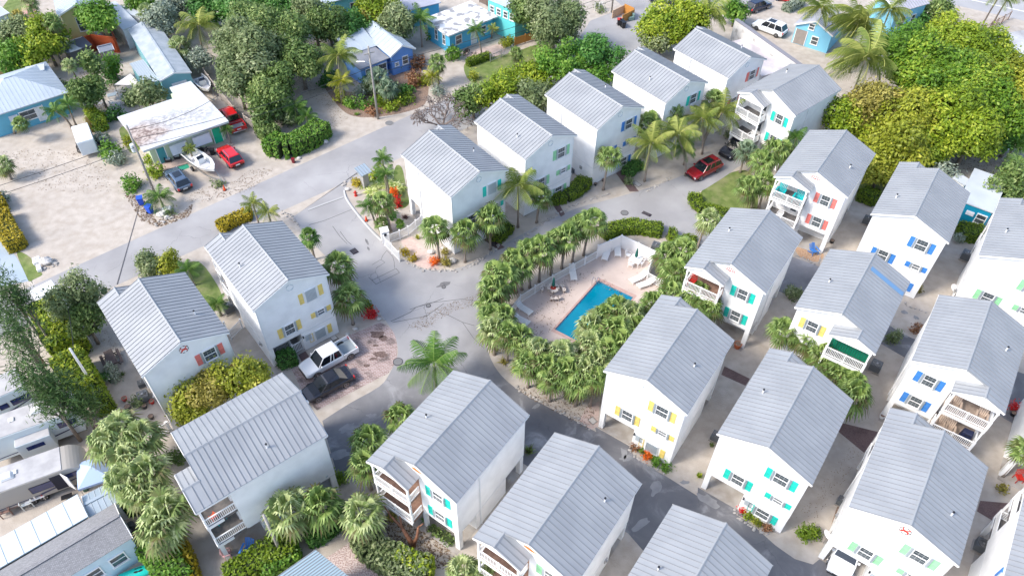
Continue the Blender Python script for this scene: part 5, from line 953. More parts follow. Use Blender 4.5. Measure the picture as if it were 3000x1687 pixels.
# top left blue cottage with metal roof
A=P(1,-160,915,3.1); Bq=P(1,517,697,3.1); C=P(1,405,447,3.1)
bld('blue_cottage','blue cottage with a pale metal hip roof and dark double window at the left edge',A,Bq,C,3.1,'hip',4.9,SKY,WRM,.5,[('f',.50,1.6,1.9,1.2,'w'),('f',.64,1.3,.9,2.0,WHD),('f',.32,1.6,1.0,1.2,'s')],seam=.5)
bld('roof_annex','small white flat roofed annex behind the blue cottage',P(1,190,555,3.6),P(1,335,528,3.6),P(1,300,487,3.6),3.6,'flat',None,WHD,WR,.15,cat='annex')
A=P(1,430,125,5.6); Bq=P(1,770,60,5.6); C=P(1,600,-60,5.6)
bld('yellow_house','two storey yellow house with a pale metal gable roof and balcony window',A,Bq,C,5.6,'gy',6.8,YEL,WRM,.4,[('f',.42,3.7,.9,1.9,'w'),('f',.75,1.3,.9,2.0,WHD)],seam=.5)
bld('white_cottage','pale blue walled cottage in the top left corner',P(1,-150,190,3.4),P(1,70,100,3.4),P(1,0,-40,3.4),3.4,'gx',4.2,PALEB,WR,.3,[('f',.75,1.9,.9,1.1,'w')])
# long trailer home
A=P(1,1205,612,3.3); Bq=P(1,1445,545,3.3); C=P(1,1050,205,3.3)
bld('trailer_home','long trailer home with pale gable roof, teal end wall and white storm shutter',A,Bq,C,3.3,'gy',3.9,pale_teal,mat('trailer_roof',(.30,.345,.38),.6,c2=(.40,.44,.48),sc=1.2,det=8),.15,[('f',.55,1.9,1.9,1.0,'s')])
bld('lean_to_porch','low ribbed lean-to roof on the left side of the long trailer home',P(1,1100,640,2.5),P(1,1205,606,2.5),P(1,975,505,2.5),2.5,'mono',2.9,pale_teal,mat('lean_to_roof',(.36,.42,.46),.5),.1,cat='porch',seam=.3)
bld('white_trailer','white flat roofed trailer with roof vents at the top edge',P(1,925,225,3.0),P(1,1055,185,3.0),P(1,820,25,3.0),3.0,'flat',None,WHD,WR,.05,cat='trailer'); bld('narrow_trailer','narrow white shed roof along the top edge trailer',P(1,1075,140,2.6),P(1,1130,110,2.6),P(1,960,-20,2.6),2.6,'flat',None,WHD,WR,.05,cat='shed')
# stained flat roof house
pts=[P(1,x,y,3.1) for x,y in ((885,885),(1080,1142),(1727,915),(1440,613),(1280,662),(1330,738))]
o0=pts[1].copy(); o0.z=0; fh=empty('flat_roof_house',o0,0,'pale green house with a white flat roof stained brown, red cars beside it','house','older houses around the compound')
fr=mat('stained_white_roof',(0,0,0)); s1=blob(_c-o0+Vector((-1.2,-1.0,0)),(5.6,3.0),ang(P(1,1080,1010,3),P(1,1330,900,3)),(.17,.11,.09),(.50,.42,.37),.6,lk,nt,tc); s2=blob(P(1,1470,850,3)-o0,(4.8,2.2),ang(P(1,1330,880,3),P(1,1590,830,3)),(.30,.30,.31),(.58,.58,.59),.55,s1,nt,tc); nt.links.new(s2,p.inputs['Base Color'])
MB().prism([(q.x-o0.x,q.y-o0.y) for q in pts],2.85,3.1).build('roof',STAIN,fh)
cn=sum((q for q in pts),Vector())/6; wl=[q+(cn-q).normalized()*1.2 for q in pts]; wl[5]=pts[5]+(pts[1]-pts[5]).normalized()*.8; MB().prism([(q.x-o0.x,q.y-o0.y) for q in wl],0,2.849).build('wall',PGREEN,fh)
A2,B2_=wl[1]-o0,wl[2]-o0; aa=ang(A2,B2_); ww=(B2_-A2)
for u,z,w,h,ty in ((.13,1.1,.9,2.1,TEALD),(.36,1.5,2.0,1.3,'s'),(.68,1.5,2.1,1.3,'s'),(.9,1.1,1.0,2.1,GREEND)):
    q=A2+ww*u
    if ty=='s':
        b=MB(); b.bx(-w/2,w/2,-.45,-.02,h/2-.05,h/2).hexa([(-w/2,-.5,-h/2),(w/2,-.5,-h/2),(w/2,-.46,-h/2),(-w/2,-.46,-h/2)],[(-w/2,-.06,h/2-.06),(w/2,-.06,h/2-.06),(w/2,-.02,h/2-.06),(-w/2,-.02,h/2-.06)]); [b.bar((-w/2+i*w/3,-.52,-h/2),(-w/2+i*w/3,-.08,h/2-.05),.04,.03) for i in range(4)]; b.build('awning_shutter',mat('louvre_white',(.72,.74,.78)),fh,(q.x,q.y,z),aa)
    else: d=MB().bx(-w/2,w/2,-.07,-.01,-h/2,h/2).bx(-w/2-.08,-w/2,-.09,0,-h/2,h/2+.08,1).bx(w/2,w/2+.08,-.09,0,-h/2,h/2+.08,1).build('door',[ty,TRIM],fh,(q.x,q.y,z),aa); MB().ell((w/2-.1,-.1,0),.04,4).build('handle',CHROME,d)
pp=PL(20,[(395,515),(430,600),(760,470),(690,420)]); 
porchf=PL(20,[(380,520),(460,600),(790,500),(1300,290),(1240,200),(900,340)]); q0=porchf[0]; b=MB().prism([(q.x-q0.x,q.y-q0.y) for q in porchf],0,.12); tag(b.build('porch_slab',mat('tiled_porch',(.52,.40,.33),.8,c2=(.42,.32,.27),sc=5),None,q0),kind='structure')
# rust red wall with grey awning
def wallrun(label,t,pts,h,th,m,name='wall',cat='wall',group=None):
    c=PL(t,pts) if t is not None else pts; b=MB()
    for i in range(len(c)-1):
        a,q=c[i]-c[0],c[i+1]-c[0]; d=(q-a).normalized(); s=Vector((-d.y,d.x,0))*th/2; e=d*th/2*(1 if i+1<len(c)-1 else 0); b.hexa([a-s,q+e-s,q+e+s,a+s],[v+Vector((0,0,h)) for v in (a-s,q+e-s,q+e+s,a+s)])
    o=b.build(name,m,None,c[0]); return tag(o,label,cat,group)
wallrun('rust red garden wall behind the shed',19,[(780,690),(1090,570),(1350,600)],2.4,.2,mat('rust_red',(.42,.06,.015),.8,c2=(.5,.10,.03),sc=1),'garden_wall')
wallrun('rust red garden wall, short end by the long trailer',19,[(1360,600),(1330,520)],2.2,.2,mat('rust_red',(.42,.06,.015)),'garden_wall')
o,_,_=bld('pergola_roof','grey and white patchwork awning beside the rust red wall',P(19,760,600,2.6),P(19,1040,505,2.6),P(19,730,480,2.6),2.6,'flat',None,mat('open_shade',(.1,.1,.1),.9),mat('patchwork_awning',(.10,.11,.15),.7,c2=(.6,.6,.6),sc=.35,det=1,lo=.5,hi=.52),.3,cat='awning')  # dark box walls stand in for the shade below the open awning
o,_,_=bld('garden_shed','small shed with arched grey roof before the rust red wall',P(19,1130,600,2.1),P(19,1290,560,2.1),P(19,1110,540,2.1),2.1,'gx',2.6,mat('shed_brown',(.26,.22,.20),.7),mat('shed_roof',(.25,.27,.33),.5),.1,[('f',.5,1,.9,1.8,flatc('shed_door',(.3,.26,.24)))],cat='shed')
# blue house in the middle
A=P(2,1013,432,3.1); Bq=P(2,1207,366,3.1); C=P(2,985,187,3.1)
bld('blue_gable_house','blue house with a white gable roof behind the tall utility pole',A,Bq,C,3.1,'gy',4.2,BLU,WRM,.35,[('f',.62,1.7,.8,1.1,'w'),('f',.22,1.5,.5,.4,'w'),('r',.3,1.7,.8,1.0,'w')],seam=.9)
bld('white_roof_wing','white roofed wing on the left of the blue gable house',P(2,700,412,3.0),P(2,915,345,3.0),P(2,700,290,3.0),3.0,'mono',3.9,BLU,WRM,.3,cat='house wing',seam=.9)
bld('grey_roof_porch','grey flat porch roof on the street side of the blue gable house',P(2,785,527,2.7),P(2,1010,437,2.7),P(2,692,412,2.7),2.7,'mono',2.95,BLU,mat('grey_felt_roof',(.20,.21,.24),.8,c2=(.25,.26,.29),sc=1),.3,[('f',.35,1.3,1.5,1.6,'w'),('f',.8,1.3,1.2,1.5,'w')],cat='porch')
# patchy flat roof blue house
A=P(2,1455,272,3.2); Bq=P(2,1827,125,3.2); C=P(2,1640,0,3.2)
PATCHY=mat('patchy_white_roof',(.28,.28,.29),.8,c2=(.72,.72,.72),sc=.9,det=9,lo=.42,hi=.50)
bld('blue_flat_house','bright blue house with a patchy white flat roof',A,Bq,C,3.2,'flat',None,BB,PATCHY,.55,[('f',.2,1.7,1.0,1.2,'w'),('f',.55,1.1,.9,2.0,WHD),('f',.78,1.7,.8,1.0,'w'),('l',.4,1.7,.5,1.4,'w'),('l',.75,1.7,.5,1.4,'w')],th=.2)
bld('grey_flat_wing','grey flat roofed wing left of the patchy white roof',P(2,1130,85,3.0),P(2,1400,20,3.0),P(2,1050,-20,3.0),3.0,'flat',None,BB,mat('grey_flat',(.34,.35,.42),.8,c2=(.40,.41,.47),sc=.6),.3,cat='house wing')
bld('turquoise_house','turquoise house with white trim at the top edge',P(2,505,30,4.2),P(2,830,-40,4.2),P(2,380,-110,4.2),4.2,'gx',5.0,AQ,WRM,.35,[('f',.25,2.6,.9,1.3,'w'),('f',.75,2.3,1.3,1.8,'w'),('l',.25,2.6,.5,1.4,'w'),('l',.6,2.6,.5,1.4,'w')])
bld('teal_building','long two storey teal building with small windows at the top edge',P(3,60,120,5.5),P(3,-90,-30,5.5),P(3,100,-180,5.5),5.5,'flat',None,AQ,WR,.2,[('b',.5,3.6,.7,.9,'w')]) if 0 else None
o,_,_=bld('teal_building','two storey teal building with small windows at the top edge',P(2,1740,-10,5.0),P(2,1960,80,5.0),P(2,1840,-130,5.0),5.0,'flat',None,mat('teal_paint',(.12,.58,.60),.6),WR,.2,[('f',u,z,.7,.9,'w') for u in (.15,.4,.65,.88) for z in (3.6,)])
# concrete roof beside the farthest cottage
A=P(22,1760,560,3.4); Bq=P(22,2290,960,3.4); C=P(22,1880,330,3.4)
DIRTY=mat('dirty_concrete_roof',(.40,.37,.39),.9,c2=(.60,.57,.58),sc=.45,det=9,lo=.35,hi=.6)
o,L_,W_=bld('concrete_building','low building with a dirty pinkish concrete roof and whitewashed parapet',A,Bq,C,3.4,'flat',None,mat('whitewash_dirty',(.62,.61,.60),.9,c2=(.35,.34,.33),sc=1.2,det=9,lo=.5,hi=.7),DIRTY,.1,th=.3)
MB().bx(-3,L_+3,W_-.02,W_+.35,0,4.7).build('parapet',mat('whitewash_dirty',(0,0,0)),o); MB().bx(-3,L_+3,W_-.1,W_+.5,4.701,4.8).build('parapet_cap',mat('cap_grey',(.22,.22,.25),.8),o)
# small blue house and blue house behind palms, upper right
A=P(23,100,262,2.9); Bq=P(23,520,392,2.9); C=P(23,345,118,2.9)
bld('small_blue_house','small sky blue house with grey gable roof and open white porch post',A,Bq,C,2.9,'gy',4.3,mat('sky_wall',(.20,.52,.72),.6),mat('grey_seam_roof',(.40,.40,.46),.5,c2=(.46,.46,.51),sc=.6),.25,[('f',.42,3.15,.7,.8,'w'),('f',.2,1.2,1.6,2.2,flatc('porch_shade',(.30,.27,.25))),('f',.6,1.3,.9,1.1,'w')],seam=.45)  # wide dull door panel carries the open porch's shade in its colour
bld('blue_villa','blue house with white framed windows behind the windswept palms',P(23,1210,140,4.6),P(23,1560,40,4.6),P(23,1150,-60,4.6),4.6,'gx',5.6,mat('sky_wall',(.20,.52,.72)),mat('grey_seam_roof',(0,0,0)),.3,[('f',.3,2.6,1.2,1.4,'w'),('f',.7,2.6,.7,1.2,'w')],seam=.5)
bld('flat_grey_building','large flat pale grey roof with a dark stain at the right edge',P(23,2080,410,4.2),P(23,2420,640,4.2),P(23,2500,120,4.2),4.2,'flat',None,WHD,mat('pale_grey_roof',(.52,.54,.57),.8,c2=(.58,.60,.63),sc=.3,c3=(.16,.14,.15),sc3=.16,f3=.6),.2,th=.3)
A=P(4,1490,1400,3.0); Bq=P(4,1770,1440,3.0)
bld('turquoise_flat_house','dark turquoise house with white flat roof between the last cottages',P(8,1440,62,3.0),P(8,1705,160,3.0),P(4,1490,1245,3.0),3.0,'flat',None,TURQ,WR,.12,[('f',.45,1.9,.8,.5,'s'),('f',.8,1.6,.9,1.1,'w')])
bld('white_annex_roof','low white flat roof beside the dark turquoise house',P(4,1390,1340,2.8),P(4,1490,1400,2.8),P(4,1300,1222,2.8),2.8,'flat',None,WHD,WR,.1,cat='annex')
# trailer park homes, bottom left
SH_=brickmat('grey_shingles',(.24,.24,.25),(.33,.33,.34),(.13,.13,.14),3.2,.9,.9)
A=P(17,760,1560,3.3); Bq=P(17,1715,985,3.3) ; C=P(17,1440,525,3.3)
A=P(17,-200,2080,3.3) ; A=P(17,1667,965,3.3)+(P(17,700,1560,3.3)-P(17,1667,965,3.3))*1.6
bld('shingle_roof_home','mobile home with a grey shingle gable roof and pale blue wall, bottom left',A,P(17,1667,965,3.3),P(17,1440,530,3.3),3.3,'gx',4.1,PALEB,SH_,.12,[('f',.83,1.7,1.0,1.1,'w'),('f',.62,1.7,1.0,1.1,'w')])
A=P(17,1110,690,3.25); d_=(P(17,0,1335,3.25)-A)
bld('carport_roof','long white panel roof attached to the shingle roof home',A+d_*1.3,A,P(17,985,410,3.25),3.2,'mono',3.25,mat('open_shade',(0,0,0)),mat('white_panel_roof',(.52,.60,.65),.5,c2=(.57,.64,.68),sc=.4),.4,cat='roof',seam=1.1)  # shade under the open roof is put in as dark walls
bld('metal_shed','small ribbed metal gable roof between palms and white panel roof',P(17,1115,690,2.9),P(17,1485,495,2.9),P(17,1010,430,2.9),2.7,'gx',3.0,WHD,mat('metal_shed_roof',(.38,.45,.50),.4,.3),.15,cat='shed',seam=.42)
bld('blue_metal_roof_house','pale blue ribbed metal gable roof at the bottom edge',P(10,170,1449,3.4),P(10,450,1249,3.4)*1.0,P(10,170,1449,3.4)+Vector((6,10,0)),3.4,'flat',None,WHD,WRM,.3) if 0 else None
a_,b_,c_=P(10,450,1249,4.2),P(10,690,1449,3.6),P(10,170,1449,3.6)
dn=(b_-a_); ex_=Vector((dn.x,dn.y,0)).normalized(); A=a_+Vector((0,0,0)); 
rl=P(10,170,1449,4.0)-P(10,450,1249,4.0); rl.z=0; bld('ribbed_roof_house','pale blue ribbed metal roof cut by the bottom edge, below the hedge',P(10,450,1249,3.8)+rl*2.2,P(10,450,1249,3.8)+rl*2.2+ex_*.01+(P(10,700,1449,3.4)-P(10,450,1249,3.4)).normalized()*0+Vector((rl.y,-rl.x,0)).normalized()*-0+ex_*9,P(10,450,1249,3.8)+ex_*.0,3.8,'mono',3.9,WHD,mat('ribbed_blue_roof',(.30,.42,.48),.4,.2),.3,seam=.3) if 0 else None
b=MB(); o0=P(10,450,1249,3.8); o0.z=0; t1=P(10,450,1249,3.8)-o0; t2=P(10,700,1449,3.8)-o0; t3=P(10,165,1449,3.8)-o0; t4=t3+(t2-t1); k1=t1+(t2-t1)*2.2; k2=t1+(t3-t1)*2.2; k3=k1+(k2-t1)
rr=empty('ribbed_roof_house',o0,0,'pale blue ribbed metal roof cut by the bottom edge, below the hedge','house'); b.slab(k2,k3,k1,t1,.12)
for i in range(34): f=i/33; b.bar(t1.lerp(k1,f)+Vector((0,0,.02)),k2.lerp(k3,f)+Vector((0,0,.02)),.05,.05,1)
b.build('roof',[mat('ribbed_blue_roof',(.33,.45,.51),.4,.2),SEAM],rr); MB().prism([(q.x,q.y) for q in (t1.lerp(k3,.08),k1.lerp(k2,.08),k3.lerp(t1,.08),k2.lerp(k1,.08))][::-1],0,3.66).build('wall',WHD,rr)
bld('mail_kiosk','small metal roofed mail kiosk on the road corner of the entrance garden',P(21,420,330,2.3),P(21,540,270,2.3),P(21,395,240,2.3),2.2,'mono',2.6,mat('kiosk_grey',(.35,.35,.35),.6),mat('kiosk_roof',(.42,.50,.56),.4,.3),.35,cat='kiosk',seam=.3)
# ---------------------------------------------------------------- fences
PICK=TRIM
def picket(t,pts,h,label,solid=False,step=.13,m=None,post=2.0,group=None,name='picket_fence',slat=.05,cat='fence',curve_=0):
    c=PL(t,pts) if t is not None else pts; c=curve(c,curve_) if curve_ else c; m=m or TRIM; o=empty(name,c[0],0,label,cat,group); b=MB(); pb=[]
    for i in range(len(c)-1):
        a,q=c[i]-c[0],c[i+1]-c[0]; L=(q-a).length; d=(q-a)/L
        if solid: s=Vector((-d.y,d.x,0))*.025; b.hexa([v+Vector((0,0,.08)) for v in (a-s,q-s,q+s,a+s)],[v+Vector((0,0,h)) for v in (a-s,q-s,q+s,a+s)]); b.bar(a+Vector((0,0,h+.03)),q+Vector((0,0,h+.03)),.09,.06)
        else:
            for z in (.15,h-.05): b.bar(a+Vector((0,0,z)),q+Vector((0,0,z)),.05,.07)
            n=max(1,int(L/step))
            for k in range(n): e=a+d*(k+.5)*L/n; w=d*slat/2; s=Vector((-d.y,d.x,0))*.012; b.hexa([v+Vector((0,0,.12)) for v in (e-w-s,e+w-s,e+w+s,e-w+s)],[v+Vector((0,0,h)) for v in (e-w-s,e+w-s,e+w+s,e-w+s)])
        n=max(1,round(L/post))
        for k in range(n+(i==len(c)-2)): pb.append(a+d*k*L/n)
    b.build('panel',m,o); pm=cach(('post',m.name,round(h,2)),lambda:MB().bx(-.06,.06,-.06,.06,0,h+.1).bx(-.08,.08,-.08,.08,h+.1,h+.14).mesh('post',m))
    for q in pb: put('post',pm,o,q,0)
    return o
picket(25,[(30,545),(97,455),(190,395),(300,328),(430,255),(585,170)],1.15,'white picket fence along the palm side of the pool deck',post=2.2)
picket(25,[(585,168),(735,103)],1.8,'white solid privacy fence behind the pool loungers, left stretch',True,name='privacy_fence'); picket(25,[(735,103),(945,203)],1.8,'white solid privacy fence behind the umbrella table, right stretch',True,name='privacy_fence')
picket(25,[(945,205),(905,305)],1.8,'short white solid fence return by the pump equipment',True,name='privacy_fence'); picket(25,[(905,307),(1015,370)],1.15,'white picket fence right of the two paired loungers'); picket(25,[(1015,372),(850,560)],1.15,'white picket fence along the shaded east side of the pool')
picket(21,[(740,1090),(860,1045),(955,1000),(1040,930),(1100,880)],1.2,'curved white picket fence joining the gate pillar to the entrance cottage',post=1.3)
picket(21,[(685,1120),(855,1300)],1.35,'open white entrance gate leaf on the island side',name='gate',cat='gate',step=.11); picket(14,[(560,440),(690,560),(728,550)],1.3,'open white entrance gate leaf behind the fan palms',name='gate',cat='gate',step=.11)
picket(6,[(128,1240),(262,1180)],1.1,'white picket fence left of the cottage steps by the white pickup'); picket(6,[(268,1178),(290,1225),(362,1185)],1.25,'white picket gate of the yellow shuttered cottage',name='gate',cat='gate')
picket(5,[(1715,1050),(1750,1115),(1835,1030)],1.2,'white picket gate between the two left cottages',name='gate',cat='gate'); picket(9,[(1120,350),(1155,420),(1280,355)],1.2,'white picket gate beside the boundary fan palm',name='gate',cat='gate'); picket(9,[(1290,350),(1440,290)],1.2,'white picket fence behind the golden green tree')
picket(3,[(290,1449),(440,1370)],1.0,'white picket railing at the green shuttered cottage carport'); picket(21,[(1775,1030),(1860,990)],1.2,'white picket gate by the drain palm',name='gate',cat='gate'); picket(3,[(835,1205),(900,1180)],1.0,'white picket railing behind the coconut palms')
WG=mat('grey_picket_wood',(.48,.43,.38),.9); picket(20,[(1430,60),(1630,190)],1.5,'weathered grey picket fence beside the red pickup',m=WG,step=.22,slat=.12); picket(1,[(1560,600),(1680,760),(1790,890)],1.6,'weathered grey fence behind the parked white boat',m=WG,step=.2,slat=.14)
picket(2,[(1690,20),(1800,75),(1934,165)],1.9,'dark weathered privacy fence along the teal building',m=mat('dark_fence_wood',(.17,.13,.11),.9),step=.15,slat=.14,name='privacy_fence'); picket(3,[(90,190),(250,300)],2.0,'yellow new wood fence under the dark bushy tree',m=mat('yellow_wood',(.52,.36,.14),.8),step=.16,slat=.14,name='wood_fence')
picket(3,[(20,350),(175,300)],1.3,'orange brown wooden gate at the sandy yard',m=mat('orange_wood',(.48,.22,.05),.7),step=.12,slat=.12,name='wood_gate',cat='gate'); picket(2,[(1770,470),(1934,400)],1.1,'thin chain link fence at the lawn',m=mat('chain_grey',(.35,.36,.36),.5,.5),step=.3,slat=.02,name='chain_fence')
picket(1,[(-20,610),(180,560)],1.2,'tan reed fence behind the blue cottage',m=mat('reed',(.42,.30,.13),.9),step=.1,slat=.1,name='reed_fence'); picket(23,[(2120,370),(2400,215)],1.3,'brown railing fence at the flat grey building',m=mat('brown_rail',(.28,.2,.16),.8),step=.4)
picket(2,[(240,100),(370,60)],1.1,'white stair railing among dark trees at the top',m=TRIM); picket(19,[(1730,1000),(1800,990)],1.0,'white picket gate beside the rounded tree',name='gate',cat='gate')
o=empty('gate_pillar',P(21,695,1060),R(20),'white square gate pillar with keypad at the entrance','gate pillar'); MB().bx(-.4,.4,-.4,.4,0,1.5).bx(-.46,.46,-.46,.46,1.5,1.58).build('pillar',TRIM,o); MB().bx(-.13,.13,-.46,-.4,1.0,1.3).build('keypad',BLACK,o)
wallrun('low white masonry wall of the left driveway',5,[(860,1060),(700,1150)],.01,.01,TRIM) if 0 else None
# kerbs and stone borders
KERB=mat('kerb_concrete',(.50,.50,.50),.85)
def kerb(t,pts,n=3,w=.18,h=.13):
    c=curve(PL(t,pts),n); b=MB()
    for i in range(len(c)-1): b.bar(c[i]-c[0]+Vector((0,0,h/2-.01)),c[i+1]-c[0]+Vector((0,0,h/2-.01)),w,h)
    return tag(b.build('kerb',KERB,None,c[0]),kind='structure')
kerb(21,[(225,500),(240,570),(300,670),(400,800),(520,940),(650,1070)]); kerb(15,[(330,60),(400,360)],1) if 0 else None
def stones(t,pts,label,s=.16,w=.35,per=5,n=3,m=None):
    c=curve(PL(t,pts),n); b=MB(); rnd=random.Random(len(pts)+int(pts[0][0]))
    for i in range(len(c)-1):
        L=(c[i+1]-c[i]).length
        for k in range(int(L*per)+1):
            q=c[i].lerp(c[i+1],rnd.random())-c[0]; r=s*rnd.uniform(.4,1.1); b.ell((q.x+rnd.gauss(0,w/3),q.y+rnd.gauss(0,w/3),r*.3),(r,r*rnd.uniform(.6,1),r*.6),3)
    o=b.build('stone_border',m or ROCK,None,c[0]); tag(o,label,'stones'); o['kind']='stuff'; return o
stones(6,[(1090,500),(1210,570),(1330,590),(1450,598),(1600,565),(1760,470),(1840,400)],'coral stones edging the gate corner garden')
stones(7,[(0,385),(160,290),(360,160),(560,70),(760,10)],'coral stones edging the lane before the back row cottages'); stones(3,[(1010,1449),(1100,1400),(1200,1350)],'coral stones below the coconut palms'); stones(6,[(190,150),(260,190),(330,265)],'coral stones at the road corner of the yellow shuttered cottage'); stones(6,[(870,880),(930,940),(960,970)],'coral stones beside the red bougainvillea',.2)
stones(11,[(20,20),(130,85),(240,150),(430,240),(600,350)],'coral stones edging the southern pool island'); stones(7,[(-10,430),(200,400),(400,330),(620,240),(700,180)],'coral stones along the north side of the pool palms',.13); stones(11,[(890,470),(900,520),(1000,600),(1150,680)],'white stones round the yellow shuttered cottage flower bed',.14,.15); stones(11,[(1680,950),(1700,1000),(1800,1080),(1930,1140)],'white stones round the turquoise shuttered cottage flower bed',.18,.2)
stones(8,[(205,480),(290,510),(370,555),(400,480)],'white stones round the orange chip bed',.14,.15); stones(20,[(420,1180),(520,1130),(600,1120)],'rubble on the verge below the areca clump',.25,.6,6); stones(15,[(560,60),(700,120),(830,110)],'rubble at the sandy lot corner',.25,.8,5); stones(8,[(1020,845),(1110,880),(1215,918)],'stones on the edge of the dark lane',.14,.3); stones(21,[(220,450),(290,390),(380,400)],'rubble at the road mouth of the entrance garden',.2,.5,5)
for a in [(21,1450,1305,.5,'large white boulder beside the orange bush'),(21,1210,1200,.42,'white boulder beside the fan palm trunk'),(21,265,490,.35,'pale boulder near the fire hydrant'),(20,475,1090,.55,'grey boulder left of the foam boxes'),(20,540,1110,.3,'small white rock under the foam boxes'),(15,665,100,.75,'grey boulder on the rubble at the sandy lot'),(6,750,1040,.28,'pale rock by the parking, upper'),(6,690,1080,.25,'pale rock by the parking, lower'),(6,930,965,.25,'white rock at the parking curve'),(2,525,1080,.45,'white rock in the end of the roadside hedge'),(2,325,1200,.3,'white rock beside the small red bin'),(11,850,555,.01,'x')]:
    if a[-1]=='x': continue
    b=MB().ell((0,0,a[3]*.35),(a[3],a[3]*.75,a[3]*.6),5); rnd=random.Random(int(a[1])); b.v=[(x*rnd.uniform(.85,1.12),y*rnd.uniform(.85,1.12),z*rnd.uniform(.85,1.12)) for x,y,z in b.v]
    tag(b.build('boulder',mat('white_rock',(.60,.58,.56),.9,c2=(.42,.40,.38),sc=3,bump=.5,bsc=5),None,P(*a[:3])),a[4],'rock')
# ---------------------------------------------------------------- vehicles
HL_=mat('headlight',(.75,.78,.8),.1,coat=1); TL=mat('tail_light',(.55,.01,.01),.2,coat=1); TINT=mat('car_glass',(.012,.016,.022),.05,spec=.9); PLATE=mat('plate_white',(.7,.7,.7),.5)
def wheel(o,x,y,r=.36,w=.24):
    s=1 if y>0 else -1
    k=put('wheel',cach(('wh',r,w),lambda:MB().tube([(0,-w/2,0),(0,w/2,0)],r,18).mesh('tyre',TYRE,True)),o,(x,y,r))
    def f():
        b=MB().tube([(0,-w/2-.012,0),(0,w/2+.012,0)],r*.2,10)
        for sg in (-1,1):
            yy=sg*(w/2+.008)
            for i in range(5): a=i*2*PI/5; b.bar((0,yy,0),(r*.66*math.cos(a),yy,r*.66*math.sin(a)),.07,.02)
            b.tube([(r*.66*math.cos(2*PI*j/16),yy,r*.66*math.sin(2*PI*j/16)) for j in range(17)],.025,4)
        return b.mesh('rim',CHROME)
    put('rim',cach(('rim',r,w),f),k)
def car(name,label,cat,rear,front,L,W_,H,col,kind='suv',rack=False,sun=False):
    c=(rear+front)/2; a=ang(rear,front); o=empty(name,(c.x,c.y,0),a,label,cat,'vehicles parked in the neighbourhood'); w=W_/2; h=L/2
    bl=.92*H/1.65 if kind!='pickup' else 1.02; bl=max(.86,bl)
    if kind=='suv': st=[(-h,.62,.80,bl*.98),(-h+.12,.30,.93,bl+.05),(-h+.9,.25,1,bl+.06),(0,.24,1,bl+.03),(h-1.35,.25,1,bl),(h-.75,.26,.98,bl-.04),(h-.18,.30,.90,bl-.16),(h,.42,.78,bl-.30)]; gh=[(-h+.10,-h+.55),(h-1.30,h-2.0)]
    elif kind=='sedan': st=[(-h,.55,.80,bl-.05),(-h+.15,.30,.93,bl+.03),(-h+.9,.24,1,bl+.05),(0,.22,1,bl),(h-1.4,.24,1,bl-.02),(h-.7,.25,.97,bl-.10),(h-.15,.30,.88,bl-.24),(h,.42,.76,bl-.36)]; gh=[(-h+.55,-h+1.35),(h-1.35,h-2.15)]
    else: st=[(-h*.42,.30,1,bl),(0,.30,1,bl+.01),(h-1.3,.30,1,bl),(h-.8,.32,.99,bl-.02),(h-.2,.34,.93,bl-.10),(h,.45,.84,bl-.22)]; gh=[(-h*.42+.03,-h*.42+.22),(h-1.25,h-1.95)]
    b=MB(); pr=[]
    for x,z0,k,zb in st:
        ww=w*k; pr.append([(x,-ww*.90,z0),(x,-ww,z0+.2),(x,-ww,zb*.72),(x,-ww*.95,zb-.06),(x,-ww*.80,zb),(x,ww*.80,zb),(x,ww*.95,zb-.06),(x,ww,zb*.72),(x,ww,z0+.2),(x,ww*.90,z0)])
    vs=[v for q in pr for v in q]; n=10; fs=[(i*n+j,i*n+(j+1)%n,(i+1)*n+(j+1)%n,(i+1)*n+j) for i in range(len(pr)-1) for j in range(n)]; fs+=[tuple(range(n))[::-1],tuple((len(pr)-1)*n+j for j in range(n))]
    b.add(vs,fs); 
    if kind=='pickup':
        x0,x1=-h,-h*.42-.02; b.bx(x0,x1,-w,-w+.08,.45,bl+.02); b.bx(x0,x1,w-.08,w,.45,bl+.02); b.bx(x0,x0+.07,-w+.08,w-.08,.45,bl); b.bx(x1-.06,x1,-w+.08,w-.08,.45,bl)
    b.build('body',col,o,bev=.07)
    if kind=='pickup':
        MB().bx(-h+.07,-h*.42-.08,-w+.08,w-.08,.45,.62).build('bed',mat('bed_grey',(.28,.33,.36) if 'white' in label else (.02,.02,.02),.6),o)
    zr=H; (xb0,xr0),(xb1,xr1)=gh; wb=w*.86; wr=w*.70; z0=bl-.03
    g=MB().hexa([(xb0,-wb,z0),(xb1,-wb,z0),(xb1,wb,z0),(xb0,wb,z0)],[(xr0,-wr,zr-.05),(xr1,-wr,zr-.05),(xr1,wr,zr-.05),(xr0,wr,zr-.05)]); g.build('windows',TINT,o)
    r=MB(); e=.05; r.hexa([(xr0-e,-wr-e,zr-.07),(xr1+e,-wr-e,zr-.07),(xr1+e,wr+e,zr-.07),(xr0-e,wr+e,zr-.07)],[(xr0+.1,-wr+.08,zr),(xr1-.12,-wr+.08,zr),(xr1-.12,wr-.08,zr),(xr0+.1,wr-.08,zr)])
    def lerp(f,s): x0_,x1_=xb0+(xb1-xb0)*f,xr0+(xr1-xr0)*f; return (x0_,s*(wb+.01),z0),(x1_,s*(wr+.015),zr-.06)
    for s in (-1,1):
        for f in ((0,.03),(.36,.38),(.66,.69) if kind!='pickup' else (.5,.52),(.985,1.0)): p0,p1=lerp(sum(f)/2,s); r.bar(p0,p1,.09,.06)
    r.build('roof',col,o,bev=.05)
    if rack:
        for s in (-1,1): MB().bar((xr0+.15,s*(wr-.1),zr+.05),(xr1-.2,s*(wr-.1),zr+.05),.04,.05).build('roof_rail',CHROME,o)
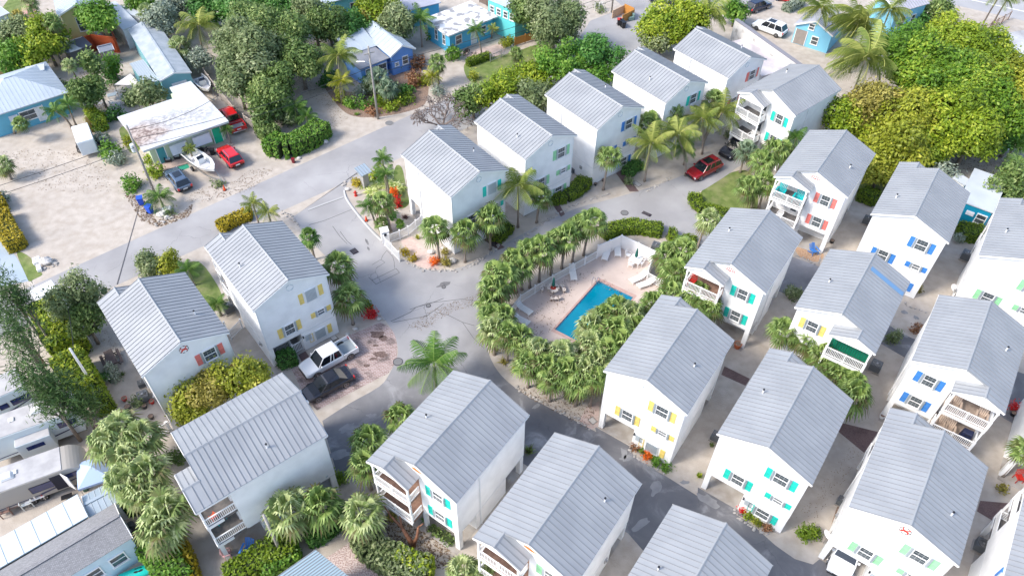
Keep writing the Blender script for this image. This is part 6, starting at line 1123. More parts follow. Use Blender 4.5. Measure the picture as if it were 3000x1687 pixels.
    if sun: MB().bx(xr1-1.35,xr1-.25,-wr+.22,wr-.22,zr+.001,zr+.02).build('sunroof',TINT,o)
    wr_=.36 if kind!='pickup' else .40
    for x in (-h+.95,h-.95):
        for s in (-1,1): wheel(o,x,s*(w-.11),wr_)
    for s in (-1,1):
        MB().bx(h-.16,h-.02,s*w*.72-.17,s*w*.72+.17,bl-.40,bl-.26).build('headlight',HL_,o,bev=.02); MB().bx(-h-.01,-h+.12,s*w*.80-.13,s*w*.80+.13,bl-.30,bl-.02).build('tail_light',TL,o,bev=.02)
        MB().bx(xb1-.35,xb1-.2,s*(w+.02)-.1,s*(w+.02)+.1,bl+.02,bl+.18).build('mirror',col,o,bev=.03)
    MB().bx(h-.03,h+.03,-w*.42,w*.42,bl-.48,bl-.28).build('grille',BLACK,o); MB().bx(h-.1,h+.05,-w*.8,w*.8,.35,.5).build('bumper',BLACK if kind!='sedan' else col,o,bev=.03)
    MB().bx(-h-.05,-h+.1,-w*.84,w*.84,.36,.54).build('bumper',CHROME if kind=='pickup' else BLACK,o,bev=.03); MB().bx(-h-.03,-h-.0,-.26,.26,bl-.34,bl-.18).build('licence_plate',PLATE,o)
    return o
WHP=paint('white_car_paint',(.78,.80,.82)); RDP=paint('red_car_paint',(.55,.01,.015)); DRP=paint('dark_red_car_paint',(.30,.008,.015)); BKP=paint('black_car_paint',(.012,.014,.025)); GBP=paint('grey_blue_car_paint',(.13,.18,.25),.25,.5); NVP=paint('navy_car_paint',(.012,.018,.05)); SVP=paint('silver_car_paint',(.5,.55,.58),.25,.4)
car('pickup_truck','white pickup truck parked nose to the left on the pavers','pickup truck',P(6,700,1205),P(6,408,1368),5.35,1.95,1.85,WHP,'pickup')
car('sedan','dark navy car parked beside the white pickup on the pavers','car',P(10,690,-45),P(10,400,108),4.7,1.85,1.48,BKP,'sedan')
car('suv','dark red car with roof rails on the lane by the oval lawn','car',P(3,1535,1262),P(3,1350,1352),4.7,1.9,1.68,DRP,rack=True,sun=True)
car('pickup_truck','black truck half under the two level porch','pickup truck',P(3,1768,1085),P(3,1608,1195),5.3,1.95,1.85,BKP,'pickup')
car('suv','bright red car seen from behind in front of the flat roof house','car',P(20,1345,550),P(20,1185,370),4.5,1.85,1.62,RDP,rack=True)
car('suv','grey blue car with glass roof beside the boat trailer','car',P(20,755,815),P(20,600,620),4.6,1.85,1.55,GBP,sun=True)
car('pickup_truck','bright red pickup with black bed cover by the grey picket fence','pickup truck',P(1,1815,1010),P(1,1705,860),5.6,2.0,1.85,RDP,'pickup')
car('suv','dark navy car cut by the top edge beside the white post','car',P(22,1190,35),P(22,900,15),4.6,1.85,1.6,NVP)
car('suv','dark navy hatchback parked before the bright green tree','car',P(22,2140,150),P(22,2320,85),4.6,1.85,1.6,NVP)
car('suv','large white car with dark sunroof by the silver hedge','car',P(22,2510,455),P(22,2230,350),5.2,2.0,1.85,WHP,rack=True,sun=True)
car('suv','bright red car at the top edge near the silver hedge','car',P(4,215,20),P(4,60,-10),4.5,1.85,1.5,RDP)
car('suv','white car nosing out of the garage beneath the green shuttered window','car',HL('H9',-1.75,4.1),HL('H9',-1.75,-.8),4.7,1.9,1.6,WHP)
# boats
def boat(t,r_,f_,label,L,W_,motor=True,cover=None):
    a_,b_=P(*r_),P(*f_); c=(a_+b_)/2; o=empty('boat',(c.x,c.y,0),ang(a_,b_),label,'boat'); w=W_/2; z0=.45; zt=1.35; h=L/2
    st=[(-h,.85,z0+.05),(-h*.3,1,z0),(h*.3,.92,z0+.02),(h*.7,.6,z0+.25),(h,.06,z0+.75)]; b=MB(); vs=[]
    for x,k,zk in st: vs+=[(x,0,zk),(x,-w*k*.7,zk+.3),(x,-w*k,zt+.15*(x/h+1)/2),(x,-w*k+.14*k,zt+.15*(x/h+1)/2),(x,-w*k*.72,z0+.42+.3*(x>h*.6)),(x,w*k*.72,z0+.42+.3*(x>h*.6)),(x,w*k-.14*k,zt+.15*(x/h+1)/2),(x,w*k,zt+.15*(x/h+1)/2),(x,w*k*.7,zk+.3)]
    n=9; fs=[(i*n+j,(i+1)*n+j,(i+1)*n+(j+1)%n,i*n+(j+1)%n) for i in range(4) for j in range(n)]+[tuple(range(n)),tuple(4*n+j for j in range(n))[::-1]]
    b.add(vs,fs).build('hull',mat('gelcoat',(.78,.78,.76),.2,coat=.4),o,bev=.02)
    MB().bx(-.6,.3,-.42,.42,z0+.42,1.75).build('console',mat('gelcoat',(0,0,0)),o,bev=.05); MB().hexa([(.05,-.42,1.752),(.32,-.42,1.752),(.32,.42,1.752),(.05,.42,1.752)],[(0,-.4,2.0),(.05,-.4,2.0),(.05,.4,2.0),(0,.4,2.0)]).build('windscreen',TINT,o)
    MB().bx(-1.5,-1.0,-.55,.55,z0+.42,1.25).build('seat',mat('boat_cushion',(.5,.5,.52),.6),o,bev=.04); MB().bx(.5,1.5,-.5,.5,z0+.45,1.1).build('hatch',mat('boat_cushion',(0,0,0)),o,bev=.04)
    if motor: MB().bx(-h-.55,-h-.05,-.22,.22,1.0,1.75).bx(-h-.35,-h-.15,-.08,.08,.3,1.0).build('outboard_motor',BLACK,o,bev=.06)
    tr=empty('boat_trailer',(c.x,c.y,0),ang(a_,b_),'trailer under the '+label.split(' on ')[0],'trailer'); b=MB()
    for s in (-1,1): b.bar((-h,s*.7,.4),(h*.5,s*.7,.4),.08,.1); b.bar((h*.5,s*.7,.4),(h+1.3,0,.4),.08,.1)
    b.build('frame',mat('galvanised',(.4,.4,.4),.4,.6),tr); [wheel(tr,-h*.25,s*(w*.92),.3,.2) for s in (-1,1)]
    return o
boat(20,(20,835,480),(20,1075,655),'white open boat on a trailer beside the red car',5.6,2.2)
boat(1,(1,1500,630),(1,1600,750),'small white boat stored behind the flat roof house',4.6,1.9,False)
# trailers and campers
def camper(label,A,B_,W_,z0,z1,col,wins=(),slides=(),acs=(),curved=False,name='camper_trailer',stripe=True,cat='camper trailer',roofm=None,rear=True):
    """A to B = roof edge on the near side seen left to right; W_ deep; wins (u,z,w,h)"""
    a=ang(A,B_); L=(B_-A).length; o=empty(name,(A.x,A.y,0),a,label,cat,'campers in the trailer park'); b=MB()
    if curved:
        n=8; pts=[(0,z0),(L-.3,z0),(L,z0+.5)]+[(L-1.3+1.3*math.cos(PI/2*i/n),z1-1.3+1.3*math.sin(PI/2*i/n)) for i in range(n+1)]+[(0,z1)]
        b.add([(x,0,z) for x,z in pts]+[(x,W_,z) for x,z in pts],[tuple(range(len(pts)))]+[tuple(range(len(pts),2*len(pts)))[::-1]]+[(i,len(pts)+i,len(pts)+(i+1)%len(pts),(i+1)%len(pts)) for i in range(len(pts))])
    else: b.bx(0,L,0,W_,z0,z1)
    b.build('body',col,o,bev=.06)
    MB().bx(.05,L-(1.4 if curved else .05),.05,W_-.05,z1+.001,z1+.05).build('roof',roofm or mat('camper_roof',(.36,.355,.365),.8,c2=(.46,.455,.46),sc=1.2,det=8),o)
    for u,z,w,h in wins: k=MB().bx(-w/2-.05,w/2+.05,-.03,0,-h/2-.05,h/2+.05).build('window',BLACK,o,(u*L,-.0,z)); MB().bx(-w/2,w/2,-.045,-.031,-h/2,h/2).build('pane',mat('camper_glass',(.015,.03,.12),.05,spec=.8),k)
    for u,w,d,za,zb in slides: k=MB().bx(-w/2,w/2,-d,0,za,zb).build('slide_out',col,o,(u*L,0,0),bev=.04); MB().bx(-w/4,w/4,-d-.03,-d,(za+zb)/2,(za+zb)/2+.45).build('pane',mat('camper_glass',(0,0,0)),k); MB().bx(-w/2+.05,w/2-.05,-d+.05,-.05,zb+.001,zb+.02).build('slide_roof',mat('camper_roof',(0,0,0)),k)
    for u,v in acs: MB().hexa([(-.5,-.35,0),(.5,-.35,0),(.5,.35,0),(-.5,.35,0)],[(-.4,-.28,.3),(.3,-.28,.3),(.3,.28,.3),(-.4,.28,.3)]).build('air_conditioner',mat('camper_white',(.8,.8,.8),.4),o,(u*L,v*W_,z1+.05),bev=.06)
    MB().bx(L*.32,L*.32+.4,W_*.5,W_*.5+.4,z1+.05,z1+.16).build('roof_vent',mat('camper_white',(0,0,0)),o,bev=.03); 
    if stripe:
        b=MB(); b.add([(L*.5,-.02,z0+.35),(L*.98,-.02,z0+.9),(L*.98,-.02,z0+1.0),(L*.5,-.02,z0+.55)],[(0,1,2,3)]); b.add([(L*.02,-.02,z0+.3),(L*.5,-.02,z0+.35),(L*.5,-.02,z0+.45),(L*.02,-.02,z0+.38)],[(0,1,2,3)]); b.build('stripe',mat('navy_stripe',(.03,.035,.10),.4),o)
    for x in (L*.38,L*.38+.8):
        for y in (.12,W_-.12): wheel(o,x,y,.36,.22)
    MB().bx(L*.1,L*.9,.3,W_-.3,.42,z0).build('chassis',BLACK,o)
    return o
CW=mat('camper_body',(.62,.68,.70),.4,c2=(.58,.64,.66),sc=.8)
A=P(9,-200,640,3.4); Bq=P(9,580,325,0)
A=P(16,-120,1420,3.3); Bq=P(16,1010,1105,3.3); A=P(9,-160,470,3.4); Bq=P(9,560,210,3.4)
camper('long white fifth wheel camper with two slide-outs under the pine',A,Bq,2.5,.75,3.4,CW,[(.87,2.4,1.3,.55)],[(.50,2.6,.85,.9,2.7)],[(.62,.6)])
camper('white camper with a big blue tinted window, farthest up the trailer park',P(16,-500,1010,3.3),P(16,330,640,3.3),2.5,.75,3.3,CW,[(.86,2.1,1.5,.6),(.55,2.1,.6,.5)],[],[(.4,.5)])
camper('travel trailer with rounded tan nose, open door and camp chairs outside',P(9,-160,880,2.9),P(9,610,600,2.9),2.4,.55,2.9,mat('tan_camper',(.40,.375,.34),.4),[(.55,1.8,1.6,.75),(.86,2.0,.8,.45)],[],[(.28,.5)],True)
tt_=[o for o in bpy.data.objects if o.name.startswith('camper_trailer')][-1]
for o_ in bpy.data.objects:
    if o_.get('label','').startswith('travel trailer'): tt_=o_
_L=(P(9,610,600,2.9)-P(9,-160,880,2.9)).length
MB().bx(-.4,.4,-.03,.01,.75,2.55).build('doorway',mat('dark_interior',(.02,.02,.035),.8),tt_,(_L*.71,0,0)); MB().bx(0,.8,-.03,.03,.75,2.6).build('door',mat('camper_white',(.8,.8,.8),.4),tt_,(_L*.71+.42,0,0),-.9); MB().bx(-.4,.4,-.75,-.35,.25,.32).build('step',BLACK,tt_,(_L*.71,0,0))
dd=P(9,350,660,2.4); q=P(9,400,745,0); MB().bx(0,.75,-.03,.03,.6,2.5).build('x',CW) if 0 else None
camper('flat topped white box trailer beside the road above the hedge',P(15,520,640,2.6),P(15,840,480,2.6),1.9,.6,2.6,mat('camper_white',(.78,.79,.76),.5),[],[],[],name='box_trailer',stripe=False,cat='trailer',roofm=mat('camper_white',(0,0,0)))
# cargo trailer
c0,c1=P(1,610,1175,0),P(1,520,975,0); A=P(1,578,1085,2.3); Bq=P(1,705,1050,2.3)
a=ang(A,Bq); ct=empty('cargo_trailer',(A.x,A.y,0),a,'white enclosed cargo trailer on the sandy lot','trailer'); L=(Bq-A).length; dpt=3.9
MB().bx(0,L,0,dpt,.45,2.3).build('body',mat('cargo_white',(.62,.66,.70),.4),ct,bev=.06); MB().bx(.04,L-.04,.04,dpt-.04,2.301,2.34).build('roof',mat('cargo_roof',(.78,.80,.80),.4),ct); MB().bx(.08,L-.08,-.03,0,.55,2.2).build('rear_door',mat('cargo_white',(0,0,0)),ct)
for y in (1.6,2.4):
    for x in (-.1,L+.1): wheel(ct,x,y,.32,.2)
for x in (-.25,L): MB().bx(x,x+.25,1.2,2.8,.70,.76).build('fender',BLACK,ct)
MB().bar((L/2-.6,dpt,.5),(L/2,dpt+1.1,.5),.08,.1).bar((L/2+.6,dpt,.5),(L/2,dpt+1.1,.5),.08,.1).build('tongue',BLACK,ct)
# ---------------------------------------------------------------- poles and wires
POLE=mat('pole_wood',(.36,.34,.31),.9,c2=(.27,.25,.23),sc=3)
def pole(t,x,y,h,label,r=.15,lamp=False,arm=False,tank=False,m=None,lean=(0,0)):
    g=P(t,x,y); o=empty('utility_pole',g,0,label,'utility pole','utility poles'); MB().tube([(0,0,-.2),(lean[0],lean[1],h)],[r,r*.7],10).build('pole',m or POLE,o,smooth=True)
    if arm: MB().bx(-.7,.7,-.05,.05,h-1.0,h-.88).build('crossarm',POLE,o,(0,0,0),.6)
    if tank: MB().cyl(-.4,.2,h*.62,h*.62+.9,.28,12).build('transformer',mat('tank_grey',(.55,.60,.63),.4),o,smooth=False)
    if lamp: MB().tube([(0,0,h-2.4),(-.7,.1,h-2.1),(-1.3,.2,h-2.15)],.04,6).build('lamp_arm',CHROME,o); MB().ell((-1.5,.22,h-2.2),(.3,.14,.09),5).build('lamp_head',mat('lamp_head',(.6,.6,.6),.4),o)
    return o
pole(2,922,900,10.2,'tall utility pole with street lamp at the blue house garden tip',lamp=True,arm=True); pole(20,400,835,9.2,'utility pole with round transformer beside the pale green house',tank=True)
pole(5,690,1150,6.3,'white painted pole rising through the yellow green hedge, upper',m=TRIM,r=.13); pole(16,1400,740,6.4,'white painted pole rising through the yellow green hedge, lower',m=TRIM,r=.13); pole(10,195,1280,6.2,'bare wooden pole beside the pale palm at the bottom',m=WOODG)
pole(22,393,160,9,'utility pole beside the wooden bin enclosure',r=.14); pole(22,1085,120,9,'white post rising behind the round green tree',r=.13,m=mat('pale_post',(.6,.6,.6),.6)); pole(22,1820,240,9,'pale post left of the bright green tree',r=.13,m=mat('pale_post',(0,0,0))); pole(3,270,100,8,'utility pole in the crown of the dark bushy tree',r=.13)
p1=P(20,400,835); p2=P(2,922,900); dv=p2-p1
def wire(a,b,za,zb,label,sag=.7,r=.028):
    a=Vector((a.x,a.y,za)); b=Vector((b.x,b.y,zb)); n=14; pts=[a.lerp(b,i/n)-a-Vector((0,0,sag*4*(i/n)*(1-i/n))) for i in range(n+1)]
    return tag(MB().tube(pts,r,5).build('power_line',BLACK,None,a),label,'power line','overhead cables')
for z,nm in ((6.4,'lower'),(7.4,'upper')):
    wire(p1-dv*1.25,p1,z,z,nm+' cable over the sandy lot on the left'); wire(p1,p2,z,z,nm+' cable between the transformer pole and the street lamp pole'); wire(p2,p2+dv*1.6,z,z+.6,nm+' cable from the street lamp pole towards the patchy white roof')
wire(p1,P(1,1700,880),8.6,3.1,'thin service cable over the stained flat roof'); q1=P(22,393,160); wire(P(22,-900,300),q1,7,7,'lower cable left of the bin enclosure pole'); wire(q1,P(22,1085,120),6.4,7,'cable between the bin enclosure pole and white post'); wire(P(3,270,100),q1,7.6,8,'upper cable over the grey lane')
wire(P(5,690,1150),P(16,1400,740),5.6,5.6,'light cable strung along the yellow green hedge',.3,.03)
tag(MB().bar((0,0,.03),tuple(P(5,1050,120)-P(5,885,700)),.09,.03).build('road_line',mat('dark_line',(.1,.1,.11),.8),None,P(5,885,700)),'thin dark line across the road above the crab sign cottage','cable')  # one thin dark bar laid flat across the road
# ---------------------------------------------------------------- pool furniture
STRAP=mat('white_strap',(.80,.80,.78),.5)
def lounger(t,x,y,hx,hy,label,z=.05):
    g=P(t,x,y); a=ang(g,P(t,hx,hy)); o=empty('sun_lounger',g+Vector((0,0,z)),a,label,'sun lounger','white pool loungers'); b=MB()
    b.bar((-.95,-.32,.33),(.35,-.32,.33),.04,.05).bar((-.95,.32,.33),(.35,.32,.33),.04,.05); b.build('frame',TRIM,o)
    b=MB(); [b.bx(-.95+i*.13,-.95+i*.13+.1,-.3,.3,.345,.37) for i in range(10)]; b.build('seat',STRAP,o)
    b=MB(); [b.hexa([(.36+i*.1,-.3,.36+i*.055),(.44+i*.1,-.3,.40+i*.055),(.44+i*.1,.3,.40+i*.055),(.36+i*.1,.3,.36+i*.055)],[(.35+i*.1,-.3,.385+i*.055),(.43+i*.1,-.3,.425+i*.055),(.43+i*.1,.3,.425+i*.055),(.35+i*.1,.3,.385+i*.055)]) for i in range(7)]
    b.bar((.35,-.31,.35),(1.08,-.31,.76),.04,.04).bar((.35,.31,.35),(1.08,.31,.76),.04,.04); b.build('backrest',STRAP,o)
    for lx in (-.8,.3):
        for s in (-1,1): put('leg',cach(('ll',),lambda:MB().bx(-.02,.02,-.02,.02,0,.32).mesh('leg',TRIM)),o,(lx,s*.32,0))
    return o
for i,(x,y,hx,hy,l) in enumerate([(645,155,660,115,'white lounger leaning against the left privacy fence'),(717,130,715,90,'white lounger in the corner of the privacy fence on brick'),(432,280,425,240,'white lounger by the picket fence, middle of the deck'),(845,310,890,290,'white lounger pair right of the pool, upper one'),(895,345,940,330,'white lounger pair right of the pool, lower one'),(120,505,80,480,'white lounger at the far left end of the deck'),(100,575,70,560,'white lounger half under the palms, left deck end')]): lounger(25,x,y,hx,hy,l)
def umbrella(q,z0,label,parent=None):
    o=empty('patio_umbrella',q+Vector((0,0,z0)),0,label,'umbrella'); MB().cyl(0,0,0,2.3,.025,8).build('pole',TRIM,o)
    b=MB(); pts=[(0,0,1.0+i*.16) for i in range(9)]; b.tube(pts,[.10,.17,.16,.13,.14,.12,.09,.06,.02],9).build('canopy',mat('green_canvas',(.0,.10,.08),.8),o,smooth=True); return o
q=P(25,305,390); t1_=empty('mosaic_table',q+Vector((0,0,.05)),0,'round mosaic stone table with red centre on the pool deck','table')
MOS=mat('mosaic',(.70,.62,.55),.5,c2=(.12,.07,.06),sc=7,det=1,lo=.55,hi=.6); MB().cyl(0,0,.66,.76,.62,28).build('tabletop',MOS,t1_); MB().cyl(0,0,.761,.77,.3,20).build('inlay',mat('mosaic_red',(.4,.05,.03),.5),t1_); MB().cyl(0,0,0,.66,.16,14).build('base',MOS,t1_)
umbrella(q,.05,'closed dark green umbrella through the round mosaic table')
for i,a in enumerate((R(160),R(280),R(20))):
    b=MB(); n=8; inn=[(.95*math.cos(a-.45+.9*k/n),.95*math.sin(a-.45+.9*k/n)) for k in range(n+1)]; out=[(1.32*math.cos(a-.45+.9*k/n),1.32*math.sin(a-.45+.9*k/n)) for k in range(n+1)]
    be=empty('mosaic_bench',q+Vector((0,0,.05)),0,['curved mosaic bench left of the round table','curved mosaic bench in front of the round table','curved mosaic bench right of the round table'][i],'bench','mosaic benches'); b.prism(out+inn[::-1],.38,.46).build('seat',MOS,be)
    for k in (1,7): b=MB().cyl(1.13*math.cos(a-.45+.9*k/n),1.13*math.sin(a-.45+.9*k/n),0,.38,.1,8).build('leg',MOS,be)
q=P(25,830,205); t2_=empty('square_table',q+Vector((0,0,.05)),R(-30),'square white patio table on the pool brick patio','table'); MB().bx(-.6,.6,-.6,.6,.70,.74).build('tabletop',TRIM,t2_,bev=.01)
for sx in (-1,1):
    for sy in (-1,1): MB().bx(sx*.52-.02,sx*.52+.02,sy*.52-.02,sy*.52+.02,0,.7).build('leg',TRIM,t2_)
umbrella(q,.05,'closed dark green umbrella through the square white table')
def chair(q,a,label,m=None,sc=1,z=0,name='patio_chair',kind='strap',group='chairs'):
    m=m or TRIM; o=empty(name,q+Vector((0,0,z)),a,label,'chair',group); o.scale=(sc,)*3
    if kind=='adirondack':
        b=MB(); [b.hexa([(-.28,-.27+i*.11,.30),(.28,-.27+i*.11,.38),(.28,-.18+i*.11,.38),(-.28,-.18+i*.11,.30)],[(-.28,-.27+i*.11,.33),(.28,-.27+i*.11,.41),(.28,-.18+i*.11,.41),(-.28,-.18+i*.11,.33)]) for i in range(5)]; b.build('seat',m,o)
        b=MB(); [b.bar((-.26,-.24+i*.12,.3),(-.62,-.27+i*.135,1.02-.06*abs(i-2)),.09,.025) for i in range(5)]; b.build('backrest',m,o)
        for s in (-1,1): MB().bx(-.36,.38,s*.36-.07,s*.36+.07,.58,.61).build('armrest',m,o); MB().bx(.28,.34,s*.34-.03,s*.34+.03,0,.58).build('leg',m,o); MB().bar((-.5,s*.32,.02),(.3,s*.32,.34),.04,.09).build('leg',m,o)
    else:
        MB().bx(-.24,.24,-.24,.24,.40,.44).build('seat',m,o,bev=.015); b=MB(); [b.bar((-.22,-.2+i*.1,.45),(-.34,-.21+i*.105,.88),.05,.02) for i in range(5)]; b.bar((-.34,-.24,.88),(-.34,.24,.88),.04,.05).build('backrest',m,o)
        for s in (-1,1): MB().bar((-.28,s*.27,.64),(.24,s*.27,.62),.05,.03).build('armrest',m,o)
        for lx in (-.22,.22):
            for s in (-1,1): MB().bx(lx-.02,lx+.02,s*.24-.02,s*.24+.02,0,.41 if lx<0 else .62).build('leg',m,o)
    return o
for x,y,a,l in ((785,165,-30,'white chair left of the square pool table'),(803,225,60,'white chair in front of the square pool table'),(865,215,150,'white chair right of the square pool table'),(862,165,210,'white chair behind the square pool table')): chair(P(25,x,y),R(a),l,z=.05,group='white chairs round the square table')
BLC=flatc('chair_blue',(.05,.22,.62)); PKC=flatc('chair_pink',(.75,.42,.42)); TQC=flatc('chair_turquoise',(.0,.50,.52)); TNC=flatc('chair_tan',(.48,.37,.29)); RDC=flatc('red_plastic',(.55,.03,.02))
chair(P(18,1395,620),R(-100),'blue slatted lawn chair beside the cottage post at the bottom left',BLC,1.15,kind='adirondack'); chair(P(18,1175,655),R(20),'pink plastic lawn chair on the sand at the bottom left',PKC,1.1)
chair(P(8,340,465),R(-70),'blue slatted lawn chair on the orange chip bed',BLC,1.05,kind='adirondack')
chair(HL('H3',-1.4,HD+.1,2.5),R(150),'turquoise slatted chair on the lower porch of the side seen cottage',TQC,1.1,kind='adirondack'); chair(HL('H3',-3.0,HD+.3,5.32),R(150),'orange red chair on the upper porch of the side seen cottage',flatc('chair_orange',(.75,.12,.03)),.8)
for i,(x,z,l) in enumerate(((-.7,5.32,'tan slatted chair at the left end of the upper blue shuttered porch'),(-2.7,5.32,'tan slatted chair at the right end of the upper blue shuttered porch'),(-.7,2.5,'tan slatted double seat left half on the lower blue shuttered porch'),(-1.4,2.5,'tan slatted double seat right half on the lower blue shuttered porch'))): chair(HL('H10',x,HD+.25,z),R(-34+(-90)),l,TNC,1.1,kind='adirondack')
o=empty('grill_cover',HL('H10',-2.7,HD+.2,2.5),R(-34),'navy covered grill on the lower blue shuttered porch','grill'); MB().hexa([(-.45,-.35,0),(.45,-.35,0),(.45,.35,0),(-.45,.35,0)],[(-.38,-.25,1.0),(.38,-.25,1.0),(.38,.2,1.15),(-.38,.2,1.15)]).build('cover',mat('navy_cover',(.01,.015,.05),.5),o,bev=.06); MB().bx(-.2,.2,-.36,-.3,.9,.93).build('handle',BLACK,o)
chair(HL('H15',2.7,HD+.2,5.32),R(-90-34),'turquoise cushioned chair on the upper coral shuttered porch',TQC,1.2,kind='adirondack'); chair(HL('H15',.8,HD+.2,5.32),R(-90-34),'turquoise lounge seat at the right end of the upper coral shuttered porch',TQC,1.3,kind='adirondack'); chair(HL('H15',2.0,HD+.2,2.5),R(-90-34),'white cushioned chair on the lower coral shuttered porch',TRIM,1.1)
chair(HL('H14',2.9,HD+.2,5.32),R(-124),'red cushioned chair on the brown upper porch behind the pool',RDC,1.2); chair(HL('H16',.9,HD+.3,2.5),R(-140),'white chair on the lower porch above the black truck',TRIM,1.2); chair(HL('H23',2.0,HD-.6),R(-90),'red camp chair under the cottage at the right edge',RDC,1.2)
# camp chairs and tables in the trailer park
for i,(x,y,m_,l) in enumerate(((100,660,mat('brown_canvas',(.25,.15,.12),.8),'brown folding camp chair, leftmost outside the tan trailer'),(220,590,mat('brown_canvas',(0,0,0)),'brown folding camp chair next to the striped one'),(370,560,mat('striped',(.75,.78,.74),.8),'white and green striped folding chair outside the tan trailer'))): chair(P(17,x,y),R(-60),l,m_,1.5,name='camp_chair')
for i in range(4): q=P(17,370,560)
o=empty('camp_table',P(17,480,500),R(30),'white camp table cluttered with things outside the tan trailer','table'); MB().bx(-.7,.7,-.4,.4,.7,.74).build('tabletop',TRIM,o); [MB().bx(x-.03,x+.03,y-.03,y+.03,0,.7).build('leg',CHROME,o) for x in (-.6,.6) for y in (-.3,.3)]
for i,(dx,dy,m_,l) in enumerate(((-.4,.1,STORM,'grey bin on the camp table'),(.1,-.1,mat('cream',(.7,.66,.6),.7),'cream box on the camp table'),(.5,.15,RDC,'red bag on the camp table'))): tag(MB().hexa([(-.18,-.15,0),(.18,-.15,0),(.18,.15,0),(-.18,.15,0)],[(-.14,-.12,.3),(.14,-.12,.3),(.14,.12,.3),(-.14,.12,.3)]).build('box',m_,None,P(17,480,500)+Vector((dx,dy,.74)),bev=.03),l,'box')
o=empty('canopy_tent',Vector((P(9,705,650,2.3).x,P(9,705,650,2.3).y,0)),R(25),'pale blue pop up canopy beside the boundary palms','canopy tent'); b=MB(); h_=1.25; zt,zp=2.2,2.9; b.add([(-h_,-h_,zt),(h_,-h_,zt),(h_,h_,zt),(-h_,h_,zt),(0,0,zp),(-h_,-h_,zt-.25),(h_,-h_,zt-.25),(h_,h_,zt-.25),(-h_,h_,zt-.25)],[(0,1,4),(1,2,4),(2,3,4),(3,0,4),(5,6,1,0),(6,7,2,1),(7,8,3,2),(8,5,0,3)]).build('canopy',mat('canopy_blue',(.38,.50,.72),.7),o); [MB().bx(x-.03,x+.03,y-.03,y+.03,0,2.1).build('leg',CHROME,o) for x in (-1.18,1.18) for y in (-1.18,1.18)]
o=empty('kayak',P(9,1060,1425),R(22),'turquoise kayak at the bottom edge beside the bright hedge','kayak'); b=MB().tube([(-1.9,0,.2),(-1.3,0,.25),(0,0,.25),(1.3,0,.25),(1.9,0,.3)],[.05,.36,.45,.36,.05],10); b.v=[(x,y,z*.8) for x,y,z in b.v]; b.build('hull',flatc('kayak_turquoise',(.0,.60,.50)),o,smooth=True); MB().ell((0,0,.5),(.45,.22,.04),6).build('cockpit',BLACK,o)
def picnic(q,a,label):
    m_=mat('picnic_wood',(.10,.075,.07),.8); o=empty('picnic_table',q,a,label,'picnic table'); MB().bx(-.95,.95,-.38,.38,.70,.75).build('tabletop',m_,o)
    for s in (-1,1): MB().bx(-.95,.95,s*.72-.13,s*.72+.13,.42,.46).build('bench_seat',m_,o)
    for x in (-.65,.65): MB().bar((x,-.72,.38),(x,.72,.38),.05,.09).bar((x,-.55,0),(x,-.2,.7),.05,.09).bar((x,.55,0),(x,.2,.7),.05,.09).build('leg_frame',m_,o)
picnic(P(16,1600,290),R(-48+90+40)*0+ang(P(16,1500,150),P(16,1600,380)),'dark brown picnic table with two benches beside the crab sign cottage')
# air conditioners
for a in [((5,1735,900),40,'grey air conditioner between the two left cottages',1.1),((9,1095,120),30,'grey air conditioner with red buckets beside the crab sign cottage',1.1),((9,1075,15),30,'dark small air conditioner behind the potted plants',.7),((8,740,235),-34,'dark air conditioner at the left wall of the blue shuttered cottage',1),((8,1485,505),-34,'dark air conditioner in the sand alley at the right edge',1.15),((8,800,1340),-34,'grey air conditioner beside the green screened porch',1.15),((12,1590,1240),-34,'large grey air conditioner on a bracket at the bottom right',1.1),((11,1530,415),-34,'grey air conditioner on the wall of the empty garage cottage',.9),((12,545,900),-34,'grey air conditioner in the narrow alley by the crab sign garage cottage',.8),((3,460,1300),40,'dark air conditioner between two back row cottages',.7),((25,960,110),-25,'grey pool pump unit behind the privacy fence',1.0)]: ac(P(*a[0]),R(a[1]),a[2],a[3])
# dishes
for a in [((12,415,1200),1.4,'white satellite dish in the sand by the green shuttered cottage'),((8,70,1150),1.6,'white satellite dish beside the yellow shuttered cottage palms'),((24,430,560),2.6,'pale satellite dish on a curved post at the coral cottage porch'),((8,1375,790),1.2,'white satellite dish in the sandy alley')]:
    o=empty('satellite_dish',P(*a[0]),R(200),a[2],'satellite dish'); MB().tube([(0,0,0),(0,0,a[1])],.03,6).build('mast',CHROME,o); b=MB(); n=14; b.add([(0,0,a[1])]+[(.12,.42*math.cos(2*PI*i/n),a[1]+.12+.42*math.sin(2*PI*i/n)) for i in range(n)],[(0,1+i,1+(i+1)%n) for i in range(n)]).build('dish',mat('dish_white',(.7,.72,.74),.4),o,smooth=True); MB().bar((0,0,a[1]-.1),(.45,0,a[1]+.1),.02,.02).build('feed_arm',CHROME,o)
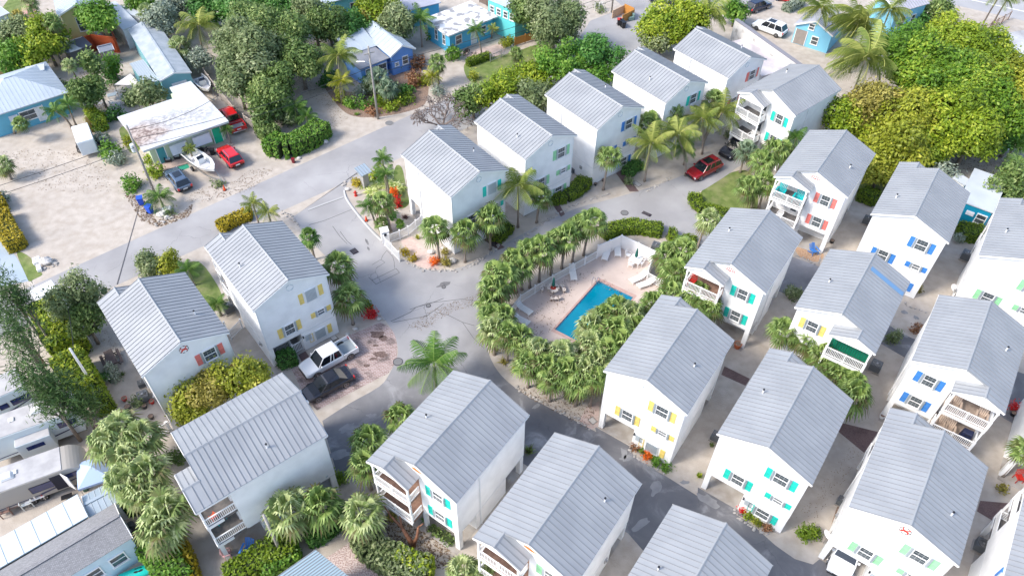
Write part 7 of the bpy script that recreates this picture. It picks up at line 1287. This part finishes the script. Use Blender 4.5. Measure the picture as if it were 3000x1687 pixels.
# bins, hydrant, cones, grates, flag and other small things
def bin_(q,a,label,m,lid=None,s=1):
    o=empty('wheelie_bin',q,a,label,'bin','wheeled bins'); o.scale=(s,)*3; MB().hexa([(-.24,-.26,.05),(.24,-.26,.05),(.24,.26,.05),(-.24,.26,.05)],[(-.3,-.34,.98),(.3,-.34,.98),(.3,.34,.98),(-.3,.34,.98)]).build('body',m,o,bev=.03); MB().bx(-.33,.33,-.38,.36,.98,1.04).build('lid',lid or m,o,bev=.02)
    for s_ in (-1,1): MB().tube([(s_*.28,.26,.12),(s_*.33,.26,.12)],.12,10).build('wheel',TYRE,o)
BLU_=flatc('bin_blue',(.02,.10,.62)); bin_(P(20,255,960),R(20),'blue recycling bin with closed lid by the sandy lot',BLU_); bin_(P(20,355,1055),R(70),'blue recycling bin with its lid thrown open',BLU_); bin_(P(22,485,320),0,'black bin with red lid before the wooden enclosure',BLACK,RDC); bin_(P(22,515,330),0,'black bin in the middle before the wooden enclosure',BLACK); bin_(P(22,540,355),.2,'rightmost black bin before the wooden enclosure',BLACK,BLACK); bin_(P(20,1060,400),0,'black bin behind the white boat',BLACK,s=.8); bin_(P(2,1660,690),0,'grey blue bin on the sandy drive',flatc('bin_grey',(.2,.28,.36)),s=.7); bin_(P(2,285,1230),0,'small dark red bin at the hedge corner',flatc('bin_red',(.2,.01,.02)),s=.6)
EN=mat('orange_wood',(0,0,0)); o=empty('bin_enclosure',P(22,395,235),ang(P(22,395,235),P(22,470,270)),'open wooden bin enclosure by the utility pole','enclosure'); d_=P(22,560,215)-P(22,470,270)
MB().bx(0,.1,0,2.8,0,1.3).build('side_wall',mat('pale_plank',(.55,.40,.28),.8),o); MB().bx(2.0,2.1,0,2.8,0,1.3).build('side_wall',EN,o); MB().bx(.1,2.0,2.7,2.8,0,1.5).build('back_wall',EN,o)
o=empty('armchair',P(22,625,245),R(200),'discarded green armchair beside the wooden bin enclosure','armchair'); G_=flatc('sofa_green',(.20,.32,.30)); MB().bx(-.45,.45,-.4,.4,.05,.42).build('seat',G_,o,bev=.06); MB().bx(-.55,-.3,-.5,.5,.1,.95).build('backrest',G_,o,bev=.06); [MB().bx(-.4,.45,s*.5-.1,s*.5+.1,.05,.62).build('armrest',G_,o,bev=.05) for s in (-1,1)]
o=empty('fire_hydrant',P(21,358,555),0,'red fire hydrant at the entrance garden kerb','fire hydrant'); MB().cyl(0,0,0,.55,.13,12).cyl(0,0,0,.06,.2,12).build('barrel',RDC,o); MB().ell((0,0,.58),(.15,.15,.14),6).build('cap',RDC,o,smooth=True); [MB().tube([(s*.1,0,.42),(s*.24,0,.42)],.06,8).build('nozzle',RDC,o) for s in (-1,1)]
for t,x,y,l in ((21,478,838,'red cone at the kerb under the slender feather palm'),(20,1193,800,'orange cone at the tip of the boat trailer')):
    o=empty('traffic_cone',P(t,x,y),0,l,'traffic cone'); MB().cyl(0,0,.03,.7,.17,12,0,.03).build('cone',flatc('cone_orange',(.75,.08,.02)),o); MB().bx(-.2,.2,-.2,.2,0,.035).build('base',BLACK,o)
def grate(q,a,w,l,label): o=empty('drain_grate',q+Vector((0,0,.013)),a,label,'drain grate'); MB().bx(-l/2,l/2,-w/2,w/2,0,.012).build('frame',mat('iron_dark',(.03,.02,.03),.6),o); b=MB(); [b.bx(-l/2+.08+i*.12,-l/2+.13+i*.12,-w/2+.06,w/2-.06,.012,.022) for i in range(int((l-.16)/.12))]; b.build('bars',mat('iron',(.12,.11,.11),.6),o)
grate(P(6,742,450),R(-50),.7,.85,'square drain grate in the entrance lane'); grate(P(7,1018,168),R(-35),.5,1.1,'long drain grate north of the pool'); grate(P(6,1795,393),R(10),.7,.7,'dark grate in the brick beside the drain palm')
def manhole(q,r,label,ring=False):
    o=empty('manhole_cover',q+Vector((0,0,.013)),0,label,'manhole cover','manhole covers'); MB().cyl(0,0,0,.012,r,24).build('cover',mat('manhole_grey',(.18,.18,.18),.7),o); b=MB(); b.tube([(r*1.05*math.cos(2*PI*i/24),r*1.05*math.sin(2*PI*i/24),.006) for i in range(25)],.03,4).build('rim',CONC if ring else mat('iron_dark',(0,0,0)),o)
for x in [((6,1072,1283),.42,'grey manhole cover at the corner of the paver parking'),((7,850,160),.40,'manhole cover north of the pool, left of the long grate'),((2,1007,932),.5,'manhole cover in the sand verge before the bare tree',True),((2,1612,670),.4,'manhole cover on the sandy drive by the grey blue bin'),((6,1302,860),.22,'small round valve cover in the middle of the plaza'),((6,1418,720),.18,'small pale valve cover in the plaza'),((14,1722,903),.01,'x')]:
    if x[2]=='x': continue
    manhole(P(*x[0]),x[1],x[2],len(x)>3)
o=empty('flag',P(6,275,300),0,'american flag on a short pole at the yellow shuttered cottage','flag'); o.location=HL('H2',HW-.3,HD-.5,0); MB().tube([(0,0,4.6),(.9,.3,6.2)],.03,6).build('pole',TRIM,o)
b=MB(); ST=[flatc('flag_red',(.6,.03,.05)),TRIM,flatc('flag_blue',(.03,.05,.3))]
for i in range(13): b.add([(.5+i*.0,.0,5.9-i*.1),(.5,.0,5.8-i*.1),(1.3,.35,5.5-i*.1),(1.3,.35,5.6-i*.1)],[(0,1,2,3),(3,2,1,0)],i%2)
b.add([(.5,-.01,5.9),(.5,-.01,5.2),(.85,.14,5.07),(.85,.14,5.77)],[(0,1,2,3)],2); b.build('cloth',ST,o)
# pots and odds and ends
def pot(t,x,y,r,label,m,plant=None):
    o=empty('plant_pot',P(t,x,y),0,label,'pot','plant pots'); MB().cyl(0,0,0,r*1.5,r*.7,12,0,r).build('pot',m,o); MB().cyl(0,0,r*1.4,r*1.52,r*.85,12).build('soil',MULCH,o)
TC=flatc('terracotta',(.50,.12,.04)); pot(7,1700,1175,.38,'orange round pot at the pool cottage carport post',TC); pot(9,945,125,.25,'red bucket on the sand left of the air conditioner',RDC); pot(9,1150,145,.22,'red bucket right against the air conditioner',RDC); pot(9,1145,260,.25,'black pot nearest the picket gate',BLACK); pot(9,1095,180,.25,'black pot beside the air conditioner',BLACK); pot(9,1175,320,.2,'terracotta pot at the picket gate',TC); pot(9,970,190,.28,'dark pot left of the potted shrubs',BLACK); pot(12,855,255,.25,'white pot at the blue shuttered cottage post',TRIM); pot(12,1840,235,.25,'dark pot with red plant at the right alley',BLACK); pot(8,480,385,.25,'black bag at the coral cottage corner',BLACK); pot(3,630,1400,.2,'small dark pot at the blue shuttered cottage wall',BLACK); pot(3,690,1370,.2,'small dark pot beside the single fan palm',BLACK)
o=empty('surfboard',P(1,700,1000),R(60),'yellow wooden surfboard leaning beside the cargo trailer','surfboard'); b=MB().ell((0,0,1.0),(.3,.05,1.3),8); b.build('board',flatc('board_yellow',(.62,.38,.12)),o,smooth=True); MB().bx(-.02,.02,-.08,.08,.1,.3).build('fin',BLACK,o)
o=empty('patio_table',P(19,1285,1125),R(30),'white table in the yard of white plastic chairs','table'); MB().bx(-.55,.55,-.4,.4,.68,.72).build('tabletop',STORM,o); [MB().bx(x-.03,x+.03,y-.03,y+.03,0,.68).build('leg',TRIM,o) for x in (-.45,.45) for y in (-.3,.3)]
for i,(x,y,a,l) in enumerate(((1330,1080,200,'white plastic chair behind the yard table'),(1280,1200,60,'white plastic chair left in front of the yard table'),(1350,1210,90,'white plastic chair right in front of the yard table'),(1150,1200,0,'white plastic chair in the shade left of the yard table'))): chair(P(19,x,y),R(a),l,group='white plastic yard chairs')
o=empty('shade_sail',P(19,1450,900),0,'pale triangular shade sail beside the lean-to','shade sail'); q0=P(19,1450,900); b=MB(); b.add([P(19,1290,962,2.3)-q0,P(19,1600,965,2.6)-q0,P(19,1475,835,2.8)-q0],[(0,1,2)]).build('cloth',mat('sail_cloth',(.62,.58,.56),.8),o); [MB().tube([Vector((q.x,q.y,0))-q0,q-q0],.04,6).build('post',CHROME,o) for q in (P(19,1290,962,2.3),P(19,1600,965,2.6),P(19,1475,835,2.8))]
o=empty('outdoor_sofa',P(20,600,430),R(20),'dark rattan sofa with grey cushions on the pale green house porch','sofa'); MB().bx(-.9,.9,-.35,.35,.12,.35).bx(-.9,.9,.25,.4,.35,.8).build('frame',BLACK,o); MB().bx(-.82,.82,-.32,.22,.35,.45).build('cushion',STORM,o)
for x,y,l in ((560,480,'dark armchair with grey cushion left of the low table'),(660,445,'dark armchair with grey cushion right of the low table')): o=empty('outdoor_armchair',P(20,x,y)+Vector((0,0,.12)),R(20),l,'armchair'); MB().bx(-.35,.35,-.35,.35,.05,.35).bx(-.35,-.25,-.35,.35,.35,.7).build('frame',BLACK,o); MB().bx(-.24,.3,-.28,.28,.35,.45).build('cushion',STORM,o)
o=empty('grill',P(20,1040,280)+Vector((0,0,.12)),R(20),'black gas grill in front of the louvred window','grill'); MB().bx(-.4,.4,-.28,.28,.1,.8).build('cabinet',BLACK,o); MB().tube([(-.38,0,.85),(.38,0,.85)],.24,12).build('lid',CHROME,o); [MB().bx(s*.6-.18,s*.6+.18,-.25,.25,.78,.82).build('side_shelf',BLACK,o) for s in (-1,1)]
def bike(q,a,label,motor=False):
    o=empty('motor_scooter' if motor else 'bicycle',q,a,label,'scooter' if motor else 'bicycle'); r=.25 if motor else .34
    for x in (-.55,.55): b=MB(); b.tube([(x+r*math.cos(2*PI*i/16),0,r+r*math.sin(2*PI*i/16)) for i in range(17)],.06 if motor else .025,6).build('wheel',TYRE,o)
    b=MB(); b.bar((-.55,0,r),(-.1,0,.7),.05,.05).bar((-.1,0,.7),(.45,0,.75),.05,.05).bar((.55,0,r),(.42,0,.95),.05,.05).bar((-.1,0,.35),(.42,0,.7),.05,.05)
    if motor: b.bx(-.6,.1,-.15,.15,.35,.7)
    b.build('frame',BLACK,o); MB().bx(-.3,.0,-.08,.08,.78,.84).build('saddle',BLACK,o); MB().bar((.42,-.25,1.0),(.42,.25,1.0),.03,.03).build('handlebar',CHROME,o)
bike(P(20,960,380),R(20),'black scooter between the boat and the grill',True); bike(P(2,1590,410),R(60),'dark scooter in the brick yard of the blue house',True); bike(P(2,1640,440),R(20),'black bicycle leaning behind the clipped hedge'); 
for i,(x,y,l) in enumerate(((1655,1130,'left wooden sun lounger under the grove'),(1800,1120,'right wooden sun lounger beside the orange flag'),(1720,1110,'middle wooden sun lounger under the grove'))): lounger(4,x,y,x+25,y-50,l,0)
o=empty('beach_umbrella',P(4,1715,1180),0,'closed red orange umbrella beside the wooden loungers','umbrella'); MB().tube([(0,0,0),(.1,.1,2.6)],.03,6).build('pole',CHROME,o); MB().tube([(.05,.05,1.3),(.07,.07,1.8),(.1,.1,2.6)],[.2,.16,.03],8).build('canopy',RDC,o); MB().cyl(0,0,0,.08,.25,12).build('base',BLACK,o)
for i,(x,y,l) in enumerate(((510,1035,'left white foam block on the rocks'),(540,1025,'middle white foam block on the rocks'),(575,1015,'right white foam block on the rocks'))): tag(MB().bx(-.16,.16,-.4,.4,.1,.45).build('foam_block',TRIM,None,P(20,x,y+20),R(20),bev=.06),l,'block')
for i,(x,y,l) in enumerate(((510,95,'left white block on the lot corner rubble'),(550,80,'right white block on the lot corner rubble'),(565,190,'low white slab on the grass edge of the rubble'))): tag(MB().bx(-.22,.22,-.45,.45,0,.4).build('concrete_block',TRIM,None,P(15,x,y),R(30),bev=.06),l,'block')
for i,(x,y,l) in enumerate(((180,70,'leftmost white post in the weedy mound'),(235,60,'second white post in the weedy mound'),(255,55,'third white post in the weedy mound'),(275,55,'rightmost white post in the weedy mound'))): tag(MB().cyl(0,0,0,1.3,.06,8).build('white_post',TRIM,None,P(22,x,y+70)),l,'post')
for t,x,y,w,l_,lb in ((14,450,1330,.5,.9,'pale utility box lid beside the paver parking, upper'),(14,500,1385,.5,.7,'pale utility box lid beside the paver parking, lower'),(11,608,278,.5,.6,'utility box lid in the brick by the garage'),(21,1345,1145,.5,.55,'utility box lid in the gravel of the gate corner'),(3,945,1390,.5,.9,'utility box lid in the sand under the coconut palms')):
    o=empty('utility_cover',P(t,x,y),R(40),lb,'utility cover'); MB().bx(-w/2,w/2,-l_/2,l_/2,0,.02).build('lid',mat('lid_grey',(.5,.47,.44),.8),o); MB().bx(-w/2-.05,w/2+.05,-l_/2-.05,l_/2+.05,0,.012).build('frame',mat('iron_dark',(0,0,0)),o)
for x,y,z_,w_,d_,h_,m_,l in ((935,900,0,.5,.4,.7,BLACK,'black bin between shingle home and boundary palms'),(960,990,0,.9,.6,.6,mat('tarp_dark',(.05,.09,.10),.6),'dark green tarp covered pile behind the shingle home'),(985,1080,0,.7,.6,.5,mat('tarp_grey',(.12,.13,.14),.6),'grey covered pile behind the shingle home'),(1030,1170,0,1.0,.7,1.0,mat('brown_box',(.14,.10,.10),.8),'brown storage box at the end of the shingle home'),(930,920,0,.3,.9,.3,WOODG,'stack of weathered planks behind the shingle home'),(620,545,0,.4,.4,.9,BLACK,'black barbecue with round cover at the trailer nose'),(650,800,0,.35,.35,.6,flatc('cooler_green',(.04,.12,.08)),'dark green folding seat by the metal shed')):
    tag(MB().hexa([(-w_/2,-d_/2,0),(w_/2,-d_/2,0),(w_/2,d_/2,0),(-w_/2,d_/2,0)],[(-w_*.42,-d_*.4,h_),(w_*.42,-d_*.4,h_*.9),(w_*.4,d_*.42,h_),(-w_*.42,d_*.4,h_*.85)]).build('storage_pile' if 'pile' in l else 'yard_box',m_,None,P(9,x,y),.5,bev=.04),l,'yard item')
# cut stump by the orange sign cottage
o=empty('cut_tree',P(10,1190,1220),0,'pruned reddish tree stump with bare limbs between the front cottages','tree'); b=MB(); b.tube([(0,0,-.1),(-.3,.2,.6),(-.9,.8,1.5)],[.22,.18,.13],7); b.tube([(-.9,.8,1.5),(-1.7,1.3,2.2)],[.12,.08],6); b.tube([(-.9,.8,1.5),(-1.0,1.3,2.3)],[.1,.07],6); b.tube([(0,0,.2),(.3,.3,1.0),(.4,.7,1.7)],[.17,.12,.09],6); b.tube([(.4,.7,1.7),(.8,.8,2.1)],[.08,.05],6); b.tube([(-1.7,1.3,2.2),(-2.3,2.0,2.5)],[.07,.05],6); b.build('trunk',mat('red_bark',(.30,.14,.08),.8,c2=(.2,.09,.05),sc=5),o,smooth=True)
def litter(t,pts,n,label,cols=((.10,.07,.04),(.22,.16,.09)),s=.09,z=.016):
    vs=[P(t,x,y) for x,y in pts]; x0,x1=min(v.x for v in vs),max(v.x for v in vs); y0,y1=min(v.y for v in vs),max(v.y for v in vs); V_=[]
    def ins(x,y):
        c=False; j=len(vs)-1
        for i in range(len(vs)):
            if (vs[i].y>y)!=(vs[j].y>y) and x<(vs[j].x-vs[i].x)*(y-vs[i].y)/(vs[j].y-vs[i].y)+vs[i].x: c=not c
            j=i
        return c
    while len(V_)<n*4:
        x,y=rng.uniform(x0,x1),rng.uniform(y0,y1)
        if not ins(x,y): continue
        a=rng.random()*6.28; l=s*rng.uniform(.5,1.3); dx,dy=math.cos(a)*l,math.sin(a)*l; h=z+rng.random()*.02
        V_+=[(x-dx,y-dy,z),(x+dy*.35,y-dx*.35,h),(x+dx,y+dy,z+.01),(x-dy*.35,y+dx*.35,h)]
    o=put('fallen_leaves',qmesh('fallen_leaves',np.array(V_),leafmat('leaf_litter',(.06,.04,.03),(.16,.10,.06),(.30,.22,.13),0),rng.random(n))); tag(o,label,'fallen leaves'); o['kind']='stuff'
litter(4,[(1350,1150),(1500,1090),(1850,1180),(1880,1300),(1650,1340),(1400,1250)],500,'fallen leaves on the sandy yard under the grove',s=.13)
litter(20,[(850,800),(1300,700),(1500,560),(1750,560),(1500,800),(1000,930),(700,930)],500,'leaf litter on the sandy parking by the red car'); litter(20,[(60,860),(200,860),(420,1150),(700,1060),(830,950),(800,1100),(450,1220),(250,1150)],900,'leaf litter around the blue recycling bins',s=.12)
litter(2,[(370,500),(450,560),(600,760),(700,900),(560,1000),(560,850),(300,640)],400,'leaf litter on the sandy drive',s=.1); litter(1,[(0,1150),(500,1120),(800,1250),(850,1449),(300,1449)],500,'scattered leaves and twigs on the sandy lot',s=.1)
litter(6,[(1150,1010),(1350,880),(1700,760),(1690,860),(1500,900),(1250,1050)],500,'leaf debris in the plaza cracks',s=.07); litter(25,[(130,560),(400,260),(600,250),(780,420),(480,300),(330,620),(180,680)],260,'dry leaves on the pool deck',s=.09,z=.06)
litter(11,[(0,30),(130,110),(420,270),(560,340),(640,200),(300,60)],400,'dry leaves on the southern pool island',s=.08); litter(19,[(900,820),(1400,800),(1400,960),(1100,1100),(1300,1300),(1180,1320),(1000,1200)],900,'leaf litter in the shady yard with white chairs',s=.12); litter(15,[(1250,1150),(1400,900),(1750,1400),(1650,1449)],120,'leaves on the sand by the picnic table',s=.07)
litter(10,[(950,1000),(1300,1100),(1480,1250),(1450,1400),(1250,1380),(1000,1150)],700,'dead leaves around the cut stump',s=.12); litter(12,[(650,430),(720,520),(560,760),(450,900),(330,1100),(200,1010)],160,'dry leaves in the sand alley',s=.06)
